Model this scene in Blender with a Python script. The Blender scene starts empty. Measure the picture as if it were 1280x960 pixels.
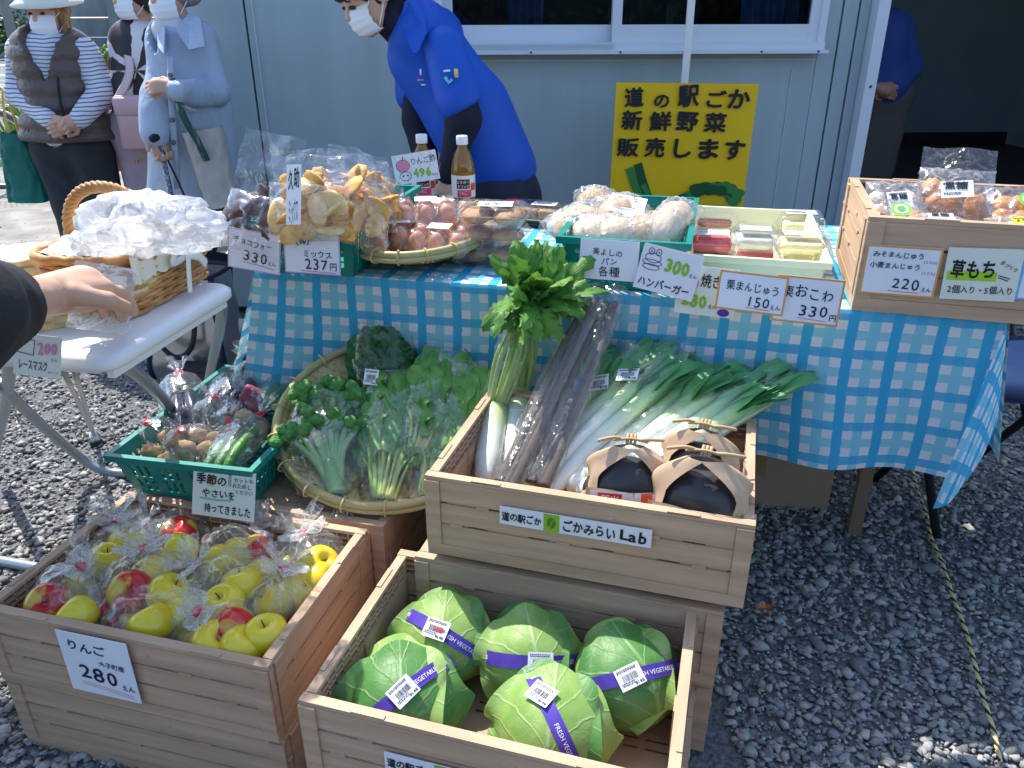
import bpy, math, random
import numpy as np
from mathutils import Vector, Matrix, noise
from math import sin, cos, pi
SC = bpy.context.scene
random.seed(7); rng = np.random.default_rng(7)
COL = SC.collection

# ---------------------------------------------------------------- camera
CF, CP, CR, CH = 976.0, math.radians(24.8), math.radians(-.16), 1.18
_f = np.array([0, cos(CP), -sin(CP)]); _r0 = np.array([1., 0, 0]); _u0 = np.cross(_r0, _f)
_r = cos(CR)*_r0 + sin(CR)*_u0; _u = -sin(CR)*_r0 + cos(CR)*_u0
EYE = np.array([0, 0, CH])
cd = bpy.data.cameras.new('camera'); cam = bpy.data.objects.new('camera', cd); COL.objects.link(cam)
cd.sensor_width = 36; cd.lens = 36*CF/1280; cd.clip_start = .05; cd.clip_end = 600
cam.matrix_world = Matrix(((_r[0], _u[0], -_f[0], 0), (_r[1], _u[1], -_f[1], 0), (_r[2], _u[2], -_f[2], CH), (0, 0, 0, 1)))
SC.camera = cam
SC.view_settings.view_transform = 'Standard'; SC.view_settings.look = 'None'
SC.view_settings.exposure = 1.22; SC.view_settings.gamma = 1
SC.cycles.transparent_max_bounces = 32; SC.cycles.max_bounces = 8
# ---------------------------------------------------------------- world and sun
SUN_EL = math.radians(54.5); SUN_AZ = math.radians(-33)      # behind the stall, to the left
w = bpy.data.worlds.new('World'); SC.world = w; w.use_nodes = True
nt = w.node_tree; bgn = nt.nodes['Background']; sky = nt.nodes.new('ShaderNodeTexSky')
sky.sky_type = 'NISHITA'; sky.sun_disc = False; sky.sun_elevation = SUN_EL; sky.sun_rotation = SUN_AZ
sky.dust_density = .8; nt.links.new(sky.outputs[0], bgn.inputs[0]); bgn.inputs[1].default_value = .15
sd = bpy.data.lights.new('sun', 'SUN'); sd.energy = 3.1; sd.angle = math.radians(.5); sd.color = (1, .95, .87)
sun = bpy.data.objects.new('sun', sd); COL.objects.link(sun)
SDIR = Vector((sin(SUN_AZ)*cos(SUN_EL), cos(SUN_AZ)*cos(SUN_EL), sin(SUN_EL)))
sun.rotation_euler = SDIR.to_track_quat('Z', 'Y').to_euler(); sun.location = SDIR*20

def ray(x, y): return _f + _r*(x-640)/CF - _u*(y-480)/CF
def at(x, y, z=0.):                 # the point of the photograph x, y on the level plane z
    d = ray(x, y); return EYE + d*(z-CH)/d[2]
def ay(x, y, Y):                    # ... on the upright plane at distance Y
    d = ray(x, y); return EYE + d*Y/d[1]
def ap(x, y, p, n):                 # ... on a plane given by point and normal
    d = ray(x, y); n = np.array(n, float); return EYE + d*((np.array(p)-EYE)@n)/(d@n)

# ---------------------------------------------------------------- materials
def nd(t, typ, **k):
    n = t.nodes.new(typ)
    for a, b in k.items(): setattr(n, a, b)
    return n
def mat(name, col, rough=.6, col2=None, nscale=14., stretch=(1, 1, 1), bump=0., bscale=90., metal=0., spec=.4,
        sub=0., detail=4., trans=0., coat=0., lo=.35, hi=.65, emit=0):
    m = bpy.data.materials.new(name); m.use_nodes = True; t = m.node_tree
    b = t.nodes['Principled BSDF']
    b.inputs['Roughness'].default_value = rough; b.inputs['Metallic'].default_value = metal
    b.inputs['Specular IOR Level'].default_value = spec
    if sub: b.inputs['Subsurface Weight'].default_value = sub; b.inputs['Subsurface Radius'].default_value = (.01, .006, .004)
    if trans: b.inputs['Transmission Weight'].default_value = trans
    if coat: b.inputs['Coat Weight'].default_value = coat
    tc = nd(t, 'ShaderNodeTexCoord'); mp = nd(t, 'ShaderNodeMapping'); mp.inputs['Scale'].default_value = stretch
    t.links.new(tc.outputs['Object'], mp.inputs[0])
    if col2 is not None:
        n = nd(t, 'ShaderNodeTexNoise'); n.inputs['Scale'].default_value = nscale; n.inputs['Detail'].default_value = detail
        t.links.new(mp.outputs[0], n.inputs[0])
        rp = nd(t, 'ShaderNodeValToRGB'); rp.color_ramp.elements[0].position = lo; rp.color_ramp.elements[1].position = hi
        rp.color_ramp.elements[0].color = (*col, 1); rp.color_ramp.elements[1].color = (*col2, 1)
        t.links.new(n.outputs[0], rp.inputs[0]); t.links.new(rp.outputs[0], b.inputs['Base Color'])
    else: b.inputs['Base Color'].default_value = (*col, 1)
    if bump:
        n2 = nd(t, 'ShaderNodeTexNoise'); n2.inputs['Scale'].default_value = bscale; n2.inputs['Detail'].default_value = 5
        t.links.new(mp.outputs[0], n2.inputs[0])
        bp = nd(t, 'ShaderNodeBump'); bp.inputs['Strength'].default_value = min(1, bump); bp.inputs['Distance'].default_value = .004*max(1, bump)
        t.links.new(n2.outputs[0], bp.inputs['Height']); t.links.new(bp.outputs[0], b.inputs['Normal'])
    return m
def film(name, milk=.05, tint=(1, 1, 1), rough=.12, edge=.55, bump=.5, bscale=45., white=0.):
    """clear plastic film: see-through with a wrinkled sheen"""
    m = bpy.data.materials.new(name); m.use_nodes = True; t = m.node_tree; t.nodes.clear()
    o = nd(t, 'ShaderNodeOutputMaterial'); tr = nd(t, 'ShaderNodeBsdfTransparent'); tr.inputs[0].default_value = (*tint, 1)
    gl = nd(t, 'ShaderNodeBsdfGlossy'); gl.inputs['Roughness'].default_value = rough
    df = nd(t, 'ShaderNodeBsdfDiffuse'); df.inputs[0].default_value = (.85, .87, .9, 1)
    tl = nd(t, 'ShaderNodeBsdfTranslucent'); tl.inputs[0].default_value = (.85, .87, .9, 1)
    tc = nd(t, 'ShaderNodeTexCoord')
    mp = nd(t, 'ShaderNodeMapping'); mp.inputs['Scale'].default_value = (1, 1, .45); t.links.new(tc.outputs['Object'], mp.inputs[0])
    n = nd(t, 'ShaderNodeTexNoise'); n.inputs['Scale'].default_value = bscale; n.inputs['Detail'].default_value = 3; n.inputs['Distortion'].default_value = 1.2
    t.links.new(mp.outputs[0], n.inputs[0])
    bp = nd(t, 'ShaderNodeBump'); bp.inputs['Strength'].default_value = bump; bp.inputs['Distance'].default_value = .012
    t.links.new(n.outputs[0], bp.inputs['Height']); t.links.new(bp.outputs[0], gl.inputs['Normal'])
    fr = nd(t, 'ShaderNodeLayerWeight'); fr.inputs['Blend'].default_value = .25; t.links.new(bp.outputs[0], fr.inputs['Normal'])
    ma = nd(t, 'ShaderNodeMath', operation='MULTIPLY_ADD'); ma.inputs[1].default_value = edge; ma.inputs[2].default_value = .035
    t.links.new(fr.outputs['Facing'], ma.inputs[0])
    mx = nd(t, 'ShaderNodeMixShader'); t.links.new(ma.outputs[0], mx.inputs[0]); t.links.new(tr.outputs[0], mx.inputs[1]); t.links.new(gl.outputs[0], mx.inputs[2])
    md = nd(t, 'ShaderNodeMixShader'); md.inputs[0].default_value = .5; t.links.new(df.outputs[0], md.inputs[1]); t.links.new(tl.outputs[0], md.inputs[2])
    # wrinkle lines turning milky, with the film's white highlights painted in as colour
    w2 = nd(t, 'ShaderNodeMath', operation='ABSOLUTE'); s2 = nd(t, 'ShaderNodeMath', operation='SUBTRACT'); s2.inputs[1].default_value = .5
    t.links.new(n.outputs[0], s2.inputs[0]); t.links.new(s2.outputs[0], w2.inputs[0])
    cr = nd(t, 'ShaderNodeMapRange'); cr.inputs[1].default_value = .03; cr.inputs[2].default_value = 0.; cr.inputs[3].default_value = milk; cr.inputs[4].default_value = milk*3+.06+white
    t.links.new(w2.outputs[0], cr.inputs[0])
    m2 = nd(t, 'ShaderNodeMixShader'); t.links.new(cr.outputs[0], m2.inputs[0]); t.links.new(mx.outputs[0], m2.inputs[1]); t.links.new(md.outputs[0], m2.inputs[2])
    t.links.new(m2.outputs[0], o.inputs[0]); return m

def wood(name, a, b, bump=.25):
    return mat(name, a, .62, b, nscale=30, stretch=(.12, 1, 2.2), bump=bump, bscale=55, lo=.3, hi=.7, spec=.3, detail=6)
M = {}
M['crate'] = wood('wood_look_plastic', (.44, .285, .178), (.61, .42, .28))
M['crate_in'] = mat('crate_plastic', (.40, .275, .185), .55, (.47, .33, .225), nscale=25, bump=.08)
M['teal'] = mat('teal_plastic', (.0, .20, .165), .38, (.0, .235, .19), nscale=20, bump=.05, spec=.5)
M['tealhole'] = mat('teal_light', (.02, .33, .28), .5)
M['cream'] = mat('cream_plastic', (.80, .78, .50), .4, (.84, .82, .56), nscale=9)
M['paper'] = mat('white_card', (.80, .82, .86), .7, (.76, .78, .83), nscale=12, bump=.05)
M['paper_warm'] = mat('cream_card', (.74, .76, .66), .7)
M['sticker'] = mat('label_paper', (.85, .85, .85), .5)
M['ink'] = mat('navy_marker', (.012, .014, .05), .6)
M['black_ink'] = mat('black_marker', (.012, .012, .014), .6)
M['red_ink'] = mat('red_marker', (.65, .02, .05), .6)
M['pink_ink'] = mat('pink_marker', (.75, .25, .38), .6)
M['green_ink'] = mat('green_marker', (.25, .50, .02), .6)
M['orange_ink'] = mat('orange_border', (.72, .33, .08), .6)
M['lilac_ink'] = mat('lilac_border', (.55, .38, .68), .6)
M['purple'] = mat('purple_tape', (.07, .035, .30), .35, (.09, .05, .36), nscale=40)
M['film'] = film('clear_film')
M['film_milky'] = film('milky_film', milk=.12, white=.12, bump=.3, bscale=20, rough=.16)
M['film_crisp'] = film('crisp_film', milk=.03, rough=.07, edge=.7, bump=.35, bscale=28)
M['film_white2'] = film('white_knot_film', milk=.42, white=.3, rough=.4, bump=.2, edge=.15)
M['film_thin'] = film('thin_film', milk=.012, rough=.10, edge=.45, bump=.35, bscale=26)
M['clear'] = film('clear_pack', milk=.03, rough=.06, edge=.7, bump=.12, bscale=20)
M['redtape'] = mat('red_tape', (.75, .015, .03), .35)
M['white_metal'] = mat('white_painted_metal', (.78, .78, .78), .35, bump=.03)
M['white_plastic'] = mat('white_plastic', (.80, .81, .83), .35)
M['grey_tube'] = mat('grey_steel_tube', (.30, .34, .40), .35, metal=.5)
M['black'] = mat('black_fabric', (.012, .012, .016), .8, (.02, .02, .026), bump=.2)
M['skin'] = mat('skin', (.56, .32, .22), .5, (.62, .37, .26), nscale=10, sub=.12, bump=.06, bscale=160)
M['skin_dark'] = mat('skin_tanned', (.42, .21, .14), .5, (.5, .27, .18), nscale=10, sub=.1)
M['mask'] = mat('mask_fabric', (.82, .84, .88), .8, bump=.05)
M['hair'] = mat('black_hair', (.012, .010, .010), .5, (.03, .022, .02), stretch=(6, 6, 1), nscale=20, bump=.6, bscale=60)
M['hairbrown'] = mat('brown_hair', (.22, .10, .04), .5, (.40, .22, .09), stretch=(6, 6, 1), nscale=20, bump=.6, bscale=60)
M['kraft'] = mat('kraft_paper', (.52, .35, .21), .75, (.60, .42, .27), nscale=20, bump=.25, bscale=40)
M['cardboard'] = mat('cardboard', (.40, .27, .17), .8, (.44, .30, .19), nscale=6, bump=.06)

# ---------------------------------------------------------------- mesh helpers
class MB:
    def __init__(s): s.v = []; s.f = []; s.m = []; s.uv = []; s.n = 0; s.sm = []
    def add(s, v, f, mi=0, uv=None, sm=False, xf=None):
        v = np.asarray(v, float)
        if xf is not None: v = v @ xf[:3, :3].T + xf[:3, 3]
        s.v.append(v); s.uv.append(np.zeros((len(v), 2)) if uv is None else np.asarray(uv, float))
        s.f += [tuple(int(i)+s.n for i in q) for q in f]; s.m += [mi]*len(f); s.sm += [sm]*len(f); s.n += len(v); return s
    def box(s, c, d, mi=0, xf=None, rz=0, top=None):
        """centre, size; top = scale of the upper face"""
        x, y, z = np.array(d)/2.; t = top or (1, 1)
        v = np.array([(-x, -y, -z), (x, -y, -z), (x, y, -z), (-x, y, -z), (-x*t[0], -y*t[1], z), (x*t[0], -y*t[1], z), (x*t[0], y*t[1], z), (-x*t[0], y*t[1], z)])
        if rz: c_, s_ = cos(rz), sin(rz); v = v @ np.array([[c_, s_, 0], [-s_, c_, 0], [0, 0, 1]])
        return s.add(v+np.array(c), [(0, 3, 2, 1), (4, 5, 6, 7), (0, 1, 5, 4), (1, 2, 6, 5), (2, 3, 7, 6), (3, 0, 4, 7)], mi, xf=xf)
    def rbox(s, c, d, b, mi=0, xf=None, n=3, sm=True):
        """box with rounded corners in plan, b = radius, slightly rounded top edge"""
        x, y, z = np.array(d)/2.; b = min(b, x*.98, y*.98); pr = []
        for k, (cx, cy) in enumerate(((x-b, y-b), (-x+b, y-b), (-x+b, -y+b), (x-b, -y+b))):
            for i in range(n+1):
                a = pi/2*(k+i/n); pr.append((cx+b*cos(a), cy+b*sin(a)))
        pr = np.array(pr); m = len(pr); e = min(b*.4, z*.5); v = []
        for zz, sc in ((-z, e), (-z+e, 0), (z-e, 0), (z, e)):
            q = pr*np.array([1-sc/x, 1-sc/y]); v += [(p[0], p[1], zz) for p in q]
        f = [(r*m+i, r*m+(i+1) % m, (r+1)*m+(i+1) % m, (r+1)*m+i) for r in range(3) for i in range(m)]
        f += [tuple(range(m))[::-1], tuple(range(3*m, 4*m))]
        return s.add(np.array(v)+np.array(c), f, mi, sm=sm, xf=xf)
    def tube(s, pts, r, n=8, mi=0, cap=True, closed=False, flat=1., up=None, xf=None, sm=True):
        P = np.asarray(pts, float); k = len(P); rr = np.broadcast_to(np.asarray(r, float), (k,)); T = np.gradient(P, axis=0)
        if closed: T = np.roll(P, -1, 0)-np.roll(P, 1, 0)
        T /= np.linalg.norm(T, axis=1)[:, None]+1e-12
        N = np.array(up, float) if up is not None else (np.array([0, 0, 1.]) if abs(T[0][2]) < .9 else np.array([1., 0, 0]))
        V = []; a = np.linspace(0, 2*pi, n, endpoint=False)
        for i in range(k):
            N = N-T[i]*(N@T[i]); N /= np.linalg.norm(N)+1e-12; B = np.cross(T[i], N)
            V.append(P[i]+rr[i]*(np.cos(a)[:, None]*B+flat*np.sin(a)[:, None]*N))
        K = k if closed else k-1
        f = [(i*n+j, i*n+(j+1) % n, ((i+1) % k)*n+(j+1) % n, ((i+1) % k)*n+j) for i in range(K) for j in range(n)]
        if cap and not closed: f += [tuple(range(n))[::-1], tuple(range((k-1)*n, k*n))]
        L = np.linspace(0, 1, k); uv = np.array([(j/n, L[i]) for i in range(k) for j in range(n)])
        return s.add(np.vstack(V), f, mi, uv=uv, sm=sm, xf=xf)
    def lathe(s, prof, n=20, c=(0, 0, 0), mi=0, xf=None, sm=True):
        a = np.linspace(0, 2*pi, n, endpoint=False); v = []
        for r_, z in prof: v += [(r_*cos(t), r_*sin(t), z) for t in a]
        f = [(i*n+j, i*n+(j+1) % n, (i+1)*n+(j+1) % n, (i+1)*n+j) for i in range(len(prof)-1) for j in range(n)]
        if prof[0][0] > 1e-6: f.append(tuple(range(n))[::-1])
        if prof[-1][0] > 1e-6: f.append(tuple(range((len(prof)-1)*n, len(prof)*n)))
        return s.add(np.array(v)+np.array(c), f, mi, sm=sm, xf=xf)
    def grid(s, fn, nu, nv, mi=0, closeu=False, uvf=None, xf=None, sm=True, two=0):
        v = []; uv = []
        for j in range(nv+1):
            for i in range(nu if closeu else nu+1):
                u_, v_ = i/nu, j/nv; v.append(fn(u_, v_)); uv.append(uvf(u_, v_) if uvf else (u_, v_))
        W_ = nu if closeu else nu+1
        f = [(j*W_+i, j*W_+(i+1) % W_, (j+1)*W_+(i+1) % W_, (j+1)*W_+i) for j in range(nv) for i in range(nu)]
        return s.add(np.array(v), f, mi, uv=uv, sm=sm, xf=xf)
    def build(s, name, mats, parent=None, origin=None, **tg):
        V = np.vstack(s.v) if s.v else np.zeros((0, 3))
        if origin is not None: V = V-np.array(origin)
        me = bpy.data.meshes.new(name); me.from_pydata(V.tolist(), [], s.f)
        mats = mats if isinstance(mats, (list, tuple)) else [mats]
        for m_ in mats: me.materials.append(m_)
        me.polygons.foreach_set('material_index', s.m); me.polygons.foreach_set('use_smooth', s.sm)
        UV = np.vstack(s.uv)
        if np.any(UV):
            ul = me.uv_layers.new(name='UVMap'); li = np.zeros(len(me.loops), int); me.loops.foreach_get('vertex_index', li)
            ul.data.foreach_set('uv', UV[li].ravel())
        me.update()
        o = bpy.data.objects.new(name, me); COL.objects.link(o)
        if parent is not None: o.parent = parent
        if origin is not None: o.location = tuple(float(q) for q in origin)
        for k, v in tg.items(): o[k] = v
        return o
def thing(name, label, cat, loc=(0, 0, 0), rz=0., group=None, rot=None):
    o = bpy.data.objects.new(name, None); COL.objects.link(o); o.empty_display_size = .05
    o.location = tuple(float(q) for q in loc); o.rotation_euler = rot if rot is not None else (0, 0, rz)
    o['label'] = label; o['category'] = cat
    if group: o['group'] = group
    return o
def tag(o, label, cat, group=None):
    o['label'] = label; o['category'] = cat
    if group: o['group'] = group
    return o
def children(o, _c={}):
    return [c for c in bpy.data.objects if c.parent == o]
def copytree(o, parent=None, label=None):
    c = o.copy(); COL.objects.link(c); c.parent = parent
    if label: c['label'] = label
    for ch in children(o): copytree(ch, c)
    return c
def xform(loc=(0, 0, 0), rot=(0, 0, 0), sc=1.):
    m = Matrix.Translation(Vector(loc)) @ Matrix.Rotation(rot[2], 4, 'Z') @ Matrix.Rotation(rot[1], 4, 'Y') @ Matrix.Rotation(rot[0], 4, 'X') @ Matrix.Diagonal((sc, sc, sc, 1)) if not isinstance(sc, tuple) else \
        Matrix.Translation(Vector(loc)) @ Matrix.Rotation(rot[2], 4, 'Z') @ Matrix.Rotation(rot[1], 4, 'Y') @ Matrix.Rotation(rot[0], 4, 'X') @ Matrix.Diagonal((*sc, 1))
    return np.array(m)
def nz(p, s=1., o=0.): return noise.noise(Vector((p[0]*s+o, p[1]*s+o*.7, p[2]*s-o)))
def nz3(P, s, o=0.):
    return np.array([noise.noise_vector(Vector((p[0]*s+o, p[1]*s+o*.7, p[2]*s-o))) for p in P])

def cellplate(mb, xs, ys, mask, t, fx, mi=0):
    """slab with real holes; fx(x, y, z) -> point"""
    nx, ny = len(xs)-1, len(ys)-1; vid = {}; V = []; F = []
    def g(i, j, k):
        if (i, j, k) not in vid: vid[(i, j, k)] = len(V); V.append(fx(xs[i], ys[j], k*t))
        return vid[(i, j, k)]
    for i in range(nx):
        for j in range(ny):
            if not mask(i, j): continue
            F.append((g(i, j, 1), g(i+1, j, 1), g(i+1, j+1, 1), g(i, j+1, 1))); F.append((g(i, j, 0), g(i, j+1, 0), g(i+1, j+1, 0), g(i+1, j, 0)))
            for di, dj, a, b in ((-1, 0, (i, j+1), (i, j)), (1, 0, (i+1, j), (i+1, j+1)), (0, -1, (i, j), (i+1, j)), (0, 1, (i+1, j+1), (i, j+1))):
                p, q = i+di, j+dj
                if p < 0 or q < 0 or p >= nx or q >= ny or not mask(p, q):
                    F.append((g(*a, 0), g(*b, 0), g(*b, 1), g(*a, 1)))
    mb.add(V, F, mi)
def sdf(prims, h=.01, pad=.02, k=.02, disp=None, cut=None):
    """surface of the smooth union of tapered capsules ('c', a, b, ra, rb) and ellipsoids ('e', c, (rx, ry, rz), rotation)"""
    lo = np.full(3, 1e9); hi = np.full(3, -1e9)
    for p in prims:
        if p[0] == 'c':
            for q, r_ in ((p[1], p[3]), (p[2], p[4])): lo = np.minimum(lo, np.array(q)-r_); hi = np.maximum(hi, np.array(q)+r_)
        else: m_ = max(p[2]); lo = np.minimum(lo, np.array(p[1])-m_); hi = np.maximum(hi, np.array(p[1])+m_)
    lo = lo-pad-k; hi = hi+pad+k; n = np.maximum(((hi-lo)/h).astype(int)+2, 4)
    ax = [lo[i]+h*np.arange(n[i]) for i in range(3)]
    G = np.stack(np.meshgrid(*ax, indexing='ij'), -1); D = np.full(n, 1e3)
    for p in prims:
        if p[0] == 'c': c0 = (np.array(p[1])+np.array(p[2]))/2; rad = np.linalg.norm(np.array(p[1])-np.array(p[2]))/2+max(p[3], p[4])
        else: c0 = np.array(p[1]); rad = max(p[2])
        rad += k*1.5+3*h; i0 = np.maximum(((c0-rad-lo)/h).astype(int), 0); i1 = np.minimum(((c0+rad-lo)/h).astype(int)+2, n)
        sl = tuple(slice(a, b) for a, b in zip(i0, i1)); g = G[sl]
        if p[0] == 'c':
            a = np.array(p[1], float); ab = np.array(p[2], float)-a; t = np.clip(((g-a)@ab)/(ab@ab+1e-12), 0, 1)
            d = np.linalg.norm(g-a-t[..., None]*ab, axis=-1)-(p[3]+t*(p[4]-p[3]))
        else:
            q = g-c0
            if len(p) > 3 and p[3] is not None: q = q @ np.array(p[3])
            r_ = np.array(p[2], float); l = np.linalg.norm(q/r_, axis=-1); l2 = np.linalg.norm(q/r_**2, axis=-1)+1e-9
            d = l*(l-1)/l2
        e = D[sl]; hh = np.clip(.5+.5*(e-d)/k, 0, 1); D[sl] = e*(1-hh)+d*hh-k*hh*(1-hh)
    if cut is not None: D = np.maximum(D, cut(G))
    S = D < 0; off = [(a, b, c) for a in (0, 1) for b in (0, 1) for c in (0, 1)]
    cell = sum(S[a:n[0]-1+a, b:n[1]-1+b, c:n[2]-1+c].astype(int) for a, b, c in off); act = (cell > 0) & (cell < 8)
    idx = -np.ones(act.shape, int); I = np.argwhere(act); idx[tuple(I.T)] = np.arange(len(I))
    acc = np.zeros((len(I), 3)); cnt = np.zeros(len(I))
    for a in off:
        for d_ in range(3):
            if a[d_]: continue
            b = list(a); b[d_] = 1; A = I+np.array(a); B = I+np.array(b); da = D[tuple(A.T)]; db = D[tuple(B.T)]
            m_ = (da < 0) != (db < 0); t = np.where(m_, da/(da-db+1e-12), 0)
            acc += (lo+(A+(B-A)*t[:, None])*h)*m_[:, None]; cnt += m_
    V = acc/np.maximum(cnt, 1)[:, None]; F = []
    for d_ in range(3):
        o1, o2 = [(1, 2), (2, 0), (0, 1)][d_]; sl0 = [slice(1, -1)]*3; sl1 = [slice(1, -1)]*3
        sl0[d_] = slice(0, n[d_]-1); sl1[d_] = slice(1, n[d_])
        s0 = S[tuple(sl0)]; s1 = S[tuple(sl1)]; E_ = np.argwhere(s0 != s1); 
        if not len(E_): continue
        base = E_+1; base[:, d_] -= 1; dirn = s0[tuple(E_.T)]
        def cid(x, y):
            q = base.copy(); q[:, o1] -= x; q[:, o2] -= y; return idx[tuple(q.T)]
        q = np.stack([cid(1, 1), cid(0, 1), cid(0, 0), cid(1, 0)], 1); q[~dirn] = q[~dirn][:, ::-1]; F.append(q)
    F = np.vstack(F); F = F[(F >= 0).all(1)]
    if disp is not None: V = V+disp(V)
    return V, F.tolist()
def rotm(ax, ang): return np.array(Matrix.Rotation(ang, 3, ax))

def _txt(s, size, bold, sp=1.):
    cu = bpy.data.curves.new('t', 'FONT'); cu.body = s; cu.size = size; cu.offset = bold; cu.space_character = sp; cu.align_x = 'LEFT'
    cu.resolution_u = 2
    o = bpy.data.objects.new('t', cu); COL.objects.link(o); dg = bpy.context.evaluated_depsgraph_get(); dg.update()
    me = bpy.data.meshes.new_from_object(o.evaluated_get(dg)); V = np.zeros(len(me.vertices)*3); me.vertices.foreach_get('co', V)
    F = [tuple(p.vertices) for p in me.polygons]; COL.objects.unlink(o); bpy.data.objects.remove(o); bpy.data.meshes.remove(me)
    return V.reshape(-1, 3), F
_tc = {}; _chr = {}
def text(s, parent, x, y, w, m='ink', h=None, bold=.0, tilt=0., shear=0., lift=.0015, jit=0., name='lettering'):
    """flat lettering in the parent's xy plane, its lower left at x, y, w wide, h tall"""
    key = (s, bold)
    key = (s, 0.)
    if key not in _tc:               # pen lettering: every character a little off in size, turn and base line
        rj = random.Random(s); VV, FF, xx, n1 = [], [], 0., 0
        for ch in s:
            wide = ord(ch) > 0x2000; cv, cf = _chr.get(ch) or _chr.setdefault(ch, _txt(ch, 1., 0.))
            if len(cv):
                q = (cv-np.array((.4, .35, 0)))*(rj.uniform(.90, 1.08), rj.uniform(.90, 1.08), 1); a_ = rj.uniform(-.09, .07); ca, sa = cos(a_), sin(a_)
                q[:, :2] = q[:, :2] @ np.array([[ca, sa], [-sa, ca]]); q += np.array((.4+xx, .35+rj.uniform(-.05, .05), 0)); VV.append(q); FF += [tuple(i+n1 for i in f) for f in cf]; n1 += len(q)
            xx += 1.0 if wide else (.58 if ch.isdigit() else .50 if ch != ' ' else .32)
        _tc[key] = (np.vstack(VV), FF)
    V, F = _tc[key]
    if len(V) and bold > .003:       # a broader pen: the outline repeated a hair apart
        b_ = bold*1.25; n0 = len(V); dirs = [(0, 0), (b_, 0), (-b_, 0), (0, b_), (0, -b_), (b_*.7, b_*.7), (-b_*.7, -b_*.7)]
        V = np.vstack([V+np.array((dx, dy, 0)) for dx, dy in dirs]); F = [tuple(i+n0*k for i in f) for k in range(len(dirs)) for f in F]; lay = np.repeat(np.arange(len(dirs)), n0)*.00003
    else: lay = None
    if not len(V): return None
    V = V.copy(); lo, hi = V.min(0), V.max(0); V -= lo; V[:, 2] = 0; sx = w/(hi[0]-lo[0]); sy = (h/(hi[1]-lo[1])) if h else sx
    V[:, 0] *= sx; V[:, 1] *= sy; V[:, 0] += shear*V[:, 1]
    if jit: V[:, 1] += jit*np.sin(V[:, 0]/w*9+len(s)); V[:, 0] += jit*.6*np.sin(V[:, 1]/max(V[:, 1].max(), 1e-6)*5+1)
    c_, s_ = cos(tilt), sin(tilt); V[:, :2] = V[:, :2] @ np.array([[c_, s_], [-s_, c_]]); V += (x, y, lift)
    if lay is not None: V[:, 2] += lay
    mb = MB(); mb.add(V, F)
    return mb.build(name, M[m] if isinstance(m, str) else m, parent)
def stroke(parent, pts, r, m='ink', name='drawn_line', lift=.0016, closed=False):
    """flat pen stroke in the parent's xy plane"""
    P = np.array(pts, float)
    if closed: P = np.vstack([P, P[:1]])
    T = np.gradient(P, axis=0); T /= np.linalg.norm(T, axis=1)[:, None]+1e-9; N = np.stack([-T[:, 1], T[:, 0]], 1)
    A = P+N*r; B = P-N*r; n = len(P); V = [(a[0], a[1], lift) for a in A]+[(b[0], b[1], lift) for b in B]
    mb = MB(); mb.add(V, [(i, i+1, n+i+1, n+i) for i in range(n-1)])
    return mb.build(name, M[m] if isinstance(m, str) else m, parent)
def disc(parent, x, y, rx, ry, m, lift=.0012, name='printed_patch', n=18, wob=0.):
    mb = MB(); V = [(x+rx*cos(a)*(1+wob*sin(3*a)), y+ry*sin(a)*(1+wob*cos(5*a)), lift) for a in np.linspace(0, 2*pi, n, endpoint=False)]
    mb.add(V, [tuple(range(n))]); return mb.build(name, M[m] if isinstance(m, str) else m, parent)
def rect(parent, x0, y0, x1, y1, m, lift=.0012, name='printed_patch'):
    mb = MB(); mb.add([(x0, y0, lift), (x1, y0, lift), (x1, y1, lift), (x0, y1, lift)], [(0, 1, 2, 3)])
    return mb.build(name, M[m] if isinstance(m, str) else m, parent)
def frame3(tl, tr, bl):
    """root matrix of a flat thing from three of its corners: origin bottom left, x right, y up"""
    tl, tr, bl = (np.array(q, float) for q in (tl, tr, bl)); X = tr-tl; W_ = np.linalg.norm(X); X /= W_
    Y = tl-bl; Y -= X*(Y@X); H_ = np.linalg.norm(Y); Y /= H_; Z = np.cross(X, Y)
    return Matrix(((X[0], Y[0], Z[0], bl[0]), (X[1], Y[1], Z[1], bl[1]), (X[2], Y[2], Z[2], bl[2]), (0, 0, 0, 1))), W_, H_
def card(label, tl, tr, bl, m='paper', border=None, bw=.0035, curl=.0, cat='price card', name='price_card', group=None):
    mt, W_, H_ = frame3(tl, tr, bl)
    t = thing(name, label, cat, group=group); t.matrix_world = mt
    mb = MB(); mb.box((W_/2, H_/2, 0), (W_, H_, .0012)); mb.build('paper_sheet', M[m], t)
    if border:
        for k, (a, b, c_, d) in enumerate(((0, 0, W_, bw), (0, H_-bw, W_, H_), (0, bw, bw, H_-bw), (W_-bw, bw, W_, H_-bw))):
            rect(t, a, b, c_, d, border, .0009, 'border_strip')
    return t, W_, H_
# ================================================================ SETTING
def ground_mat():
    m = mat('gravel_ground', (.07, .075, .08), .9, (.20, .20, .20), nscale=90, bump=1.6, bscale=110, detail=8); return m
mb = MB(); mb.box((0, 40, -.5), (400, 300, 1.0)); g = mb.build('ground', ground_mat()); g['kind'] = 'structure'
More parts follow.
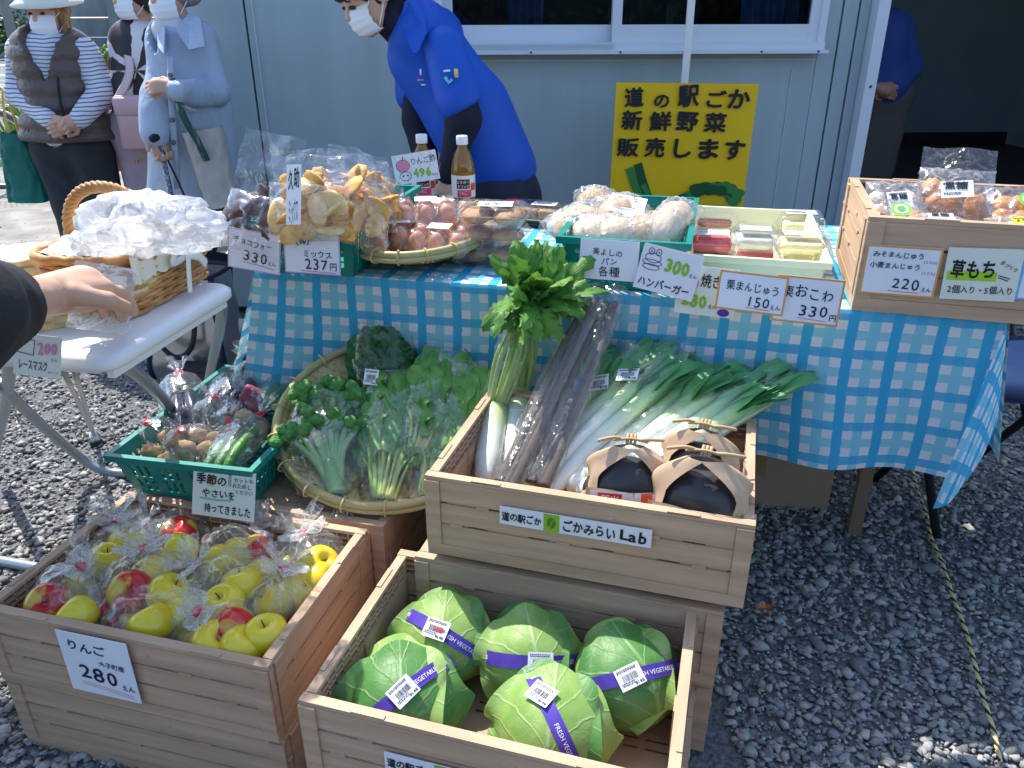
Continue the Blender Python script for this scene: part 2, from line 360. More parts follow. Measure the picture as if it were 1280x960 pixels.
# packed earth lot beyond the gravel, then the street
def sheet(name, pts, z, m, kind='structure'):
    mb = MB(); mb.add([(x, y, z) for x, y in pts], [tuple(range(len(pts)))]); o = mb.build(name, m); o['kind'] = kind; return o
M['lot'] = mat('packed_earth', (.20, .185, .16), .95, (.33, .31, .27), nscale=5, bump=.8, bscale=60, detail=9)
M['road'] = mat('asphalt', (.13, .13, .13), .9, (.19, .185, .18), nscale=3, bump=.3, bscale=90)
sheet('parking_lot', [(-40, 4.6), (-2.05, 4.45), (-1.5, 4.7), (-1.5, 9.2), (-40, 11.5)], .012, M['lot'])
sheet('road', [(-60, 11.5), (-1.5, 9.2), (8, 9), (8, 24), (-60, 26)], .009, M['road'])
for k, (yy, w_) in enumerate(((12.6, .12), (19.5, .15))):
    sheet('road_marking', [(-40, yy), (6, yy-.6), (6, yy-.6+w_), (-40, yy+w_)], .014, mat('road_paint', (.6, .6, .58), .7, (.4, .4, .39), nscale=8))

# loose stones, real geometry
def stones(name, N, region, rmin, rmax, m, thin=1., seed=1):
    rg = np.random.default_rng(seed)
    t = (1+5**.5)/2; ico = np.array([(-1, t, 0), (1, t, 0), (-1, -t, 0), (1, -t, 0), (0, -1, t), (0, 1, t), (0, -1, -t), (0, 1, -t), (t, 0, -1), (t, 0, 1), (-t, 0, -1), (-t, 0, 1)])/1.9
    fc = np.array([(0, 11, 5), (0, 5, 1), (0, 1, 7), (0, 7, 10), (0, 10, 11), (1, 5, 9), (5, 11, 4), (11, 10, 2), (10, 7, 6), (7, 1, 8), (3, 9, 4), (3, 4, 2), (3, 2, 6), (3, 6, 8), (3, 8, 9), (4, 9, 5), (2, 4, 11), (6, 2, 10), (8, 6, 7), (9, 8, 1)])
    xy = region(rg, N); N = len(xy); r_ = rmin*(rmax/rmin)**(rg.random(N)**2.1)
    V = ico[None]*(.42+.9*rg.random((N, 12, 1))); V = V*np.stack([np.ones(N), .5+.4*rg.random(N), .26+.3*rg.random(N)], 1)[:, None]*r_[:, None, None]
    a = rg.random(N)*2*pi; tl = rg.normal(0, .28, N); ca, sa, ct, st = np.cos(a), np.sin(a), np.cos(tl), np.sin(tl)
    x, y, z = V[..., 0], V[..., 1], V[..., 2]; x, z = x*ct[:, None]-z*st[:, None], x*st[:, None]+z*ct[:, None]
    X = x*ca[:, None]-y*sa[:, None]+xy[:, :1]; Y = x*sa[:, None]+y*ca[:, None]+xy[:, 1:]; Z = z+(r_*.22)[:, None]+rg.random(N)[:, None]*.006
    P = np.stack([X, Y, Z], -1).reshape(-1, 3); Fq = (fc[None]+12*np.arange(N)[:, None, None]).reshape(-1, 3)
    me = bpy.data.meshes.new(name); me.vertices.add(len(P)); me.vertices.foreach_set('co', P.ravel()); me.loops.add(Fq.size); me.loops.foreach_set('vertex_index', Fq.ravel())
    me.polygons.add(len(Fq)); me.polygons.foreach_set('loop_start', np.arange(0, Fq.size, 3)); me.polygons.foreach_set('loop_total', np.full(len(Fq), 3)); me.update(calc_edges=True)
    me.materials.append(m); o = bpy.data.objects.new(name, me); COL.objects.link(o); o['kind'] = 'stuff'; return o
def stone_mat():
    m = bpy.data.materials.new('crushed_stone'); m.use_nodes = True; t = m.node_tree; b = t.nodes['Principled BSDF']; b.inputs['Roughness'].default_value = .85; b.inputs['Specular IOR Level'].default_value = .25
    g = nd(t, 'ShaderNodeNewGeometry'); rp = nd(t, 'ShaderNodeValToRGB'); e = rp.color_ramp.elements
    e[0].position = 0; e[0].color = (.15, .155, .155, 1); e[1].position = 1; e[1].color = (.52, .51, .48, 1)
    for p_, c_ in ((.3, (.215, .222, .220)), (.55, (.285, .29, .282)), (.8, (.375, .372, .355)), (.93, (.42, .39, .35)), (.97, (.38, .30, .24))):
        q = e.new(p_); q.color = (*c_, 1)
    t.links.new(g.outputs['Random Per Island'], rp.inputs[0])
    tc = nd(t, 'ShaderNodeTexCoord'); n = nd(t, 'ShaderNodeTexNoise'); n.inputs['Scale'].default_value = 160; n.inputs['Detail'].default_value = 4; t.links.new(tc.outputs['Object'], n.inputs[0])
    mr = nd(t, 'ShaderNodeMapRange'); mr.inputs[3].default_value = .62; mr.inputs[4].default_value = 1.38; t.links.new(n.outputs[0], mr.inputs[0])
    mx = nd(t, 'ShaderNodeMix', data_type='RGBA', blend_type='MULTIPLY'); mx.inputs[0].default_value = 1; t.links.new(rp.outputs[0], mx.inputs[6]); t.links.new(mr.outputs[0], mx.inputs[7]); t.links.new(mx.outputs[2], b.inputs['Base Color'])
    bp = nd(t, 'ShaderNodeBump'); bp.inputs['Strength'].default_value = .5; bp.inputs['Distance'].default_value = .002; t.links.new(n.outputs[0], bp.inputs['Height']); t.links.new(bp.outputs[0], b.inputs['Normal'])
    return m
M['stone'] = stone_mat()
def reg_near(rg, N):
    y = .45+rg.random(N*2)**1.25*2.9; x = (rg.random(N*2)*2-1)*(y*.80+.25)
    k = ~((x > -.30) & (x < .40) & (y < 1.25)); return np.stack([x, y], 1)[k][:N]
def reg_far(rg, N):
    y = 2.8+rg.random(N)**1.2*2.3; x = -.6-rg.random(N)*(y*.9-.4); return np.stack([x, y], 1)
stones('gravel_stones', 60000, reg_near, .0045, .0165, M['stone'], seed=3)
def reg_big(rg, N):
    y = .5+rg.random(N)*2.0; x = .42+rg.random(N)*1.5; return np.stack([x, y], 1)
stones('coarse_stones', 500, reg_big, .012, .027, M['stone'], seed=9)
stones('gravel_chippings', 15000, reg_far, .008, .018, M['stone'], seed=4)

# ---------------------------------------------------------------- prefab office building
M['panel'] = mat('pale_blue_steel_panel', (.33, .41, .44), .34, (.38, .46, .49), nscale=4, bump=.25, bscale=3, spec=.5, stretch=(2.5, 1, .25), detail=9, lo=.3, hi=.7)
M['alu'] = mat('aluminium_frame', (.62, .66, .72), .35, bump=.03)
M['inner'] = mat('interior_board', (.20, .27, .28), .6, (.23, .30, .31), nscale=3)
M['dark'] = mat('dark_rubber', (.02, .02, .022), .7)
def glassm():
    m = bpy.data.materials.new('window_glass'); m.use_nodes = True; t = m.node_tree; t.nodes.clear(); o = nd(t, 'ShaderNodeOutputMaterial')
    tr = nd(t, 'ShaderNodeBsdfTransparent'); tr.inputs[0].default_value = (.62, .68, .68, 1); gl = nd(t, 'ShaderNodeBsdfGlossy'); gl.inputs['Roughness'].default_value = .01
    mx = nd(t, 'ShaderNodeMixShader'); fr = nd(t, 'ShaderNodeFresnel'); fr.inputs[0].default_value = 1.45
    t.links.new(fr.outputs[0], mx.inputs[0]); t.links.new(tr.outputs[0], mx.inputs[1]); t.links.new(gl.outputs[0], mx.inputs[2]); t.links.new(mx.outputs[0], o.inputs[0]); return m
M['glass'] = glassm()
WX, WY, WYAW = -1.30, 3.26, .03
B = thing('prefab_office', 'pale blue grey prefab office with steel panel walls behind the stall', 'building', (WX, WY, 0), WYAW)
def wx(px, Y=3.3): return float(ay(px, 40, Y)[0])-WX      # x along the front wall of a picture column
HW = 2.50
xL, xw0, xw1, xm = 0., wx(546), wx(1030), wx(770)
s1, s2, s3, dr = wx(312), wx(1055), wx(1076), wx(1104)
ZS = 1.075                                              # underside of the window
for a, b_, z0, z1, nm in ((xL, s1-.004, .05, HW, 1), (s1+.004, xw0-.004, .05, HW, 1), (xw0, xw1, .05, ZS, 1), (xw0, xw1, 2.05, HW, 1), (xw1+.002, s2-.004, .05, HW, 1), (s2+.004, s3-.004, .05, HW, 1), (s3+.004, dr-.045, .05, HW, 1), (dr+1.6, dr+2.6, .05, HW, 1)):
    mb = MB(); mb.box(((a+b_)/2, .03, (z0+z1)/2), (b_-a, .05, z1-z0)); mb.build('wall_panel', M['panel'], B)
for x in (s1, s2, s3): mb = MB(); mb.box((x, .04, HW/2), (.008, .03, HW-.1)); mb.build('panel_joint', M['dark'], B)
mb = MB(); mb.box((s1+.03, .003, HW/2), (.003, .004, HW-.1)); mb.box(((xw0+xw1)/2, .003, ZS-.028), (xw1-xw0, .004, .003)); mb.box((xw1-.09, .003, ZS/2), (.002, .003, ZS-.12)); mb.build('pressed_seam', M['alu'], B)
mb = MB(); mb.box((dr-.02, .0, HW/2), (.045, .12, HW-.12)); mb.box((dr+.8, .0, 2.15), (1.6, .10, .05)); mb.box((dr+1.58, .0, 1.1), (.045, .11, 2.05)); mb.build('door_frame', M['alu'], B)
for x_ in (.03, dr+2.57): mb = MB(); mb.box((x_, 1.5, HW/2), (.05, 2.9, HW-.1)); mb.build('side_wall', M['panel'], B)
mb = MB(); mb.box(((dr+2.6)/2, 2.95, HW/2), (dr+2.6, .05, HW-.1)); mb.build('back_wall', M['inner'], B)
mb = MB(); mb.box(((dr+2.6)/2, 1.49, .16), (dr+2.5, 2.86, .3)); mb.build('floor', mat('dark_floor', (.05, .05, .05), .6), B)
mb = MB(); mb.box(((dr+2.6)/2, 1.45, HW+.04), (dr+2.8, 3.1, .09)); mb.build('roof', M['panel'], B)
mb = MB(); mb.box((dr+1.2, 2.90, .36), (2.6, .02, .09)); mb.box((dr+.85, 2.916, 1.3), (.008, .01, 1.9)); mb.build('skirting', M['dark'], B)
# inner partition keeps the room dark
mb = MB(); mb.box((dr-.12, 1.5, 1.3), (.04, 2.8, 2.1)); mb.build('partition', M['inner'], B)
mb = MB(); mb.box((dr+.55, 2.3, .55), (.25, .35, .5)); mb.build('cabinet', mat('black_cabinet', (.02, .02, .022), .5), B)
for x_ in (xw0+.03, xw0+.36, xw0+.70, xw1-.55, xw1-.25, xw1-.03):
    mb = MB(); mb.tube([(x_, -.078, ZS+.004), (x_, -.088, ZS+.004)], .004, 8); mb.build('screw', M['dark'], B)
for z_ in (.5, .95, 1.4): mb = MB(); mb.tube([(dr-.02, -.058, z_), (dr-.02, -.064, z_)], .005, 8); mb.build('screw', M['dark'], B)
# window
wnd = MB()
for c_, d in ((((xw0+xw1)/2, -.015, ZS+.022), (xw1-xw0, .10, .03)), (((xw0+xw1)/2, -.03, ZS+.003), (xw1-xw0+.02, .11, .012)), (((xw0+xw1)/2, -.005, 2.03), (xw1-xw0, .09, .04)),
              ((xw0+.014, -.006, 1.55), (.028, .095, .95)), ((xw1-.014, -.006, 1.55), (.028, .095, .95))): wnd.box(c_, d)
for k in range(3): wnd.box(((xw0+xm)/2, -.068-.004*k, ZS+.018+.0075*k), (xm-xw0-.03, .004, .003))
wf = wnd.build('window', M['alu'], B)
for a, b_, yo in ((xw0+.028, xm+.02, .018), (xm-.02, xw1-.028, -.032)):
    mb = MB(); z0 = ZS+.037
    mb.box(((a+b_)/2, yo, z0+.031), (b_-a, .028, .062)); mb.box(((a+b_)/2, yo, 1.99), (b_-a, .028, .04)); mb.box((a+.018, yo, 1.52), (.036, .030, .90)); mb.box((b_-.018, yo, 1.52), (.036, .030, .90))
    mb.build('sash', M['alu'], wf)
    mb = MB(); mb.box(((a+b_)/2, yo, 1.56), (b_-a-.05, .005, .9)); mb.build('pane', M['glass'], wf)
M['curt'] = mat('blue_curtain', (.05, .16, .42), .8)
for x0, x1 in ((xw1-.28, xw1-.02), (xw0+.28, xw0+.42)):
    mb = MB(); mb.grid(lambda u_, v_: (x0+(x1-x0)*u_, .14+.018*sin(u_*(x1-x0)*105), ZS-.05+v_*.95), 60, 2); mb.build('curtain', M['curt'], B)
mb = MB(); mb.box((wx(700), .9, 1.25), (1.4, .5, .9)); mb.build('office_shelf', mat('office_furniture', (.05, .055, .06), .5, (.12, .13, .12), nscale=4), B)

# ---------------------------------------------------------------- far side of the street
M['conc'] = mat('old_concrete', (.16, .19, .20), .9, (.27, .31, .33), nscale=.9, bump=.2, bscale=6, stretch=(1, 1, .4))
W2 = thing('concrete_wall', 'grey concrete block wall across the street with vertical piers', 'wall', (-22, 34, 0), .06)
for i in range(10):
    for j in range(4):
        mb = MB(); mb.box((-9+i*3.4, 0, .35+j*.72), (3.34, .3, .69)); mb.build('concrete_block', M['conc'], W2)
mb = MB()
for i in range(11): mb.box((-10.7+i*3.4, -.25, 1.6), (.35, .3, 3.2))
mb.build('pier', M['conc'], W2)
M['leafbg'] = mat('bush_leaf', (.09, .19, .03), .6, (.20, .33, .05), nscale=3)
M['leafdk'] = mat('hedge_leaf', (.03, .08, .025), .6, (.07, .14, .04), nscale=2)
def leafball(mb, c, r_, N, s, rg):
    P = rg.normal(size=(N, 3)); P /= np.linalg.norm(P, axis=1)[:, None]; P *= (rg.random(N)**.4)[:, None]*np.array(r_); P += c
    for p in P:
        a, b = rg.normal(size=3), rg.normal(size=3); a *= s/np.linalg.norm(a); b -= a*(a@b)/(a@a); b *= s*.5/np.linalg.norm(b)
        mb.add([p-a, p-b, p+a, p+b], [(0, 1, 2, 3)])
rg = np.random.default_rng(5)
def bush(label, c, r_, N, s, m, group=None):
    t = thing('bush', label, 'bush', (c[0], c[1], 0), group=group); mb = MB()
    for k in range(7):
        q = rg.normal(0, .35, 3); leafball(mb, (q[0]*r_[0], q[1]*r_[1], r_[2]*(.9+q[2]*.8)), np.array(r_)*(.45+.3*rg.random()), N//7, s, rg)
    mb.build('foliage', m, t); mb = MB()
    for k in range(6): mb.tube([(0, 0, 0), (rg.normal()*.2*r_[0], rg.normal()*.2, r_[2]*.6), (rg.normal()*.5*r_[0], rg.normal()*.3, r_[2]*1.3)], [.03, .02, .008], 5)
    mb.build('branch', mat('bark', (.08, .06, .04), .9), t); return t
bc = at(148, 66, 0.)*0+ay(148, 66, 21); bush('bright green rounded bush at the far kerb behind the woman in flower print', (bc[0], 21), (.62, .5, .42), 2600, .045, M['leafbg'])
for k, (px, Y, s_) in enumerate(((20, 31, 1.2), (225, 31, 1.4))):
    c = ay(px, 40, Y); bush(('dark hedge shrub before the concrete wall at the far left', 'dark hedge shrub before the concrete wall near the office corner')[k], (c[0], Y), (s_*1.4, .8, s_*.7), 1800, .1, M['leafdk'])
for k, (px, py, Y) in enumerate(((196, 118, 6.4), (45, 168, 5.0), (33, 200, 4.9))):
    c = at(px, py, 0.); t = thing('weed_clump', ('yellow green weeds behind the bicycle at the flowered woman\'s side', 'small weed clump beside the striped sleeve', 'low weed clump behind the green shopping bag')[k], 'weeds', (c[0], c[1], 0)); mb = MB()
    for q in range(140):
        a = rg.random()*6.3; l = .16+.3*rg.random(); d = np.array((cos(a), sin(a), 0)); b0 = d*.22*rg.random(); zz = .02
        mb.add([b0+np.array((0, 0, zz*.3)), b0+d*l*.4+(0, 0, zz*.3+l*.7), b0+d*l*.5+(.02, 0, zz*.3+l), b0+d*l*.3+(.03, 0, zz*.3+l*.5)], [(0, 1, 2, 3)])
    mb.build('leaf_blades', M['leafbg'], t); t2 = MB(); t2.tube([(0, 0, 0), (0, 0, zz*.4)], .02, 5); t2.build('stem', M['leafbg'], t)
# utility pole across the street, behind the heads
pl = thing('utility_pole', 'grey utility pole standing by the far concrete wall', 'pole', (*ay(12, 30, 28)[:2], 0)); mb = MB(); mb.tube([(0, 0, 0), (0, 0, 7)], [.16, .12], 12); mb.build('shaft', M['conc'], pl)

# bicycles
M['chrome'] = mat('bright_metal', (.62, .64, .66), .3, metal=.9); M['tyre'] = mat('grey_tyre', (.10, .10, .11), .7)
def bicycle(label, loc, rz, fr):
    t = thing('bicycle', label, 'bicycle', loc, rz)
    for x in (0, 1.0):
        w_ = MB(); a = np.linspace(0, 2*pi, 33)[:-1]; w_.tube([(x+.28*cos(q), 0, .3+.28*sin(q)) for q in a], .017, 6, closed=True); wo = w_.build('wheel', M['tyre'], t)
        s_ = MB(); s_.tube([(x+.262*cos(q), 0, .3+.262*sin(q)) for q in a], .009, 5, closed=True)
        for q in np.linspace(0, 2*pi, 19)[:-1]: s_.tube([(x, 0, .3), (x+.26*cos(q), 0, .3+.26*sin(q))], .0012, 3)
        s_.tube([(x, -.04, .3), (x, .04, .3)], .018, 8); s_.build('rim', M['chrome'], wo)
        s_ = MB(); s_.tube([(x+.31*cos(q), 0, .3+.31*sin(q)) for q in np.linspace(.3, 2.9, 14)], .018, 6, flat=.4); s_.build('mudguard', M['chrome'], t)
    f_ = MB(); f_.tube([(1, 0, .3), (.93, 0, .55), (.86, 0, .95)], .014, 7); f_.tube([(.92, 0, .62), (.5, 0, .32), (.32, 0, .62), (.3, 0, .75)], .015, 7); f_.tube([(0, 0, .3), (.5, 0, .3)], .009, 6); f_.tube([(0, .03, .3), (.33, 0, .62)], .008, 6)
    f_.build('frame', fr, t)
    h = MB(); h.tube([(.72, -.27, .98), (.80, -.2, 1.0), (.86, -.08, .97), (.86, .08, .97), (.80, .2, 1.0), (.72, .27, .98)], .011, 7); h.build('handlebar', M['chrome'], t)
    sdl = MB(); sdl.add(*sdf([('e', (.27, 0, .8), (.12, .085, .035)), ('e', (.40, 0, .81), (.08, .03, .025))], .015, k=.03), sm=True); sdl.build('saddle', M['black'], t)
    b_ = MB()
    for z in np.linspace(.62, .90, 5):
        q = .13+.04*(z-.62)/.28; b_.tube([(1.02-q, -q, z), (1.02+q, -q, z), (1.02+q, q, z), (1.02-q, q, z)], .0035, 4, closed=True)
    for u_ in np.linspace(-1, 1, 9):
        for s_ in (-1, 1): b_.tube([(1.02+u_*.13, s_*.13, .62), (1.02+u_*.17, s_*.17, .90)], .002, 4); b_.tube([(1.02+s_*.13, u_*.13, .62), (1.02+s_*.17, u_*.17, .90)], .002, 4)
    b_.build('basket', M['white_metal'], t); return t
p0 = at(2, 238, 0.); bicycle('silver bicycle with a wire basket at the left edge behind the green bag', (p0[0]-.95, p0[1]-.1, 0), .12, M['chrome'])
p0 = at(172, 205, 0.); bicycle('bicycle with blue handlebar parked behind the woman in flower print', (p0[0]-.62, p0[1]+.25, 0), -.25, mat('blue_frame', (.03, .1, .3), .4))

# hedge added out of view behind the camera, darkens pane reflections and fill
mb = MB()
mb.box((0, -9.3, 1.5), (32, .7, 3.0))  # solid core hides the bright sky gaps from the mirrored view
for k in range(26): leafball(mb, (-14+k*1.15, -9+rg.normal()*.4, 1.3), (1., .8, 1.5), 420, .10, rg)
hd = mb.build('hedge', mat('hedge_painted_shade', (.010, .018, .010), .8, (.014, .024, .014), nscale=2)); hd['kind'] = 'stuff'  # near black: shade put into the colour, its front faces the sun
# ================================================================ CRATES
CW, CD, CHT = .53, .366, .155
def crate_wall(L, parent, loc, rz, ribs, gap_len):
    """one folding wall: local x along, -y outward, z up"""
    H_ = CHT; mb = MB()
    mb.box((0, 0, H_-.0035), (L, .016, .007)); mb.box((0, -.001, .011), (L, .018, .022))
    for s_ in (-1, 1):
        mb.box((s_*(L/2-.013), -.0095, (H_+.015)/2), (.026, .005, H_-.03)); mb.box((s_*(L/2-.006), .001, H_/2+.006), (.012, .012, H_-.03))
    for z in (H_-.018, H_-.029, H_-.041): mb.box((0, .003, z), (L-.024, .009, .0028))
    n = int(L/.024)
    for i in range(n+1): mb.box((-L/2+.012+i*(L-.024)/n, .0035, H_-.024), (.0028, .008, .034))
    # inner skin in two strips, leaving a slot
    mb.box((0, .0055, .042), (L-.024, .003, .040)); mb.box((0, .0055, .089), (L-.024, .003, .044))
    for x in ribs: mb.box((x, .008, .067), (.030, .005, .090))
    for k, z in enumerate((.0645, .1065)):
        for j in range(-2, 3):
            x = j*L/5+(.02 if k else -.015); mb.box((x, -.001, z), (L/5-gap_len, .010, .0046))
    for j, (x, z) in enumerate(((-.31*L, .1065), (-.05*L, .0645), (.22*L, .1065), (.36*L, .0645), (-.40*L, .0645), (.08*L, .128))):
        mb.box((x, -.0088, z), (.022, .003, .006))
    mb.box((-.30*L, -.004, H_+.0005), (.05, .008, .003)); mb.box((.30*L, -.004, H_+.0005), (.05, .008, .003))
    o = mb.build('wall_panel', M['crate'], parent); o.location = loc; o.rotation_euler = (0, 0, rz)
    for z0, z1 in ((.0225, .0622), (.0665, .1045), (.1085, .1475)):
        s = MB(); s.box((0, -.0068, (z0+z1)/2), (L-.053, .0035, z1-z0)); s.build('slat', M['crate'], o)
    return o
def make_crate(label, cat='crate'):
    t = thing('wood_look_crate', label, cat)
    crate_wall(CW, t, (0, -CD/2+.010, 0), 0, (-.09, .09), .035)
    crate_wall(CW, t, (0, CD/2-.010, 0), pi, (-.09, .09), .035)
    crate_wall(CD-.040, t, (CW/2-.010, 0, 0), pi/2, (0,), .03)
    crate_wall(CD-.040, t, (-CW/2+.010, 0, 0), -pi/2, (0,), .03)
    xs = [-CW/2+.02]; ys = [-CD/2+.02]
    while xs[-1] < CW/2-.05: xs += [xs[-1]+.012, xs[-1]+.034]
    xs[-1] = CW/2-.02
    while ys[-1] < CD/2-.035: ys += [ys[-1]+.013, ys[-1]+.018]
    ys[-1] = CD/2-.02
    nx, ny = len(xs)-1, len(ys)-1
    mask = lambda i, j: not (i % 2 == 1 and j % 2 == 1 and ((i//2) % 4 != 3) and ((j//2) % 4 in (0, 1)))
    mb = MB(); cellplate(mb, xs, ys, mask, .004, lambda x, y, z: (x, y, z+.006)); mb.build('base_plate', M['crate_in'], t)
    return t
CG = 'wood-look folding crates of the stall'
crate0 = make_crate('wood-look crate full of bagged apples, top one of the left stack')
crate0['group'] = CG
def crate(label, x, y, z, yaw, flip=False):
    c = crate0 if not crate.used else copytree(crate0)
    crate.used = True; c['label'] = label; c.location = (x, y, z+(CHT if flip else 0)); c.rotation_euler = (pi if flip else 0, 0, yaw if not flip else yaw); return c
crate.used = False
A0 = (-.576, 1.119); AY = -.256
crate('wood-look crate full of bagged apples, upper one of the front left pair', *A0, .156, AY)
crate('wood-look crate directly under the crate of apples, resting on the gravel', A0[0]+.004, A0[1]+.003, 0, AY+.004)
def off(p, yaw, dx, dy): return (p[0]+cos(yaw)*dx-sin(yaw)*dy, p[1]+sin(yaw)*dx+cos(yaw)*dy)
q = off(A0, AY, .025, .378)
crate('upside-down crate behind the apples carrying the green basket and the bamboo tray', *q, .156, AY, True)
crate('lower crate beneath the upside-down one that carries the bamboo tray', *q, 0, AY, True)
C0 = (.002, .913); CY = -.281
crate('open wood-look crate holding five cabbages at the front', *C0, .160, CY)
crate('wood-look crate under the cabbage crate', C0[0]+.016, C0[1]+.012, 0.002, CY)
D0 = (.159, 1.216); DY = -.283
crate('wood-look crate with leeks, radishes and rice bags in the middle', *D0, .343, DY)
q = off(D0, DY, -.012, .004); crate('upper of two crates stacked under the leek crate', q[0]-.016, q[1], .172, DY)
crate('lowest crate under the leek crate, standing on the gravel', q[0]-.018, q[1]+.004, .01, DY+.01)
E0 = (.977, 1.492); EY = -.291
crate('wood-look crate of packed sweets standing on the table at the right end', *E0, .693, EY).scale = (1.12,)*3
# shop strips on the front walls
def strip(label, p, yaw, dx0, dx1, z0, z1, words):
    a = off(p, yaw, dx0, -CD/2-.0035); b = off(p, yaw, dx1, -CD/2-.0035)
    t, W_, H_ = card(label, (*a, z1), (*b, z1), (*a, z0), 'paper', cat='shop strip', name='shop_strip'); 
    for s_, x, y, w_, h, m in words: text(s_, t, x*W_, y*H_, w_*W_, m, h=h*H_, bold=.022)
    rect(t, .30*W_, .02*H_, .405*W_, .98*H_, 'green_ink'); disc(t, .352*W_, .5*H_, .03*W_, .30*H_, mat('dark_leaf_print', (.08, .22, .03), .6), .0015, 'leaf_print'); stroke(t, [(.34*W_, .2*H_), (.352*W_, .5*H_), (.375*W_, .8*H_)], .0008, 'green_ink', lift=.0018)
    return t
WRD = [('道の駅ごか', .015, .2, .27, .55, 'black_ink'), ('ごかみらい', .43, .15, .34, .68, 'black_ink'), ('Lab', .80, .15, .17, .66, 'black_ink')]
strip('white shop strip with black lettering taped to the front of the leek crate', D0, DY, -.133, .115, .343+.088, .343+.122, WRD)
strip('white shop strip low on the front of the cabbage crate', C0, CY, -.135, .115, .160+.068, .160+.102, WRD)

# ================================================================ PLASTIC BASKETS
def basket(label, W, D, H, tap, loc, yaw, m='teal', group='teal slotted plastic baskets', solid=False, rim=.012, tier=2, name='plastic_basket'):
    t = thing(name, label, 'basket' if not solid else 'tray', loc, yaw, group)
    for k, (L, sgn, ax) in enumerate(((W, -1, 0), (W, 1, 0), (D, -1, 1), (D, 1, 1))):
        off_ = (D if ax == 0 else W)/2
        def fx(x, y, z, sgn=sgn, ax=ax, L=L, off_=off_):
            f = 1-(H-y)*tap*2/L/H; p = x*f; o_ = off_-tap*(1-y/H)-z
            return (p, sgn*o_, y) if ax == 0 else (sgn*o_, p, y)
        n = int(L/.0085) if not solid else 6; n += 1-n % 2; xs = np.linspace(-L/2, L/2, n+1)
        rows = [0, .012]; zz = .012; rh = (H-.03)/tier
        for r_ in range(tier): rows += [zz+rh-.007, zz+rh]; zz += rh
        rows[-1] = H-.018; rows += [H]
        per = max(5, int(n/4))
        def mask(i, j, n=n, per=per):
            if solid: return True
            return not (j % 2 == 1 and 1 <= j <= 2*tier-1 and i % 2 == 1 and 1 < i < n-2 and (i % per) > 1)
        mb = MB(); cellplate(mb, xs, rows, mask, .0022, fx); mb.build('side_wall', M[m], t)
    r_ = MB(); e = rim
    for a in (-1, 1):
        r_.box((0, a*(D/2+e/2-.003), H-.002), (W+2*e-.006, e, .005)); r_.box((0, a*(D/2+e-.0045), H-.008), (W+2*e-.008, .0025, .010))
        r_.box((a*(W/2+e/2-.003), 0, H-.0022), (e, D-.006, .005)); r_.box((a*(W/2+e-.0045), 0, H-.0082), (.0025, D+2*e-.012, .010))
    r_.build('rim', M[m], t)
    w0, d0 = W-2*tap, D-2*tap; mb = MB()
    if solid: mb.box((0, 0, .002), (w0, d0, .004))
    else:
        xs = np.linspace(-w0/2, w0/2, 2*int(w0/.022)+2); ys = np.linspace(-d0/2, d0/2, 2*int(d0/.022)+2)
        cellplate(mb, xs, ys, lambda i, j: not (i % 2 and j % 2), .003, lambda x, y, z: (x, y, z+.001))
    mb.build('base', M[m], t); return t
G0 = (-.602, 1.525); GYW = -.20
basket('teal basket of bagged vegetables on the crates behind the apples', .300, .44, .10, .022, (*G0, .312), GYW, tier=2)

# ================================================================ TABLES AND CLOTH
TZ = .690; TA = np.array((-.560, 1.660)); TB = np.array((.895, 1.326)); TYW = math.atan2(TB[1]-TA[1], TB[0]-TA[0]); TL = float(np.linalg.norm(TB-TA)); TDEP = .70
def tp(u_, v_, z=TZ):            # point on the table top: u along the front edge, v back
    d = (TB-TA)/TL; n = np.array((-d[1], d[0])); p = TA+d*u_+n*v_; return np.array((p[0], p[1], z))
table = thing('folding_table', 'long stall table under the blue checked cloth', 'table', (*TA, 0), TYW)
M['tabletop'] = mat('table_board', (.35, .25, .16), .6)
mb = MB(); mb.box((TL/2, TDEP/2, TZ-.018), (TL-.01, TDEP-.01, .024)); mb.build('table_top', M['tabletop'], table)
for lx, ly in ((.16, .07), (TL-.105+.13, .30), (.16, TDEP-.08), (TL-.10, TDEP-.08)):
    if lx > TL: lx = TL-.10
    mb = MB(); mb.box((0, 0, (TZ-.03)/2), (.030, .030, TZ-.03)); o = mb.build('leg', mat('brown_table_leg', (.24, .16, .10), .55), table); o.location = (lx, ly, 0)
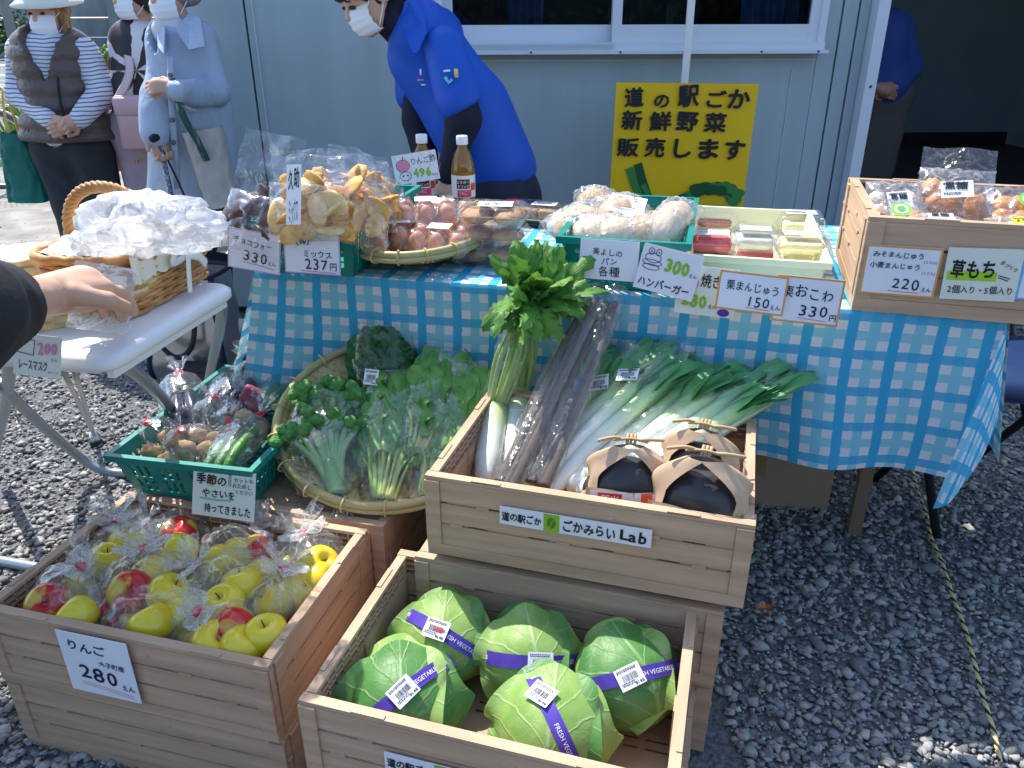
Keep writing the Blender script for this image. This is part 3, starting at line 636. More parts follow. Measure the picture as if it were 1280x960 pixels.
# gingham cloth
def gingham():
    m = bpy.data.materials.new('blue_gingham'); m.use_nodes = True; t = m.node_tree; b = t.nodes['Principled BSDF']; b.inputs['Roughness'].default_value = .6; b.inputs['Specular IOR Level'].default_value = .3
    uv = nd(t, 'ShaderNodeUVMap'); sp = nd(t, 'ShaderNodeSeparateXYZ'); 
    nz_ = nd(t, 'ShaderNodeTexNoise'); nz_.inputs['Scale'].default_value = 90; t.links.new(uv.outputs[0], nz_.inputs[0])
    mixv = nd(t, 'ShaderNodeVectorMath', operation='MULTIPLY_ADD'); mixv.inputs[1].default_value = (.004, .004, .004); t.links.new(nz_.outputs['Color'], mixv.inputs[0]); t.links.new(uv.outputs[0], mixv.inputs[2])
    t.links.new(mixv.outputs[0], sp.inputs[0]); outs = []
    for a in (0, 1):
        md = nd(t, 'ShaderNodeMath', operation='FRACT'); dv = nd(t, 'ShaderNodeMath', operation='DIVIDE'); dv.inputs[1].default_value = .078
        t.links.new(sp.outputs[a], dv.inputs[0]); t.links.new(dv.outputs[0], md.inputs[0])
        rp = nd(t, 'ShaderNodeValToRGB'); rp.color_ramp.interpolation = 'CONSTANT'; e = rp.color_ramp.elements
        e[0].position = 0; e[0].color = (.93, .95, .97, 1); e[1].position = .25; e[1].color = (.32, .76, .88, 1)
        for p_, c_ in ((.5, (.93, .95, .97, 1)), (.75, (.06, .52, .83, 1))): q = e.new(p_); q.color = c_
        t.links.new(md.outputs[0], rp.inputs[0]); outs.append(rp)
    mx = nd(t, 'ShaderNodeMix', data_type='RGBA', blend_type='DARKEN'); mx.inputs[0].default_value = .9; t.links.new(outs[0].outputs[0], mx.inputs[6]); t.links.new(outs[1].outputs[0], mx.inputs[7])
    m2 = nd(t, 'ShaderNodeMix', data_type='RGBA', blend_type='MULTIPLY'); m2.inputs[0].default_value = 1; m2.inputs[7].default_value = (.88, .90, .92, 1); t.links.new(mx.outputs[2], m2.inputs[6]); t.links.new(m2.outputs[2], b.inputs['Base Color'])
    n = nd(t, 'ShaderNodeTexNoise'); n.inputs['Scale'].default_value = 14; n.inputs['Detail'].default_value = 6; t.links.new(uv.outputs[0], n.inputs[0]); bp = nd(t, 'ShaderNodeBump'); bp.inputs['Strength'].default_value = .35; bp.inputs['Distance'].default_value = .012; t.links.new(n.outputs[0], bp.inputs['Height']); t.links.new(bp.outputs[0], b.inputs['Normal'])
    tl = nd(t, 'ShaderNodeBsdfTranslucent'); t.links.new(m2.outputs[2], tl.inputs[0]); ms = nd(t, 'ShaderNodeMixShader'); ms.inputs[0].default_value = .22
    t.links.new(b.outputs[0], ms.inputs[1]); t.links.new(tl.outputs[0], ms.inputs[2]); t.links.new(ms.outputs[0], t.nodes['Material Output'].inputs[0])
    return m
M['gingham'] = gingham()
cl = MB(); DROP = .345
def drapef(u_, s_):
    """u along the edge (m), s down from the edge (m): local table coordinates"""
    k = min(1, max(0, s_)/DROP); fold = (.010+.012*k)*sin(u_*17+1.2*sin(u_*5))*k+.012*k*sin(u_*6.3+.7)
    x = u_-.115*k*math.exp(-max(0, u_)*5.5)+.012*sin(s_*9+u_*4)*k; y = -.004+.022*k-fold*.8+.01*k*(1-u_/TL); z = TZ+.003-s_+.006*sin(u_*23)*k*.3-.035*k*max(0, 1-abs(u_-TL*.95)*2.2)*0
    return x, y, z
cl.grid(lambda a, b: (a*TL-.001, b*(TDEP+.0), TZ+.002+.0015*sin(a*31)*sin(b*17)), 60, 24, uvf=lambda a, b: (a*TL, b*TDEP))
cl.grid(lambda a, b: drapef(a*TL, DROP*(b**1.0)*(1+.0*a)), 110, 34, uvf=lambda a, b: (a*TL, -DROP*b))
# corner fold hanging at the right end, longer than the skirt
cor = {}
def corner(a, b):
    # a: 0 front edge line .. 1 along the side ; b: 0 top .. 1 tip
    ln = DROP*(1-.0*a); x0, y0, z0 = drapef(TL, ln*b)
    w_ = .155*(b**.85)*sin(pi*a)*1.0
    x = x0+.030*a*b+w_*.10+.045*b*a; y = y0-.050*b*sin(pi*a)+a*b*.03+a*.02; z = z0-.085*b*a*(1-a)*4*b
    return x-.10*a*(1-a)*4*b*(1-.0*b)*1.0*0, y, z
cl.grid(lambda a, b: (TL+.004+.05*b*(1-a)+.012*sin(a*14)*b, a*TDEP, TZ+.002-DROP*b*(.85)), 24, 24, uvf=lambda a, b: (TL+DROP*b, a*TDEP))
cl.grid(lambda a, b: (-.004-.10*b*(1-a)-.02*b-.012*sin(a*14)*b, a*TDEP, TZ+.002-DROP*b*(.95)), 24, 24, uvf=lambda a, b: (-DROP*b, a*TDEP))
_fm = Matrix.Translation((*TA, 0)) @ Matrix.Rotation(TYW, 4, 'Z'); _fi = np.array(_fm.inverted()); _n2 = (sin(TYW), -cos(TYW), 0); _pp = tp(TL, -.055)
def _fl(px, py): return (_fi @ np.array([*ap(px, py, _pp, _n2), 1.]))[:3]
_v = [np.array((TL-.004, -.012, TZ+.003)), _fl(1166, 636), _fl(1214, 606), _fl(1247, 520)]
def flap(a, b):
    bot = _v[1]*(1-a)**2+2*a*(1-a)*_v[2]+a*a*_v[3]; p = _v[0]*(1-b)+bot*b; p = p.copy(); p[1] -= .016*sin(pi*a)*b*(1+.6*sin(a*9))+.004*sin(a*14)*b; return tuple(p)
cl.grid(flap, 24, 26, uvf=lambda a, b: (TL+.02+b*.34*sin(.25+a*1.0)*.9, -b*.34*cos(.25+a*1.0)))
cloth = cl.build('tablecloth', M['gingham'], None); cloth.location = (*TA, 0); cloth.rotation_euler = (0, 0, TYW)
tag(cloth, 'blue and white checked vinyl cloth draped over the long stall table', 'tablecloth')
# cardboard box under it
p = at(1027, 626, 0.); t = thing('cardboard_box', 'plain brown cardboard box on the gravel beneath the checked cloth', 'box', (p[0]-.19, p[1]+.10, 0), -.10)
mb = MB(); mb.box((0, 0, .15), (.40, .26, .30)); mb.build('carton', M['cardboard'], t)
mb = MB(); mb.box((0, -.1, .303), (.40, .13, .004)); mb.build('flap', M['cardboard'], t); mb = MB(); mb.box((0, -.1318, .2), (.05, .002, .2)); mb.build('tape', mat('brown_tape', (.35, .22, .11), .3), t)

# blue folding chair behind the right end
cp = at(1262, 560, .42); ch = thing('chair', 'dark blue round chair with black tube legs behind the right end of the cloth', 'chair', (cp[0]+.22, cp[1]+.42, 0), .2)
mb = MB(); mb.lathe([(.02, .385), (.17, .39), (.19, .405), (.19, .42), (.17, .44), (.02, .445)], 28); mb.build('seat', mat('navy_vinyl', (.02, .045, .13), .35, bump=.1), ch)
for sx in (-1, 1):
    mb = MB(); mb.tube([(sx*.16, -.12, 0), (sx*.15, .14, .44), (sx*.15, .17, .60)], .011, 8); mb.build('leg', mat('black_tube', (.02, .02, .022), .35), ch)
    mb = MB(); mb.tube([(sx*.14, .17, 0), (sx*.14, -.10, .42)], .011, 8); mb.build('leg', M['black'], ch)
mb = MB(); mb.tube([(-.15, .17, .55), (-.1, .19, .57), (.1, .19, .57), (.15, .17, .55)], .03, 8, flat=.4); mb.build('backrest', mat('navy_vinyl', (.02, .045, .13), .35), ch)
mb = MB(); a = np.linspace(0, 2*pi, 14)[:-1]; mb.tube([(-.16+.02*cos(q), -.13+.015*sin(q), .40+.03*sin(q*2)) for q in a], .006, 5, closed=True); mb.build('strap', mat('yellow_strap', (.7, .5, .03), .5), ch)

# leaf and rope
p = at(955, 773, 0.); t = thing('fallen_leaf', 'curled orange brown dead leaf on the gravel beside the leek crate', 'leaf', (*p[:2], .026), .3); mb = MB()
def lf(a, b):
    a2 = a*2-1; w_ = .011*(sin(pi*b)**.6)*(1+.35*sin(b*22)); return (.04*(b-.5), a2*w_, .006*a2*a2+.004*sin(b*6))
mb.grid(lf, 6, 16); mb.build('blade', mat('dead_leaf', (.38, .13, .035), .7, (.5, .22, .07), nscale=60), t)
mb = MB(); mb.tube([(.0, 0, .0), (.03, 0, .003)], .0008, 5); mb.build('stem', mat('dead_stem', (.3, .13, .05), .7), t)
rp_ = [at(1245, 965, 0.), at(1216, 850, 0.), at(1190, 760, 0.), at(1163, 690, 0.), at(1150, 640, 0.), at(1135, 590, 0.)]
rp_ = [np.array((q[0], q[1], .026+.004*(i % 2))) for i, q in enumerate(rp_)]; K = 60; P = []
for k in range(K*5+1):
    i, f_ = min(k//K, 4), (k/K)-min(k//K, 4); P.append(rp_[i]*(1-f_)+rp_[i+1]*f_+np.array((.002*sin(k*.09), 0, 0)))
P = np.array(P); t = thing('rope', 'yellow and black twisted rope lying across the gravel at lower right', 'rope', tuple(P[0]))
S_ = np.concatenate([[0], np.cumsum(np.linalg.norm(np.diff(P, axis=0), axis=1))])
for k, mm in enumerate((mat('yellow_strand', (.62, .55, .26), .7), mat('black_strand', (.03, .03, .03), .7), mat('yellow_strand_two', (.6, .52, .22), .7))):
    q = []
    T = np.gradient(P, axis=0); T /= np.linalg.norm(T, axis=1)[:, None]; N = np.cross(T, (0, 0, 1)); Bn = np.cross(N, T)
    ph = S_*2*pi/.036+k*2*pi/3; q = P+.0022*(np.cos(ph)[:, None]*N+np.sin(ph)[:, None]*Bn)-P[0]
    mb = MB(); mb.tube(q, .0026, 6); mb.build('strand', mm, t)

# ================================================================ WHITE TABLE AT THE LEFT
# top: right-hand front corner near (140, 440), right-hand back corner near (290, 352)
WZ = .742; c1 = at(142, 446, WZ); c2 = at(292, 356, WZ)
d = (c2-c1); L2 = float(np.linalg.norm(d)); wy = math.atan2(d[1], d[0])
wt = thing('white_folding_table', 'white folding table on grey bent tube legs at the left', 'table', (c1[0], c1[1], 0), wy)   # local x: along right end edge, local y: away to the left
mb = MB(); mb.rbox((L2/2, .62, WZ-.013), (L2+.02, 1.24, .026), .03, n=5); mb.build('table_top', M['white_plastic'], wt)
mb = MB(); mb.box((L2/2, .02, WZ-.03), (L2-.02, .012, .02)); mb.box((.03, .6, WZ-.032), (.012, 1.1, .02)); mb.build('under_rail', M['white_metal'], wt)
wi = Matrix.Translation(Vector((c1[0], c1[1], 0))) @ Matrix.Rotation(wy, 4, 'Z'); wi = np.array(wi.inverted())
def wl(p): return (wi @ np.array([*p, 1.]))[:3]
def bez(pts, n=24):
    P = np.array(pts, float); k = len(P); out = []
    for i in range(k-1):
        p0, p1, p2, p3 = P[max(i-1, 0)], P[i], P[i+1], P[min(i+2, k-1)]
        for s_ in np.linspace(0, 1, n, endpoint=False): out.append(.5*((2*p1)+(-p0+p2)*s_+(2*p0-5*p1+4*p2-p3)*s_**2+(-p0+3*p1-3*p2+p3)*s_**3))
    out.append(P[-1]); return np.array(out)
for k, pts in enumerate(([at(146, 452, WZ-.03), at(175, 470, .60), at(215, 512, .40), at(262, 575, .2)], [at(270, 368, WZ-.03), at(277, 395, .60), at(262, 470, .30), at(258, 500, .05)],
                         [at(0, 480, .50), at(40, 520, .32), at(95, 568, .10), at(128, 588, .035), at(160, 592, .02), at(196, 596, .02)], [at(-6, 700, .02), at(60, 712, .02), at(90, 716, .02)],
                         [at(12, 440, .68), at(8, 500, .40), at(-6, 560, .1)])):
    mb = MB(); mb.tube([wl(q) for q in bez(pts, 8)], .0125, 10); mb.build('leg' if k != 3 else 'foot_bar', M['grey_tube'], wt)
# long white pipe on the ground behind
a, b = at(-40, 383, .06), at(330, 412, .06); t = thing('white_pipe', 'long white plastic pipe lying behind the white table', 'pipe', tuple(a)); mb = MB(); mb.tube([(0, 0, 0), tuple(b-a)], .038, 14); mb.build('barrel', M['white_plastic'], t)
# slim two-rod stand with a dark foot
f0 = at(121, 556, 0.); t = thing('rod_stand', 'slim chrome rod stand with black foot under the white table', 'stand', (*f0[:2], 0)); 
for a_ in ((70, 445, .70), (86, 440, .70)):
    e = at(*a_)-f0; mb = MB(); mb.tube([(0, 0, .03), tuple(e)], .005, 8); mb.build('rod', M['chrome'], t)
mb = MB(); mb.lathe([(.012, .045), (.017, .03), (.017, .012)], 12); mb.build('collar', M['chrome'], t); mb = MB(); mb.lathe([(.019, .014), (.021, 0)], 12); mb.build('rubber_foot', M['dark'], t)
for k, pts in enumerate(([(12, 482), (22, 520), (42, 535)], [(70, 532), (95, 533), (112, 545), (140, 545)], [(135, 535), (150, 550)])):
    P = bez([at(*q, .02) for q in pts], 8); t = thing('thin_cable', ('thin black cable on the gravel under the left table', 'thin black cord by the foot of the chrome rod stand', 'short dark twig beside the chrome rod stand')[k], 'cable', tuple(P[0])); mb = MB(); mb.tube(P-P[0], .0022, 5); mb.build('cord', M['dark'], t)
# ================================================================ GOODS: helpers
def sticker(parent, loc, rot, w_, h_, price=None, name='price_label', m='sticker', bar=True):
    mb = MB(); mb.box((0, 0, 0), (w_, h_, .0006)); s = mb.build(name, M[m], parent); s.location = loc; s.rotation_euler = rot
    rg_ = random.Random(int(w_*1e5)+int(loc[0]*1e4)); mb = MB()
    if bar:
        x = -w_*.30
        while x < w_*.30:
            b = w_*(.008+.02*rg_.random()); mb.add([(x, -h_*.16, .0009), (x+b, -h_*.16, .0009), (x+b, h_*.16, .0009), (x, h_*.16, .0009)], [(0, 1, 2, 3)]); x += b+w_*(.010+.02*rg_.random())
    for yy in (.36, .285, -.24, -.33):
        x = -w_*.42
        while x < w_*(.35 if yy > 0 else .1):
            b = w_*(.02+.05*rg_.random()); mb.add([(x, yy*h_, .0009), (x+b, yy*h_, .0009), (x+b, yy*h_+h_*.05, .0009), (x, yy*h_+h_*.05, .0009)], [(0, 1, 2, 3)]); x += b+w_*.02
    mb.build('barcode' if bar else 'print', M['black_ink'], s)
    if price: text(price, s, w_*.08, -h_*.44, w_*.36, 'black_ink', bold=.02, lift=.0010)
    return s
def bagshell(rx, ry, L, neck=.012, fl=.045, fr=.05, seed=0, n=36, crump=.10, squash=1., ruffle=7):
    """tied bag along local z: round body, pinched neck, flared mouth"""
    rows = []; K = 26
    for i in range(K+1):
        t_ = i/K
        if t_ < .66: a = t_/.66; z = L*(1-cos(a*pi*.93))/2/(1-cos(pi*.93))*2; rr = (sin(a*pi*.93)**.62)*1.; e = 1
        elif t_ < .76: a = (t_-.66)/.10; z = L*(1+.10*a); rr = max(.08, (sin(.93*pi)**.62)*(1-a)); e = 1-a
        else: a = (t_-.76)/.24; z = L*1.10+fl*a; rr = -1; e = a
        row = []
        for j in range(n):
            th = 2*pi*j/n
            if rr >= 0:
                nn = nz((cos(th), sin(th), z*12), 2.2, seed*3.1); rid = abs(nz((cos(th)*2, sin(th)*2, z*8), 2.6, seed*5.7+9))
                k = 1+crump*(nn*1.1-rid*1.6)+.04*sin(th*ruffle+seed)*t_
                x = max(neck, rx*rr)*cos(th)*k; y = max(neck, ry*rr)*sin(th)*k
            else:
                q = neck+(fr-neck)*(a**.8); q *= 1+.35*sin(th*ruffle+seed*2)*a; x = q*cos(th); y = q*sin(th)*.55; z2 = z+.012*sin(th*3+seed)*a
                row.append((x, y, z2)); continue
            row.append((x, y, z+.006*nz((x*30, y*30, z*30), 1, seed)))
        rows.append(row)
    V = [p for r_ in rows for p in r_]; F = [(i*n+j, i*n+(j+1) % n, (i+1)*n+(j+1) % n, (i+1)*n+j) for i in range(K) for j in range(n)]
    F.append(tuple(range(n))[::-1]); return np.array(V), F
def pillow(w_, h_, th, seed=0, crump=.006, n=26, m_=18, edge=.012):
    """sealed flat bag in local xy, puffed along z, crimped ends"""
    mb = MB()
    for sg in (-1, 1):
        def fn(u, v, sg=sg):
            x, y = (u-.5)*w_, (v-.5)*h_; p = max(0, 1-abs(2*u-1)**2.6)**.6*max(0, 1-abs(2*v-1)**3.2)**.6
            q = abs(nz((u*6, v*6, sg), 1, seed))*2.2; a = nz((u*13, v*11, sg*3), 1, seed+5)
            return (x*(1-.05*p)+crump*a, y*(1-.03*p)+crump*.6*a, sg*(th*.5*p*(1-.25*q)+.0008)+crump*(nz((u*9, v*15, 3*sg), 1, seed+2))*(.25+p))
        mb.grid(fn, n, m_)
    return mb
def pack(w_, d_, h_, lid=.45, m='clear'):
    """clear clamshell pack: tray, flange and ribbed lid"""
    def obj(t):
        mb = MB(); b = .012; n = 5
        def ring(x, y, z):
            out = []
            for k, (cx, cy) in enumerate(((x-b, y-b), (-x+b, y-b), (-x+b, -y+b), (x-b, -y+b))):
                for i in range(n+1): a = pi/2*(k+i/n); out.append((cx+b*cos(a), cy+b*sin(a), z))
            return out
        zs = h_*(1-lid); R = [ring(w_*.40, d_*.40, 0), ring(w_*.42, d_*.42, .003), ring(w_*.465, d_*.465, zs-.003), ring(w_*.5, d_*.5, zs)]
        T = [ring(w_*.5, d_*.5, zs+.0015), ring(w_*.465, d_*.465, zs+.003), ring(w_*.43, d_*.43, h_-.004), ring(w_*.40, d_*.40, h_), ring(w_*.33, d_*.33, h_), ring(w_*.32, d_*.32, h_-.003)]
        for nm, Q in (('tray', R), ('lid', T)):
            mb = MB(); k = len(Q[0]); V = [p for r_ in Q for p in r_]
            F = [(i*k+j, i*k+(j+1) % k, (i+1)*k+(j+1) % k, (i+1)*k+j) for i in range(len(Q)-1) for j in range(k)]
            F.append(tuple(range(k)) if nm == 'tray' else tuple(range((len(Q)-1)*k, len(Q)*k))); mb.add(V, F); mb.build(nm, M[m], t)
    return obj
def blob(mb, c, r_, seed=0, amp=.12, s=3., n=16, mi=0, xf=None, rot=None):
    V = []; m_ = n//2+1
    for i in range(m_+1):
        a = pi*i/m_
        for j in range(n):
            b = 2*pi*j/n; d = np.array((sin(a)*cos(b), sin(a)*sin(b), cos(a))); k = 1+amp*nz(d, s, seed*7.3+1); V.append(d*k*np.array(r_))
    V = np.array(V)
    if rot is not None: V = V @ rot.T
    F = [(i*n+j, (i+1)*n+j, (i+1)*n+(j+1) % n, i*n+(j+1) % n) for i in range(m_) for j in range(n)]
    mb.add(V+np.array(c), F, mi, sm=True, xf=xf)
def align(d, roll=0.):
    q = Vector(d).to_track_quat('Z', 'Y'); return (q.to_matrix() @ Matrix.Rotation(roll, 3, 'Z')).to_euler()
def veinmat(name, dark, light, vein, vs=26, rough=.45, bump=.6, sub=.0, white=.0):
    m = bpy.data.materials.new(name); m.use_nodes = True; t = m.node_tree; b = t.nodes['Principled BSDF']; b.inputs['Roughness'].default_value = rough; b.inputs['Specular IOR Level'].default_value = .4
    uv = nd(t, 'ShaderNodeUVMap'); sp = nd(t, 'ShaderNodeSeparateXYZ'); t.links.new(uv.outputs[0], sp.inputs[0])
    def mth(op, a, b_=None, c=None):
        n = nd(t, 'ShaderNodeMath', operation=op)
        for i, q in enumerate((a, b_, c)):
            if q is None: continue
            if isinstance(q, (int, float)): n.inputs[i].default_value = q
            else: t.links.new(q, n.inputs[i])
        return n.outputs[0]
    n0 = nd(t, 'ShaderNodeTexNoise'); n0.inputs['Scale'].default_value = 7; t.links.new(uv.outputs[0], n0.inputs[0])
    ax = mth('ABSOLUTE', mth('SUBTRACT', sp.outputs[0], .5)); wob = mth('MULTIPLY', n0.outputs[0], .07)
    mid = mth('SUBTRACT', 1., mth('MINIMUM', 1., mth('MULTIPLY', ax, 46.)))
    s = mth('SINE', mth('MULTIPLY', mth('ADD', mth('SUBTRACT', sp.outputs[1], mth('MULTIPLY', mth('POWER', ax, .75), .75)), wob), vs*2.)); side = mth('POWER', mth('MAXIMUM', s, 0.), 26.)
    vo = nd(t, 'ShaderNodeTexVoronoi', feature='DISTANCE_TO_EDGE'); vo.inputs['Scale'].default_value = 15; t.links.new(uv.outputs[0], vo.inputs['Vector']); net = mth('SUBTRACT', 1., mth('MINIMUM', 1., mth('MULTIPLY', vo.outputs['Distance'], 22.)))
    v = mth('MINIMUM', 1., mth('ADD', mth('ADD', mid, mth('MULTIPLY', side, .65)), mth('MULTIPLY', net, .16)))
    n = nd(t, 'ShaderNodeTexNoise'); n.inputs['Scale'].default_value = 9; n.inputs['Detail'].default_value = 6; tc = nd(t, 'ShaderNodeTexCoord'); mp = nd(t, 'ShaderNodeMapping'); mp.inputs['Scale'].default_value = (2, 2, 2); t.links.new(tc.outputs['Object'], mp.inputs[0]); t.links.new(mp.outputs[0], n.inputs[0])
    rp = nd(t, 'ShaderNodeValToRGB'); rp.color_ramp.elements[0].position = .35; rp.color_ramp.elements[1].position = .65; rp.color_ramp.elements[0].color = (*dark, 1); rp.color_ramp.elements[1].color = (*light, 1); t.links.new(n.outputs[0], rp.inputs[0])
    mx = nd(t, 'ShaderNodeMix', data_type='RGBA'); t.links.new(mth('MULTIPLY', v, .60), mx.inputs[0]); t.links.new(rp.outputs[0], mx.inputs[6]); mx.inputs[7].default_value = (*vein, 1); t.links.new(mx.outputs[2], b.inputs['Base Color'])
    n3 = nd(t, 'ShaderNodeTexNoise'); n3.inputs['Scale'].default_value = 60; t.links.new(tc.outputs['Object'], n3.inputs[0])
    bp = nd(t, 'ShaderNodeBump'); bp.inputs['Strength'].default_value = bump; bp.inputs['Distance'].default_value = .0016; t.links.new(mth('ADD', v, mth('MULTIPLY', n3.outputs[0], .5)), bp.inputs['Height']); t.links.new(bp.outputs[0], b.inputs['Normal'])
    tl = nd(t, 'ShaderNodeBsdfTranslucent'); t.links.new(mx.outputs[2], tl.inputs[0]); ms = nd(t, 'ShaderNodeMixShader'); ms.inputs[0].default_value = .28
    t.links.new(b.outputs[0], ms.inputs[1]); t.links.new(tl.outputs[0], ms.inputs[2]); t.links.new(ms.outputs[0], t.nodes['Material Output'].inputs[0]); return m

# ================================================================ CABBAGES
M['cab'] = veinmat('cabbage_leaf', (.25, .43, .09), (.40, .58, .17), (.56, .68, .34), vs=15)
M['cab_dk'] = veinmat('outer_cabbage_leaf', (.09, .275, .06), (.17, .36, .10), (.38, .54, .24), vs=15)
M['cab_in'] = veinmat('cabbage_heart', (.34, .52, .08), (.46, .62, .14), (.62, .74, .34), vs=15)
def cabbage(label, px, py, rp_, z, tilt, seed, band, lab, red=False, sq=.83):
    rg_ = np.random.default_rng(seed); p = at(px, py, z); dep = np.linalg.norm(p-EYE); r_ = rp_*dep/CF*.81
    t = thing('cabbage', label, 'cabbage', tuple(p), tilt, 'fresh cabbages in the front crate')
    mb = MB(); mb.grid(lambda u, v: tuple(np.array((sin(pi*(.02+.96*v))*cos(2*pi*u), sin(pi*(.02+.96*v))*sin(2*pi*u), -cos(pi*(.02+.96*v))*sq))*r_*.95*(1+.03*nz((cos(2*pi*u), sin(2*pi*u), v*3), 2, seed))), 40, 24, closeu=True, uvf=lambda u, v: ((u*3) % 1, v))
    mb.build('head', M['cab_in'], t)
    # wrapper leaves: stem end at the lower side, tip over the crown
    for k in range(5):
        az = (2.2, 5.4, .6, 3.9, -1.25+.5*rg_.normal())[k]-tilt; el = (.15, .2, .55, .9, .62)[k]; wd = 1.25+.25*rg_.random(); ln = 1.2+.2*rg_.random(); off_ = .965+.042*k
        c = np.array((cos(az)*cos(el), sin(az)*cos(el), sin(el))); sd_ = np.array((-sin(az), cos(az), 0)); up = np.cross(c, sd_)*1.
        def fn(u, v, c=c, sd_=sd_, up=up, wd=wd, ln=ln, off_=off_, k=k):
            a = (u-.5)*2*wd*(sin(pi*(.12+.80*v))**.55); b = (v-.5)*2*ln; e = max(abs(2*u-1), max(0, 2*v-1))
            d = c*cos(b)+up*sin(b); d = d*cos(a)+sd_*sin(a); d /= np.linalg.norm(d)
            cu_ = max(0, e-.72)/.28
            rr = r_*(off_+.020*nz((u*3, v*3, k), 1, seed)+.006*nz((u*12, v*12, k), 1, seed)+((.17 if k >= 3 else .04)+.02*sin(k*2+u*4))*cu_**2*(1+.5*sin(u*9+v*8+k*2))+.012*math.exp(-((u-.5)*14)**2))
            return tuple(d*rr*np.array((1, 1, sq)))
        mb = MB(); mb.grid(fn, 34, 32); mb.build('leaf', M['cab_dk' if k == (4 if seed in (2, 4) else 3) else 'cab'], t)
    # printed purple band over the head
    phi, dn = band; Rt = rotm('Z', -tilt); e1 = Rt @ np.array((0, -cos(dn), sin(dn))); upv = Rt @ np.array((0, sin(dn), cos(dn))); e2 = Rt @ np.array((1., 0, 0))*cos(phi)+upv*sin(phi); nrm = np.cross(e1, e2); hw = .0105
    def bf(u, v):
        q = 2*pi*u; d = e1*cos(q)+e2*sin(q); pt = (d*r_*1.175*np.array((1, 1, sq)))+nrm*(v-.5)*2*hw; return tuple(pt*(1+.003*sin(q*9)))
    mb = MB(); mb.grid(bf, 72, 1, closeu=True); bd = mb.build('printed_band', M['purple'], t)
    # white lettering wrapped on the band
    for wd_, ph, vo in (('FRESH VEGETABLES', .0, .34), ('新鮮野菜', .30, .30), ('FRESH VEGETABLES', .5, .34), ('新鮮野菜', .80, .30), ('FRESH', .17, .34)):
        V, F = _tc.setdefault((wd_, 0.), None) or _tc.__setitem__((wd_, 0.), _txt(wd_, 1., 0.)) or _tc[(wd_, 0.)]
        V = V-V.min(0); hgt = V[:, 1].max(); sc_ = hw*.62/hgt; out = []
        for q in V:
            ang = 2*pi*ph+q[0]*sc_/(r_*1.18); d = e1*cos(ang)+e2*sin(ang); out.append(d*r_*1.187*np.array((1, 1, sq))+nrm*((q[1]*sc_)-hw*vo))
        mb = MB(); mb.add(out, F); mb.build('lettering', M['sticker'], bd)
    # price label
    la = lab[0]; d = e1*cos(la)+e2*sin(la); n_ = d*np.array((1, 1, 1/sq)); n_ /= np.linalg.norm(n_); pos = d*r_*1.20*np.array((1, 1, sq)); zax = Vector(n_); xax = Vector(nrm).cross(zax); xax = (Matrix.Rotation(lab[2], 3, zax) @ xax).normalized(); yax = zax.cross(xax).normalized()
    s = sticker(t, (0, 0, 0), (0, 0, 0), .040, .032, '¥148'); s.matrix_local = Matrix(((xax[0], yax[0], zax[0], pos[0]), (xax[1], yax[1], zax[1], pos[1]), (xax[2], yax[2], zax[2], pos[2]), (0, 0, 0, 1)))
    if red: text('お買得', s, -.004, -.004, .020, 'red_ink', bold=.02, lift=.0011)
    return t
CZ = .166
def V2(ax, py): return ax
cabbage('bright green cabbage at the back left of its crate, label on top', 558, 798, 62, CZ+.072, .3, 1, (-.55, .95), (-.15, 0, .2), True)
cabbage('pale cabbage with a broad wrinkled outer leaf at the front left of the crate', 505, 874, 74, CZ+.070, 1.2, 2, (.70, .95), (.12, 0, .1))
cabbage('dark green pointed cabbage in the back middle with its band level', 662, 818, 63, CZ+.072, 2.0, 3, (-.05, .70), (.18, 0, .0), True)
cabbage('largest cabbage, at the right wall of the crate with upright outer leaves', 782, 846, 68, CZ+.076, 2.9, 4, (.22, .90), (-.05, 0, .2))
cabbage('pale cabbage nearest the viewer with its purple band running front to back', 692, 906, 72, CZ+.068, .9, 5, (-1.15, .95), (-.55, 0, .5))

# ================================================================ APPLES
M['apple'] = mat('yellow_apple', (.84, .60, .015), .28, (.76, .66, .04), nscale=11, lo=.35, hi=.7, spec=.5, coat=.3, bump=.03)
M['apple_or'] = mat('golden_apple', (.62, .40, .02), .28, (.60, .52, .05), nscale=11, spec=.5, coat=.3)
M['apple_red'] = mat('red_streaked_apple', (.62, .010, .012), .28, (.66, .46, .06), nscale=9, stretch=(2.5, 2.5, .5), lo=.50, hi=.60, spec=.5, coat=.3)
M['stem'] = mat('brown_stem', (.10, .06, .03), .8)
pr = [(0, -.022), (.006, -.026), (.014, -.031), (.024, -.031), (.034, -.022), (.0395, -.008), (.041, .006), (.038, .020), (.030, .030), (.019, .0345), (.010, .031), (.005, .024), (0, .020)]
_am = MB(); _am.lathe(pr, 20); _av = np.vstack(_am.v); _av = _av*(1+.03*np.array([nz(p*30, 1, 3) for p in _av]))[:, None]
_am.v = [_av]; 
M_apples = {}
for k_ in ('apple', 'apple_or', 'apple_red'):
    q_ = MB(); q_.add(_av, _am.f, sm=True); o_ = q_.build('apple', M[k_]); M_apples[k_] = o_.data; bpy.data.objects.remove(o_)
_sm = MB(); _sm.tube([(0, 0, .020), (.002, 0, .030), (.005, 0, .038)], .0013, 5); o_ = _sm.build('apple_stem', M['stem']); stem_me = o_.data; bpy.data.objects.remove(o_)
RIN = 'clear bags of apples in the front left crate'
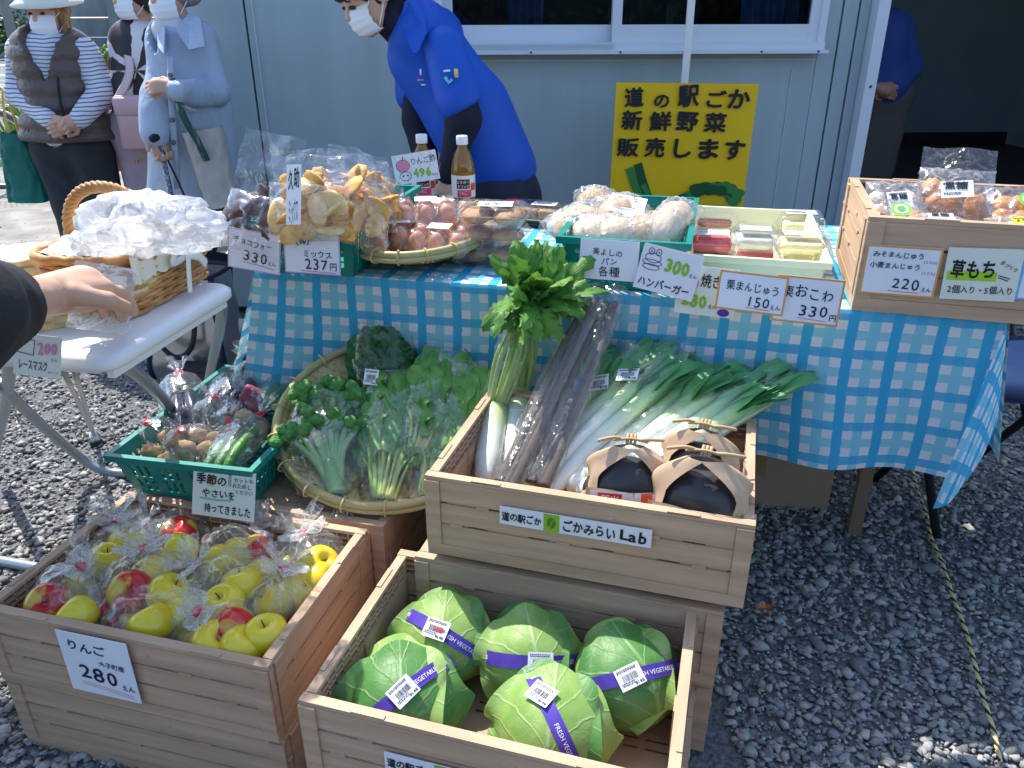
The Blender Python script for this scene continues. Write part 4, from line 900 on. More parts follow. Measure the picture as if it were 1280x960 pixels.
def apple_bag(label, apples, ax, L, r_, seed, px, py, z, knot=True):
    """apples: (px, py, z, kind); bag shell axis ax from the middle px, py, z"""
    c = at(px, py, z); t = thing('apple_bag', label, 'bag of apples', tuple(c), group=RIN); rg_ = random.Random(seed)
    for (x, y, zz, k) in apples:
        p = at(x, y, zz)-c; o = bpy.data.objects.new('apple', M_apples[k]); COL.objects.link(o); o.parent = t; o.location = tuple(p); o.rotation_euler = (rg_.uniform(-1.1, 1.1), rg_.uniform(-1, 1), rg_.uniform(0, 6)); s_ = rg_.uniform(.84, .95); o.scale = (s_,)*3
        q = bpy.data.objects.new('stem', stem_me); COL.objects.link(q); q.parent = o
    V, F = bagshell(r_*1.15, r_, L, neck=.006, fl=.040, fr=.042, seed=seed, crump=.16, n=44)
    d = Vector(ax).normalized(); R_ = np.array(d.to_track_quat('Z', 'Y').to_matrix()); V = (V-(0, 0, L*.5)) @ R_.T
    mb = MB(); mb.add(V, F, sm=True); mb.build('film', M['film_milky'], t)
    nk = np.array(d)*(L*.58); mb = MB(); mb.tube([nk-np.array(d)*.004, nk+np.array(d)*.004], .0095, 10); mb.build('twist_tie', mat('pink_tie', (.75, .06, .12), .5), t)
    # two milky ears of the knot
    sd_ = np.cross(np.array(d), (0, 0, 1.)); sd_ /= np.linalg.norm(sd_)+1e-9; mb = MB()
    for s_ in (-1, 1):
        def ear(u, v, s_=s_): w_ = .020*sin(pi*min(1, .15+.85*v))+.006; return tuple(nk+sd_*s_*(v*.048)+np.array(d)*(.010*v+.006*sin(u*9+v*5))+np.cross(sd_, np.array(d))*(u-.5)*2*w_)
        mb.grid(ear, 8, 8)
    mb.build('knot_ear', M['film_white2'], t); return t
Y_, O_, R1 = 'apple', 'apple_or', 'apple_red'
apple_bag('tied bag of yellow apples in the back left corner of the crate', [(135, 702, .275, Y_), (160, 680, .275, Y_), (176, 694, .22, O_)], (-.1, .3, 1), .12, .062, 11, 152, 692, .245)
apple_bag('bag with a red apple over a green one by the back wall', [(224, 668, .285, R1), (225, 692, .285, Y_), (205, 700, .21, O_)], (-.7, .1, .7), .13, .065, 12, 222, 684, .25)
apple_bag('bag with red and yellow apples in the left corner of its crate', [(62, 757, .285, R1), (97, 772, .285, Y_), (100, 735, .24, Y_), (125, 750, .22, O_)], (.3, .1, .9), .14, .075, 13, 92, 756, .25)
apple_bag('bag with a pink knot above a red and a green apple, mid crate', [(164, 740, .29, R1), (211, 744, .29, Y_), (188, 722, .285, Y_), (215, 722, .24, Y_)], (-.1, .2, 1), .14, .08, 14, 190, 736, .25)
apple_bag('bag with two yellow apples and a red one near the middle of the back wall', [(276, 705, .285, Y_), (298, 697, .275, Y_), (322, 691, .275, R1), (248, 722, .22, R1)], (.5, .4, .6), .13, .07, 15, 290, 702, .25)
apple_bag('bag showing an apple stem hollow in the middle right of the crate', [(281, 757, .295, Y_), (303, 734, .295, Y_), (330, 722, .275, Y_), (252, 765, .23, Y_)], (-.7, .1, .75), .15, .085, 16, 292, 746, .25)
apple_bag('brightly lit bag with a big white knot at the right back corner of the crate', [(400, 707, .285, Y_), (384, 712, .285, O_), (398, 728, .275, Y_), (360, 712, .23, Y_)], (-.2, .2, 1), .13, .07, 17, 392, 712, .245)
apple_bag('bag against the right wall holding an apple turned stem up', [(342, 757, .285, O_), (333, 796, .29, Y_), (372, 745, .275, Y_), (355, 780, .23, R1)], (.1, .3, .9), .15, .070, 18, 350, 772, .245)
apple_bag('bag of pale yellow apples at the front wall behind the price card', [(190, 782, .285, Y_), (228, 770, .275, Y_), (160, 790, .24, R1), (205, 800, .22, Y_)], (-.9, .1, .3), .16, .07, 19, 196, 784, .25)
apple_bag('bag with red and yellow apples in the front right corner of the apple crate', [(292, 788, .285, R1), (303, 812, .28, Y_), (268, 806, .28, Y_), (240, 806, .23, Y_)], (-.3, -.2, .9), .14, .075, 20, 280, 800, .245)
for k, (x, y, z, kd) in enumerate(((120, 725, .20, Y_), (150, 765, .20, O_), (240, 745, .21, Y_), (330, 760, .20, Y_), (250, 690, .2, O_), (350, 735, .21, Y_), (320, 780, .21, R1))):
    p = at(x, y, z); o = bpy.data.objects.new('apple', M_apples[kd]); COL.objects.link(o); o.location = tuple(p); o.rotation_euler = (k, k*2, 0); q = bpy.data.objects.new('stem', stem_me); COL.objects.link(q); q.parent = o
    tag(o, ('loose yellow apple deep in the crate beneath the back left bags', 'golden apple deep in the crate beneath the middle left knot', 'golden apple deep in the crate below the middle bags', 'yellow apple deep in the crate near the right front bag', 'golden apple deep in the crate by the back wall', 'yellow apple deep in the crate by the right wall', 'red apple deep in the crate at the front right')[k], 'apple')
# ================================================================ MIDDLE CRATE: radishes, burdock, leeks, rice
M['daikon'] = None
def gradmat(name, stops, rough=.4, axis='v', nscale=40, bump=.1, streak=(1, 1, 1), sub=0., var=.06):
    m = bpy.data.materials.new(name); m.use_nodes = True; t = m.node_tree; b = t.nodes['Principled BSDF']; b.inputs['Roughness'].default_value = rough
    if sub: b.inputs['Subsurface Weight'].default_value = sub; b.inputs['Subsurface Radius'].default_value = (.01, .012, .006)
    uv = nd(t, 'ShaderNodeUVMap'); sp = nd(t, 'ShaderNodeSeparateXYZ'); t.links.new(uv.outputs[0], sp.inputs[0])
    mp = nd(t, 'ShaderNodeMapping'); mp.inputs['Scale'].default_value = streak; t.links.new(uv.outputs[0], mp.inputs[0])
    n = nd(t, 'ShaderNodeTexNoise'); n.inputs['Scale'].default_value = nscale; n.inputs['Detail'].default_value = 4; t.links.new(mp.outputs[0], n.inputs[0])
    ad = nd(t, 'ShaderNodeMath', operation='MULTIPLY_ADD'); ad.inputs[1].default_value = var*2; t.links.new(n.outputs[0], ad.inputs[0]); s0 = nd(t, 'ShaderNodeMath', operation='SUBTRACT'); s0.inputs[1].default_value = var; t.links.new(sp.outputs[1], s0.inputs[0]); t.links.new(s0.outputs[0], ad.inputs[2])
    rp = nd(t, 'ShaderNodeValToRGB'); e = rp.color_ramp.elements; e[0].position, e[0].color = stops[0][0], (*stops[0][1], 1); e[1].position, e[1].color = stops[-1][0], (*stops[-1][1], 1)
    for p_, c_ in stops[1:-1]: q = e.new(p_); q.color = (*c_, 1)
    t.links.new(ad.outputs[0], rp.inputs[0]); t.links.new(rp.outputs[0], b.inputs['Base Color'])
    bp = nd(t, 'ShaderNodeBump'); bp.inputs['Strength'].default_value = bump; bp.inputs['Distance'].default_value = .003; t.links.new(n.outputs[0], bp.inputs['Height']); t.links.new(bp.outputs[0], b.inputs['Normal']); return m
M['daikon'] = gradmat('radish_root', ((0, (.80, .80, .76)), (.55, (.78, .80, .70)), (.78, (.58, .68, .34)), (1, (.42, .56, .18))), .35, sub=.1, streak=(1, 30, 1), bump=.08)
M['dstem'] = gradmat('radish_stalk', ((0, (.45, .60, .25)), (.5, (.30, .48, .14)), (1, (.12, .30, .05))), .4, streak=(30, 2, 1))
M['leek'] = gradmat('leek_stem', ((0, (.62, .58, .48)), (.03, (.84, .86, .80)), (.42, (.80, .86, .70)), (.58, (.58, .76, .32)), (.74, (.20, .48, .16)), (1, (.08, .30, .10))), .38, streak=(40, 2, 1), bump=.2, var=.03)
M['leekleaf'] = gradmat('leek_leaf', ((0, (.44, .64, .24)), (.25, (.15, .42, .13)), (1, (.05, .24, .08))), .4, streak=(60, 2, 1), bump=.35)
M['burdock'] = gradmat('burdock_skin', ((0, (.13, .09, .06)), (.5, (.20, .145, .10)), (1, (.15, .11, .08))), .8, streak=(5, 60, 1), nscale=20, bump=.5)
M['dleaf'] = veinmat('radish_leaf', (.05, .20, .025), (.18, .40, .06), (.34, .52, .16), vs=12)
def sleeve(parent, P, r_, seed=0, m='film_thin', n=22, flat=.8, open_=.015, up=None):
    P = bez(P, 10); K = len(P); rr = np.interp(np.linspace(0, 1, K), np.linspace(0, 1, len(r_)), r_)
    mb = MB(); mb.tube(P, rr, n, cap=False, flat=flat, up=up); V = mb.v[0]
    for i in range(len(V)):
        k = i//n; j = i % n; c = P[k]; d = V[i]-c; V[i] = c+d*(1+.16*nz((j*.9, k*.35, seed), 1, seed)-.14*abs(nz((j*.5, k*.8, seed), 1, seed+4)))
    return mb.build('plastic_sleeve', M[m], parent)
def leek_bundle(label, a, b, n_, seed, spread=.026, labt=None, leaf=.16, wide=.035):
    a, b = np.array(a), np.array(b); rg_ = np.random.default_rng(seed); t = thing('leek_bundle', label, 'leeks', tuple(a), group='bundles of long white leeks in clear bags'); D = (b-a); L = np.linalg.norm(D); D /= L
    S = np.cross(D, (0, 0, 1.)); S /= np.linalg.norm(S); U = np.cross(S, D)
    for k in range(n_):
        o = S*(k-(n_-1)/2)*spread+U*rg_.normal()*.005; P = bez([o, o+D*L*.33+S*rg_.normal()*.003, o+D*L*.66+S*(k-(n_-1)/2)*.004, o*1.2+D*L*.86], 8)
        rr = np.interp(np.linspace(0, 1, len(P)), [0, .02, .08, .6, .8, 1], [.009, .0175, .0165, .015, .019, .023]); mb = MB(); mb.tube(P, rr, 12, up=U); V = mb.v[0]
        sk = mb.build('leek', M['leek'], t)
        for q in range(3):
            s_ = (q-1)*.35+rg_.normal()*.1; st = P[int(len(P)*.64)]; end = o*1.5+D*(L*(1.0-.05*q))+S*(s_*.045+(k-(n_-1)/2)*.006)+U*(.012*q-.01)
            for e_ in (-1, 0, 1):
                en2 = end+S*e_*(.012+.008*rg_.random())-D*L*.05*abs(e_)*rg_.random()+U*.006*rg_.normal(); Q = bez([st, st*.5+en2*.5+U*.006, en2], 8); nq = len(Q)-1; tw = rg_.normal()*.5; wd_ = .0135+.003*rg_.random()
                def bl(u, v, Q=Q, nq=nq, tw=tw, wd_=wd_):
                    i = min(int(v*nq), nq-1); p = Q[i]+(Q[i+1]-Q[i])*(v*nq-i); x = (u-.5)*2; w2 = wd_*min(1, .5+v*2)*(1-max(0, v-.75)**1.5*5); ang = tw*v; c_, s_ = cos(ang), sin(ang); a_ = x*w2; b_ = .45*abs(x)*w2; return tuple(p+S*(a_*c_-b_*s_)+U*(a_*s_+b_*c_+.004))
                mb = MB(); mb.grid(bl, 4, 14); mb.build('leek_leaf', M['leekleaf'], sk)
    sleeve(t, [D*L*.12, D*L*.4, D*L*.8, D*L*1.03], [spread*n_*.58+.004, spread*n_*.62+.004, wide+.014, wide*1.05], seed, flat=.62, up=U)
    # loose end of the bag past the leaf tips
    def tail(u, v): x = (u-.5)*2; return tuple(D*(L*(1.0+.06*v))+S*x*wide*(1-.25*v)+U*(.016*sin(x*5+seed)*(1-v)+.007*sin(x*13+v*4)))
    mb = MB(); mb.grid(tail, 14, 6); mb.build('bag_end', M['film_crisp'], t)
    if labt is not None:
        f_, so, rot_ = labt; pos = D*L*f_+S*so+U*(.034); X = Vector(S if rot_ else D); 
        zz = Vector(U); X = (Matrix.Rotation(.5 if rot_ else 0, 3, zz) @ Vector(S)).normalized(); Yv = zz.cross(X)
        s = sticker(t, (0, 0, 0), (0, 0, 0), .042, .032, '¥198'); s.matrix_local = Matrix(((X[0], Yv[0], zz[0], pos[0]), (X[1], Yv[1], zz[1], pos[1]), (X[2], Yv[2], zz[2], pos[2]), (0, 0, 0, 1)))
    return t
ZB = .352
leek_bundle('short leek bundle with dark green tops next to the burdock roots', at(705, 588, .39), ay(788, 438, 1.44), 4, 1, labt=(.66, -.005, 1))
leek_bundle('long leek bundle with a price label crossing the middle of the crate', at(668, 612, .42), ay(846, 432, 1.45), 3, 2, labt=(.68, -.008, 1), wide=.04)
leek_bundle('leek bundle between the labelled one and the lowest one', at(712, 614, .42), ay(898, 452, 1.45), 3, 3, wide=.036)
leek_bundle('leek bundle lying low over the rice bags with frosty leaf ends', at(742, 606, .44), ay(955, 466, 1.42), 4, 4, wide=.040)
leek_bundle('rightmost leek bundle pointing past the crate corner over the cloth', at(800, 590, .44), ay(1000, 448, 1.45), 3, 5, wide=.036, leaf=.2)
# radishes
def leafblade(mb, base, tip, w_, up, lob=5, seed=0, curl=.25):
    base, tip, up = np.array(base), np.array(tip), np.array(up); D = tip-base; L = np.linalg.norm(D); D /= L; S = np.cross(D, up); S /= np.linalg.norm(S)+1e-9; U = np.cross(S, D)
    def fn(u, v):
        x = (u-.5)*2; env = (.18+.82*sin(pi*min(1, v*.86+.07))**.8)*(1-(.60 if lob > 5 else .38)*abs(sin(v*pi*lob+.6))**1.5*(1-.3*v)); return tuple(base+D*L*v+S*x*w_*env+U*(-curl*L*v*v*.6+.18*w_*(-x*x)+.22*w_*sin(v*14+x*3+seed)*abs(x)))
    mb.grid(fn, 8, 18)
def daikon(label, a, b, r_, crown, seed, n_):
    a, b = np.array(a), np.array(b); t = thing('white_radish', label, 'radish', tuple(a), group='white radishes with leaves standing in the leek crate')
    P = bez([0*a, (b-a)*.5, b-a], 12); rr = np.interp(np.linspace(0, 1, len(P)), [0, .08, .3, .85, .97, 1], [.3*r_, .75*r_, r_, r_*1.02, r_*.85, r_*.5]); mb = MB(); mb.tube(P, rr, 20); mb.build('root', M['daikon'], t)
    rg_ = np.random.default_rng(seed); tie = np.array(crown[0])-a; top = np.array(crown[1])-a
    for k in range(n_):
        th = 2*pi*k/n_+rg_.random(); o = np.array((cos(th), sin(th)*.5, 0)); p1 = (b-a)+o*r_*.6; p2 = (b-a)*.45+tie*.55+o*.028; p3 = tie+o*.012
        Q = bez([p1, p2, p3, p3+(top-tie)*.45+o*.03], 6); mb = MB(); mb.tube(Q, np.linspace(.0055, .0030, len(Q)), 7); mb.build('stalk', M['dstem'], t)
    return t
def crownleaves(t, tie, top, n_, seed, parent_loc):
    rg_ = np.random.default_rng(seed); tie, top = np.array(tie)-parent_loc, np.array(top)-parent_loc
    for k in range(n_):
        th = rg_.random()*2*pi; el = .1+.9*rg_.random(); d = np.array((cos(th)*el*.75+.45*el, sin(th)*el*.6-.30*el, 1.0-1.25*el**1.5)); d /= np.linalg.norm(d); b0 = tie+(top-tie)*.25+np.array((cos(th), sin(th), 0))*.008
        L = .055+.060*rg_.random(); mb = MB(); leafblade(mb, b0, b0+d*L, .015+.012*rg_.random(), (cos(th)*.4+rg_.normal()*.5, -.6+rg_.normal()*.5, 1.), 5.5, k, .5+.5*rg_.random()); mb.build('leaf', M['dleaf'], t)
tie = ay(654, 392, 1.44); topc = ay(676, 318, 1.46)
da, db = at(606, 604, .40), at(620, 508, .475); t1 = daikon('left white radish with a green shoulder standing against the crate corner', da, db, .0265, (tie, topc), 1, 9)
sleeve(t1, [np.array((0, 0, 0)), (db-da)*.5, db-da, (db-da)*.4+(tie-da)*.6, tie-da], [.027, .030, .031, .036, .022], 7, n=20)
ea, eb = at(640, 596, .40), at(650, 490, .48); t2 = daikon('right white radish with a price label, next to the burdock', ea, eb, .0265, (tie, topc), 2, 8)
crownleaves(t1, tie, topc, 46, 3, da); crownleaves(t2, tie+np.array((.02, 0, 0)), topc+np.array((.03, 0, -.01)), 40, 4, ea)
mb = MB(); d = tie-da; mb.tube([d-(0, 0, .006), d+(0, 0, .006)], .024, 14, cap=False); mb.build('tape', mat('navy_tape', (.04, .05, .25), .4), t1)
lp_ = (eb-ea)*.70+np.array((-.001, -.024, .006)); sticker(t2, tuple(lp_), (1.15, 0, -.1), .030, .036, '¥150')
# burdock
def burdock(label, a, b, seed, n_=3, lab=False):
    a, b = np.array(a), np.array(b); t = thing('burdock_bundle', label, 'burdock roots', tuple(a), group='bagged burdock roots leaning across the crate'); rg_ = np.random.default_rng(seed); D = b-a; S = np.cross(D, (0, 0, 1)); S /= np.linalg.norm(S); U = np.cross(S, D/np.linalg.norm(D))
    for k in range(n_):
        o = S*(k-(n_-1)/2)*.0135+U*rg_.normal()*.003; Q = bez([o, o+D*.3+S*rg_.normal()*.004, o+D*.65+S*rg_.normal()*.005, o*.6+D*(.95+.03*k)], 12); rr = np.linspace(.0095, .0055, len(Q)); mb = MB(); mb.tube(Q, rr, 9); V = mb.v[0]; V += nz3(V, 40, seed)*.0012
        mb.build('root', M['burdock'], t)
    sleeve(t, [0*D, D*.3, D*.7, D*1.03], [.030, .030, .028, .030], seed+2, flat=.6, m='film'); return t
b1 = burdock('left bundle of brown burdock roots in a bag', at(632, 606, .44), ay(742, 366, 1.50), 1)
burdock('right bundle of brown burdock roots in a bag', at(672, 606, .44), ay(768, 368, 1.50), 2)
# rice bags
M['blackfilm'] = mat('black_rice_bag', (.035, .033, .035), .33, (.05, .048, .05), nscale=8, bump=.5, bscale=25, spec=.5)
M['raffia'] = mat('paper_twine', (.50, .34, .18), .8)
def rice(label, px, py, z, s_, yaw, seed, front=True):
    p = at(px, py, z+.022); t = thing('rice_bag', label, 'bag of rice', tuple(p), yaw, 'kraft paper rice bags in the leek crate')
    W_, D_, H_ = .125*s_, .085*s_, .10*s_
    V, F = sdf([('e', (0, 0, H_*.45), (W_*.40, D_*.38, H_*.36), None), ('c', (-W_*.3, 0, H_*.25), (W_*.3, 0, H_*.25), D_*.42, D_*.42), ('c', (-W_*.20, 0, H_*.50), (W_*.20, 0, H_*.50), D_*.28, D_*.28)], .006, k=.02, disp=lambda V: nz3(V, 22, seed)*.006)
    mb = MB(); mb.add(V, F, sm=True); mb.build('inner_bag', M['blackfilm'], t)
    # kraft sleeve: front and back panels, wings that rise and meet at the twine
    def face(sg):
        def fn(u, v):
            x = (u-.5)*2; zt = H_*(.60+.0*x) if sg < 0 else H_*.72
            return (x*W_*.53, sg*(D_*.52-.008*x*x)+.002*sin(u*11+v*5), v*zt-.012)
        return fn
    mb = MB(); mb.grid(face(-1), 14, 6); fr_ = mb.build('front_panel', M['kraft'], t)
    mb = MB(); mb.grid(face(1), 14, 6); mb.build('back_panel', M['kraft'], t)
    for sg in (-1, 1):
        def wing(u, v, sg=sg):
            y = (u-.5)*2*D_*.60*(1-.80*v**1.6); z_ = -.012+v*H_*1.22; k = max(0, v-.62)/.38; x = sg*(W_*.56-(W_*.40)*k**1.5-.026*abs(2*u-1)**2.5+.006*sin(v*9)*(1-abs(2*u-1)))+.004*sin(u*8+v*7+seed); return (x, y-.008*k, z_)
        mb = MB(); mb.grid(wing, 12, 16); mb.build('side_wing', M['kraft'], t)
    mb = MB(); Z = H_*1.18
    for sg in (-1, 1): mb.tube(bez([(sg*W_*.10, 0, Z), (sg*W_*.22, -.004, Z+.004), (sg*W_*.42, .008*sg, Z-.002)], 8), [.003]*16+[.0015], 6)
    mb.tube(bez([(-W_*.22, 0, Z-.003), (0, -.004, Z+.004), (W_*.22, 0, Z-.003)], 8), .0022, 6)
    for k in range(3): mb.tube([(-.006+.006*k, -.006, Z-.006), (-.004+.006*k, .006, Z+.008)], .003, 5)
    V = mb.v; mb.build('paper_twine', M['raffia'], t)
    if front:
        q = bpy.data.objects.new('front_print', None)
        mt = Matrix.Translation((-W_*.53, -D_*.52-.0015, -.012)) @ Matrix.Rotation(pi/2, 4, 'X')
        def on(o):
            if o: o.matrix_local = mt
        on(rect(t, W_*.06, 0, W_*1.0, H_*.60, 'paper', .0, 'white_label')); on(rect(t, W_*.70, 0, W_*.84, H_*.60, mat('orange_red_print', (.75, .10, .05), .5), .0008, 'red_stripe'))
        on(rect(t, W_*.16, H_*.36, W_*.46, H_*.56, 'redtape', .0008, 'red_patch')); on(text('新米', t, W_*.19, H_*.39, W_*.24, 'sticker', bold=.02, lift=.0014)); on(text('こめ', t, W_*.18, H_*.04, W_*.4, 'black_ink', bold=.03, lift=.0014))
    return t
rice('kraft rice bag at the left of the three with a red stamp', 783, 628, .425, 1.02, -.15, 1)
rice('rear kraft rice bag half hidden behind the nearest one', 872, 606, .43, 1.0, -.45, 2, True)
rice('nearest kraft rice bag in the front right corner of the leek crate', 872, 655, .42, 1.14, -.38, 3)
# ================================================================ BAMBOO TRAYS AND LEAFY GREENS
M['bamboo'] = mat('woven_bamboo', (.55, .40, .17), .6, (.68, .52, .24), nscale=30, stretch=(1, 1, 1), bump=.2)
M['bamboo_rim'] = mat('bamboo_rim', (.42, .36, .14), .5, (.52, .44, .20), nscale=12, bump=.15)
M['bamboo_in'] = mat('amber_bamboo', (.62, .30, .07), .5, (.70, .38, .10), nscale=20, bump=.2)
def zaru(label, c, R1_, R2_, depth, rot, m='bamboo', group='round bamboo trays', cols=26):
    t = thing('bamboo_tray', label, 'bamboo tray', tuple(c), rot=rot, group=group)
    def hgt(x, y): q = min(1, (x/R1_)**2+(y/R2_)**2); return depth*(q**2.2)
    for d_ in (0, 1):
        mb = MB(); Ra, Rb = (R1_, R2_) if d_ == 0 else (R2_, R1_)
        for i in range(cols):
            s = (i+.5)/cols*2-1; o = s*Rb; hl = Ra*math.sqrt(max(0, 1-s*s)); 
            if hl < .02: continue
            k = max(6, int(hl*2/(2*Rb/cols))*2); w_ = Rb/cols*.86; prev = []
            V = []; 
            for j in range(k+1):
                a = -hl+2*hl*j/k; cell = int(math.floor((a+Ra)/(2*Ra)*cols)); ph = ((cell+i) % 2 == 0) != (d_ == 1); zz = (.0016 if ph else -.0016)
                for e in (-w_, w_):
                    x, y = (a, o+e) if d_ == 0 else (o+e, a); V.append((x, y, hgt(x, y)+zz))
            mb.add(V, [(2*j, 2*j+1, 2*j+3, 2*j+2) for j in range(k)], 0, sm=False)
        o = mb.build('weave', M[m], t); o['kind'] = 'stuff'
    a = np.linspace(0, 2*pi, 49)[:-1]
    mb = MB(); mb.tube([(R1_*cos(q), R2_*sin(q), depth+.004) for q in a], .0085, 8, closed=True); mb.tube([(R1_*1.035*cos(q), R2_*1.035*sin(q), depth-.006) for q in a], .006, 8, closed=True); mb.build('rim', M['bamboo_rim'], t)
    for q in np.linspace(0, 2*pi, 19)[:-1]:
        mb = MB(); T = np.array((-R1_*sin(q), R2_*cos(q), 0)); T /= np.linalg.norm(T); N = np.cross(T, (0, 0, 1.)); cc = np.array((R1_*1.015*cos(q), R2_*1.015*sin(q), depth)); b_ = np.linspace(0, 2*pi, 11)[:-1]
        mb.tube([cc+T*.004*sin(p_)*0+N*.0165*cos(p_)+np.array((0, 0, .0150))*sin(p_) for p_ in b_], .0020, 5, closed=True); mb.build('binding', M['bamboo'], t)
    return t
zc = np.array((-.255, 1.470, .392)); zrot = (math.radians(29), math.radians(2), -.14)
z1 = zaru('large woven bamboo tray of bagged greens tilted on the upside-down crate', zc, .235, .205, .045, zrot, cols=30)
zM = Matrix.Translation(Vector(zc)) @ z1.rotation_euler.to_matrix().to_4x4(); zn = np.array(zM.to_3x3() @ Vector((0, 0, 1)))
def zp(px, py, h): return ap(px, py, zc+zn*h, zn)
M['brocc'] = mat('broccoli_floret', (.05, .21, .045), .75, (.14, .36, .08), nscale=70, bump=1.5, bscale=160)
M['bstem'] = gradmat('broccoli_stem', ((0, (.36, .56, .24)), (1, (.20, .42, .12))), .4, streak=(20, 2, 1), sub=.05)
M['spin'] = veinmat('spinach_leaf', (.10, .34, .06), (.24, .52, .12), (.30, .52, .18), vs=7)
M['spin_dk'] = veinmat('dark_spinach_leaf', (.02, .13, .03), (.05, .23, .045), (.10, .26, .08), vs=7)
M['sstem'] = mat('pale_green_stem', (.32, .52, .12), .4, (.50, .64, .22), nscale=30)
M['sroot'] = mat('yellow_stem', (.62, .62, .12), .45, (.50, .60, .14), nscale=30)
def broccoli(label, a, b, wd, seed, tail=True):
    a, b = np.array(a), np.array(b); t = thing('broccoli_bag', label, 'broccoli', tuple(a), group='bags of broccoli on the bamboo tray'); rg_ = np.random.default_rng(seed); D = b-a; L = np.linalg.norm(D); D /= L; S = np.cross(D, zn); S /= np.linalg.norm(S); U = zn
    st = MB(); st.tube(bez([D*.0, D*L*.2, D*L*.4], 6), np.linspace(.020, .016, 13), 12); st.build('stalk', M['bstem'], t)
    for k in range(11):
        x = (k-5)/5+.1*rg_.normal(); e = D*L*(.80-.16*x*x)+S*x*wd*.42+U*(.012*rg_.normal()+.016); mb = MB(); mb.tube(bez([D*L*(.05+.12*rg_.random())+S*x*.010, (D*L*.45+S*x*wd*.20+U*.004), e], 6), np.linspace(.0085, .0060, 13), 9); mb.build('branch', M['bstem'], t)
        mb = MB()
        for q in range(7):
            p = e+D*.012+S*rg_.normal()*.012+U*rg_.normal()*.008+D*rg_.normal()*.006; blob(mb, p, (.014, .014, .012), seed+k*7+q, .30, 6, 12)
        mb.build('floret', M['brocc'], t)
    V, F = bagshell(wd*.62, .042, L*1.06, neck=.006, fl=.035, fr=.022, seed=seed, crump=.14, n=44); Rm = np.stack([S, U, -D], 1); V = (V-(0, 0, 0)) @ Rm.T+D*L*1.08
    mb = MB(); mb.add(V, F, sm=True); mb.build('plastic_bag', M['film_crisp'], t)
    mb = MB(); mb.tube([-D*L*.02, -D*L*.05], .009, 10); mb.build('tape', mat('blue_tape', (.05, .05, .35), .4), t); return t
def greens(label, a, b, wd, seed, leafm='spin', n_=22, rootm='sroot', up=None, lab=None, th=.03, group='bags of leafy greens on the bamboo tray', bag='film_crisp', front=.3):
    a, b = np.array(a), np.array(b); U = zn if up is None else np.array(up); t = thing('greens_bag', label, 'leafy greens', tuple(a), group=group); rg_ = np.random.default_rng(seed); D = b-a; L = np.linalg.norm(D); D /= L; S = np.cross(D, U); S /= np.linalg.norm(S); U = np.cross(S, D)
    for k in range(n_):          # leaf blades filling the upper half of the bag
        x = 2*rg_.random()-1; b0 = D*L*(.30+.45*rg_.random())+S*x*wd*.34+U*(rg_.random()-.3)*th*.9; mb = MB(); leafblade(mb, b0, b0+D*L*(.22+.16*rg_.random())+S*rg_.normal()*wd*.12+U*rg_.normal()*.012, wd*(.20+.14*rg_.random()), U+S*rg_.normal()*.6, .8, k+3, -.05); mb.build('leaf', M[leafm], t)
    for k in range(n_):
        x = (k-(n_-1)/2)/(n_/2)+.1*rg_.normal(); r0 = S*x*wd*.16+U*rg_.normal()*.004; m_ = D*L*(.26+.26*rg_.random())+S*x*wd*.40+U*rg_.normal()*th*.3
        mb = MB(); mb.tube(bez([r0, D*L*.2+S*x*wd*.25+U*rg_.normal()*.006, m_], 5), np.linspace(.0042, .0026, 11), 6); mb.build('stem', M[rootm if k % 2 else 'sstem'], t)
        l_ = L*(.42+.22*rg_.random()); e = m_+D*min(l_, L*1.0-(m_@D))+S*x*wd*.05+U*rg_.normal()*.01
        mb = MB(); leafblade(mb, m_-D*.02, e, wd*(.26+.16*rg_.random()), U+S*rg_.normal()*.5, .8, k, -.05); mb.build('leaf', M[leafm], t)
    if bag:
        o = sleeve(t, [-D*.015, D*L*.25, D*L*.6, D*L*.97, D*L*1.04], [wd*.26, wd*.46, wd*.58, wd*.54, wd*.50], seed, flat=th/wd*1.5, m=bag, n=30, up=U)
    if lab:
        f_, so, s_ = lab; pos = D*L*f_+S*so+U*(th*1.5+.012); X = -Vector(S) if S[0] < 0 else Vector(S); zz = Vector(U); Yv = zz.cross(X); s = sticker(t, (0, 0, 0), (0, 0, 0), s_, s_*1.1, '¥160'); s.matrix_local = Matrix(((X[0], Yv[0], zz[0], pos[0]), (X[1], Yv[1], zz[1], pos[1]), (X[2], Yv[2], zz[2], pos[2]), (0, 0, 0, 1)))
    return t
broccoli('stick broccoli bag with a blue tie at the front edge of the bamboo tray', zp(422, 618, .035), zp(396, 520, .05), .155, 3)
broccoli('second broccoli bag lying behind the first, by the green basket', zp(405, 560, .03), zp(410, 486, .055), .13, 6)
greens('long bag of spinach with white sheen in the centre of the bamboo tray', zp(478, 622, .035), zp(500, 474, .05), .135, 5, n_=24)
greens('bag of mustard greens with yellow stalks at the right side of the bamboo tray', zp(536, 618, .04), zp(575, 462, .07), .135, 8, n_=24)
greens('narrow bag of greens lying behind the mustard greens on the bamboo tray', zp(520, 560, .06), zp(556, 440, .075), .10, 9, n_=16)
greens('dark green spinach standing at the back of the bamboo tray with a price label', ay(472, 505, 1.52), ay(484, 410, 1.60), .125, 12, leafm='spin_dk', n_=22, up=(0, -.75, .6), lab=(.32, -.01, .030), th=.028, rootm='sstem')

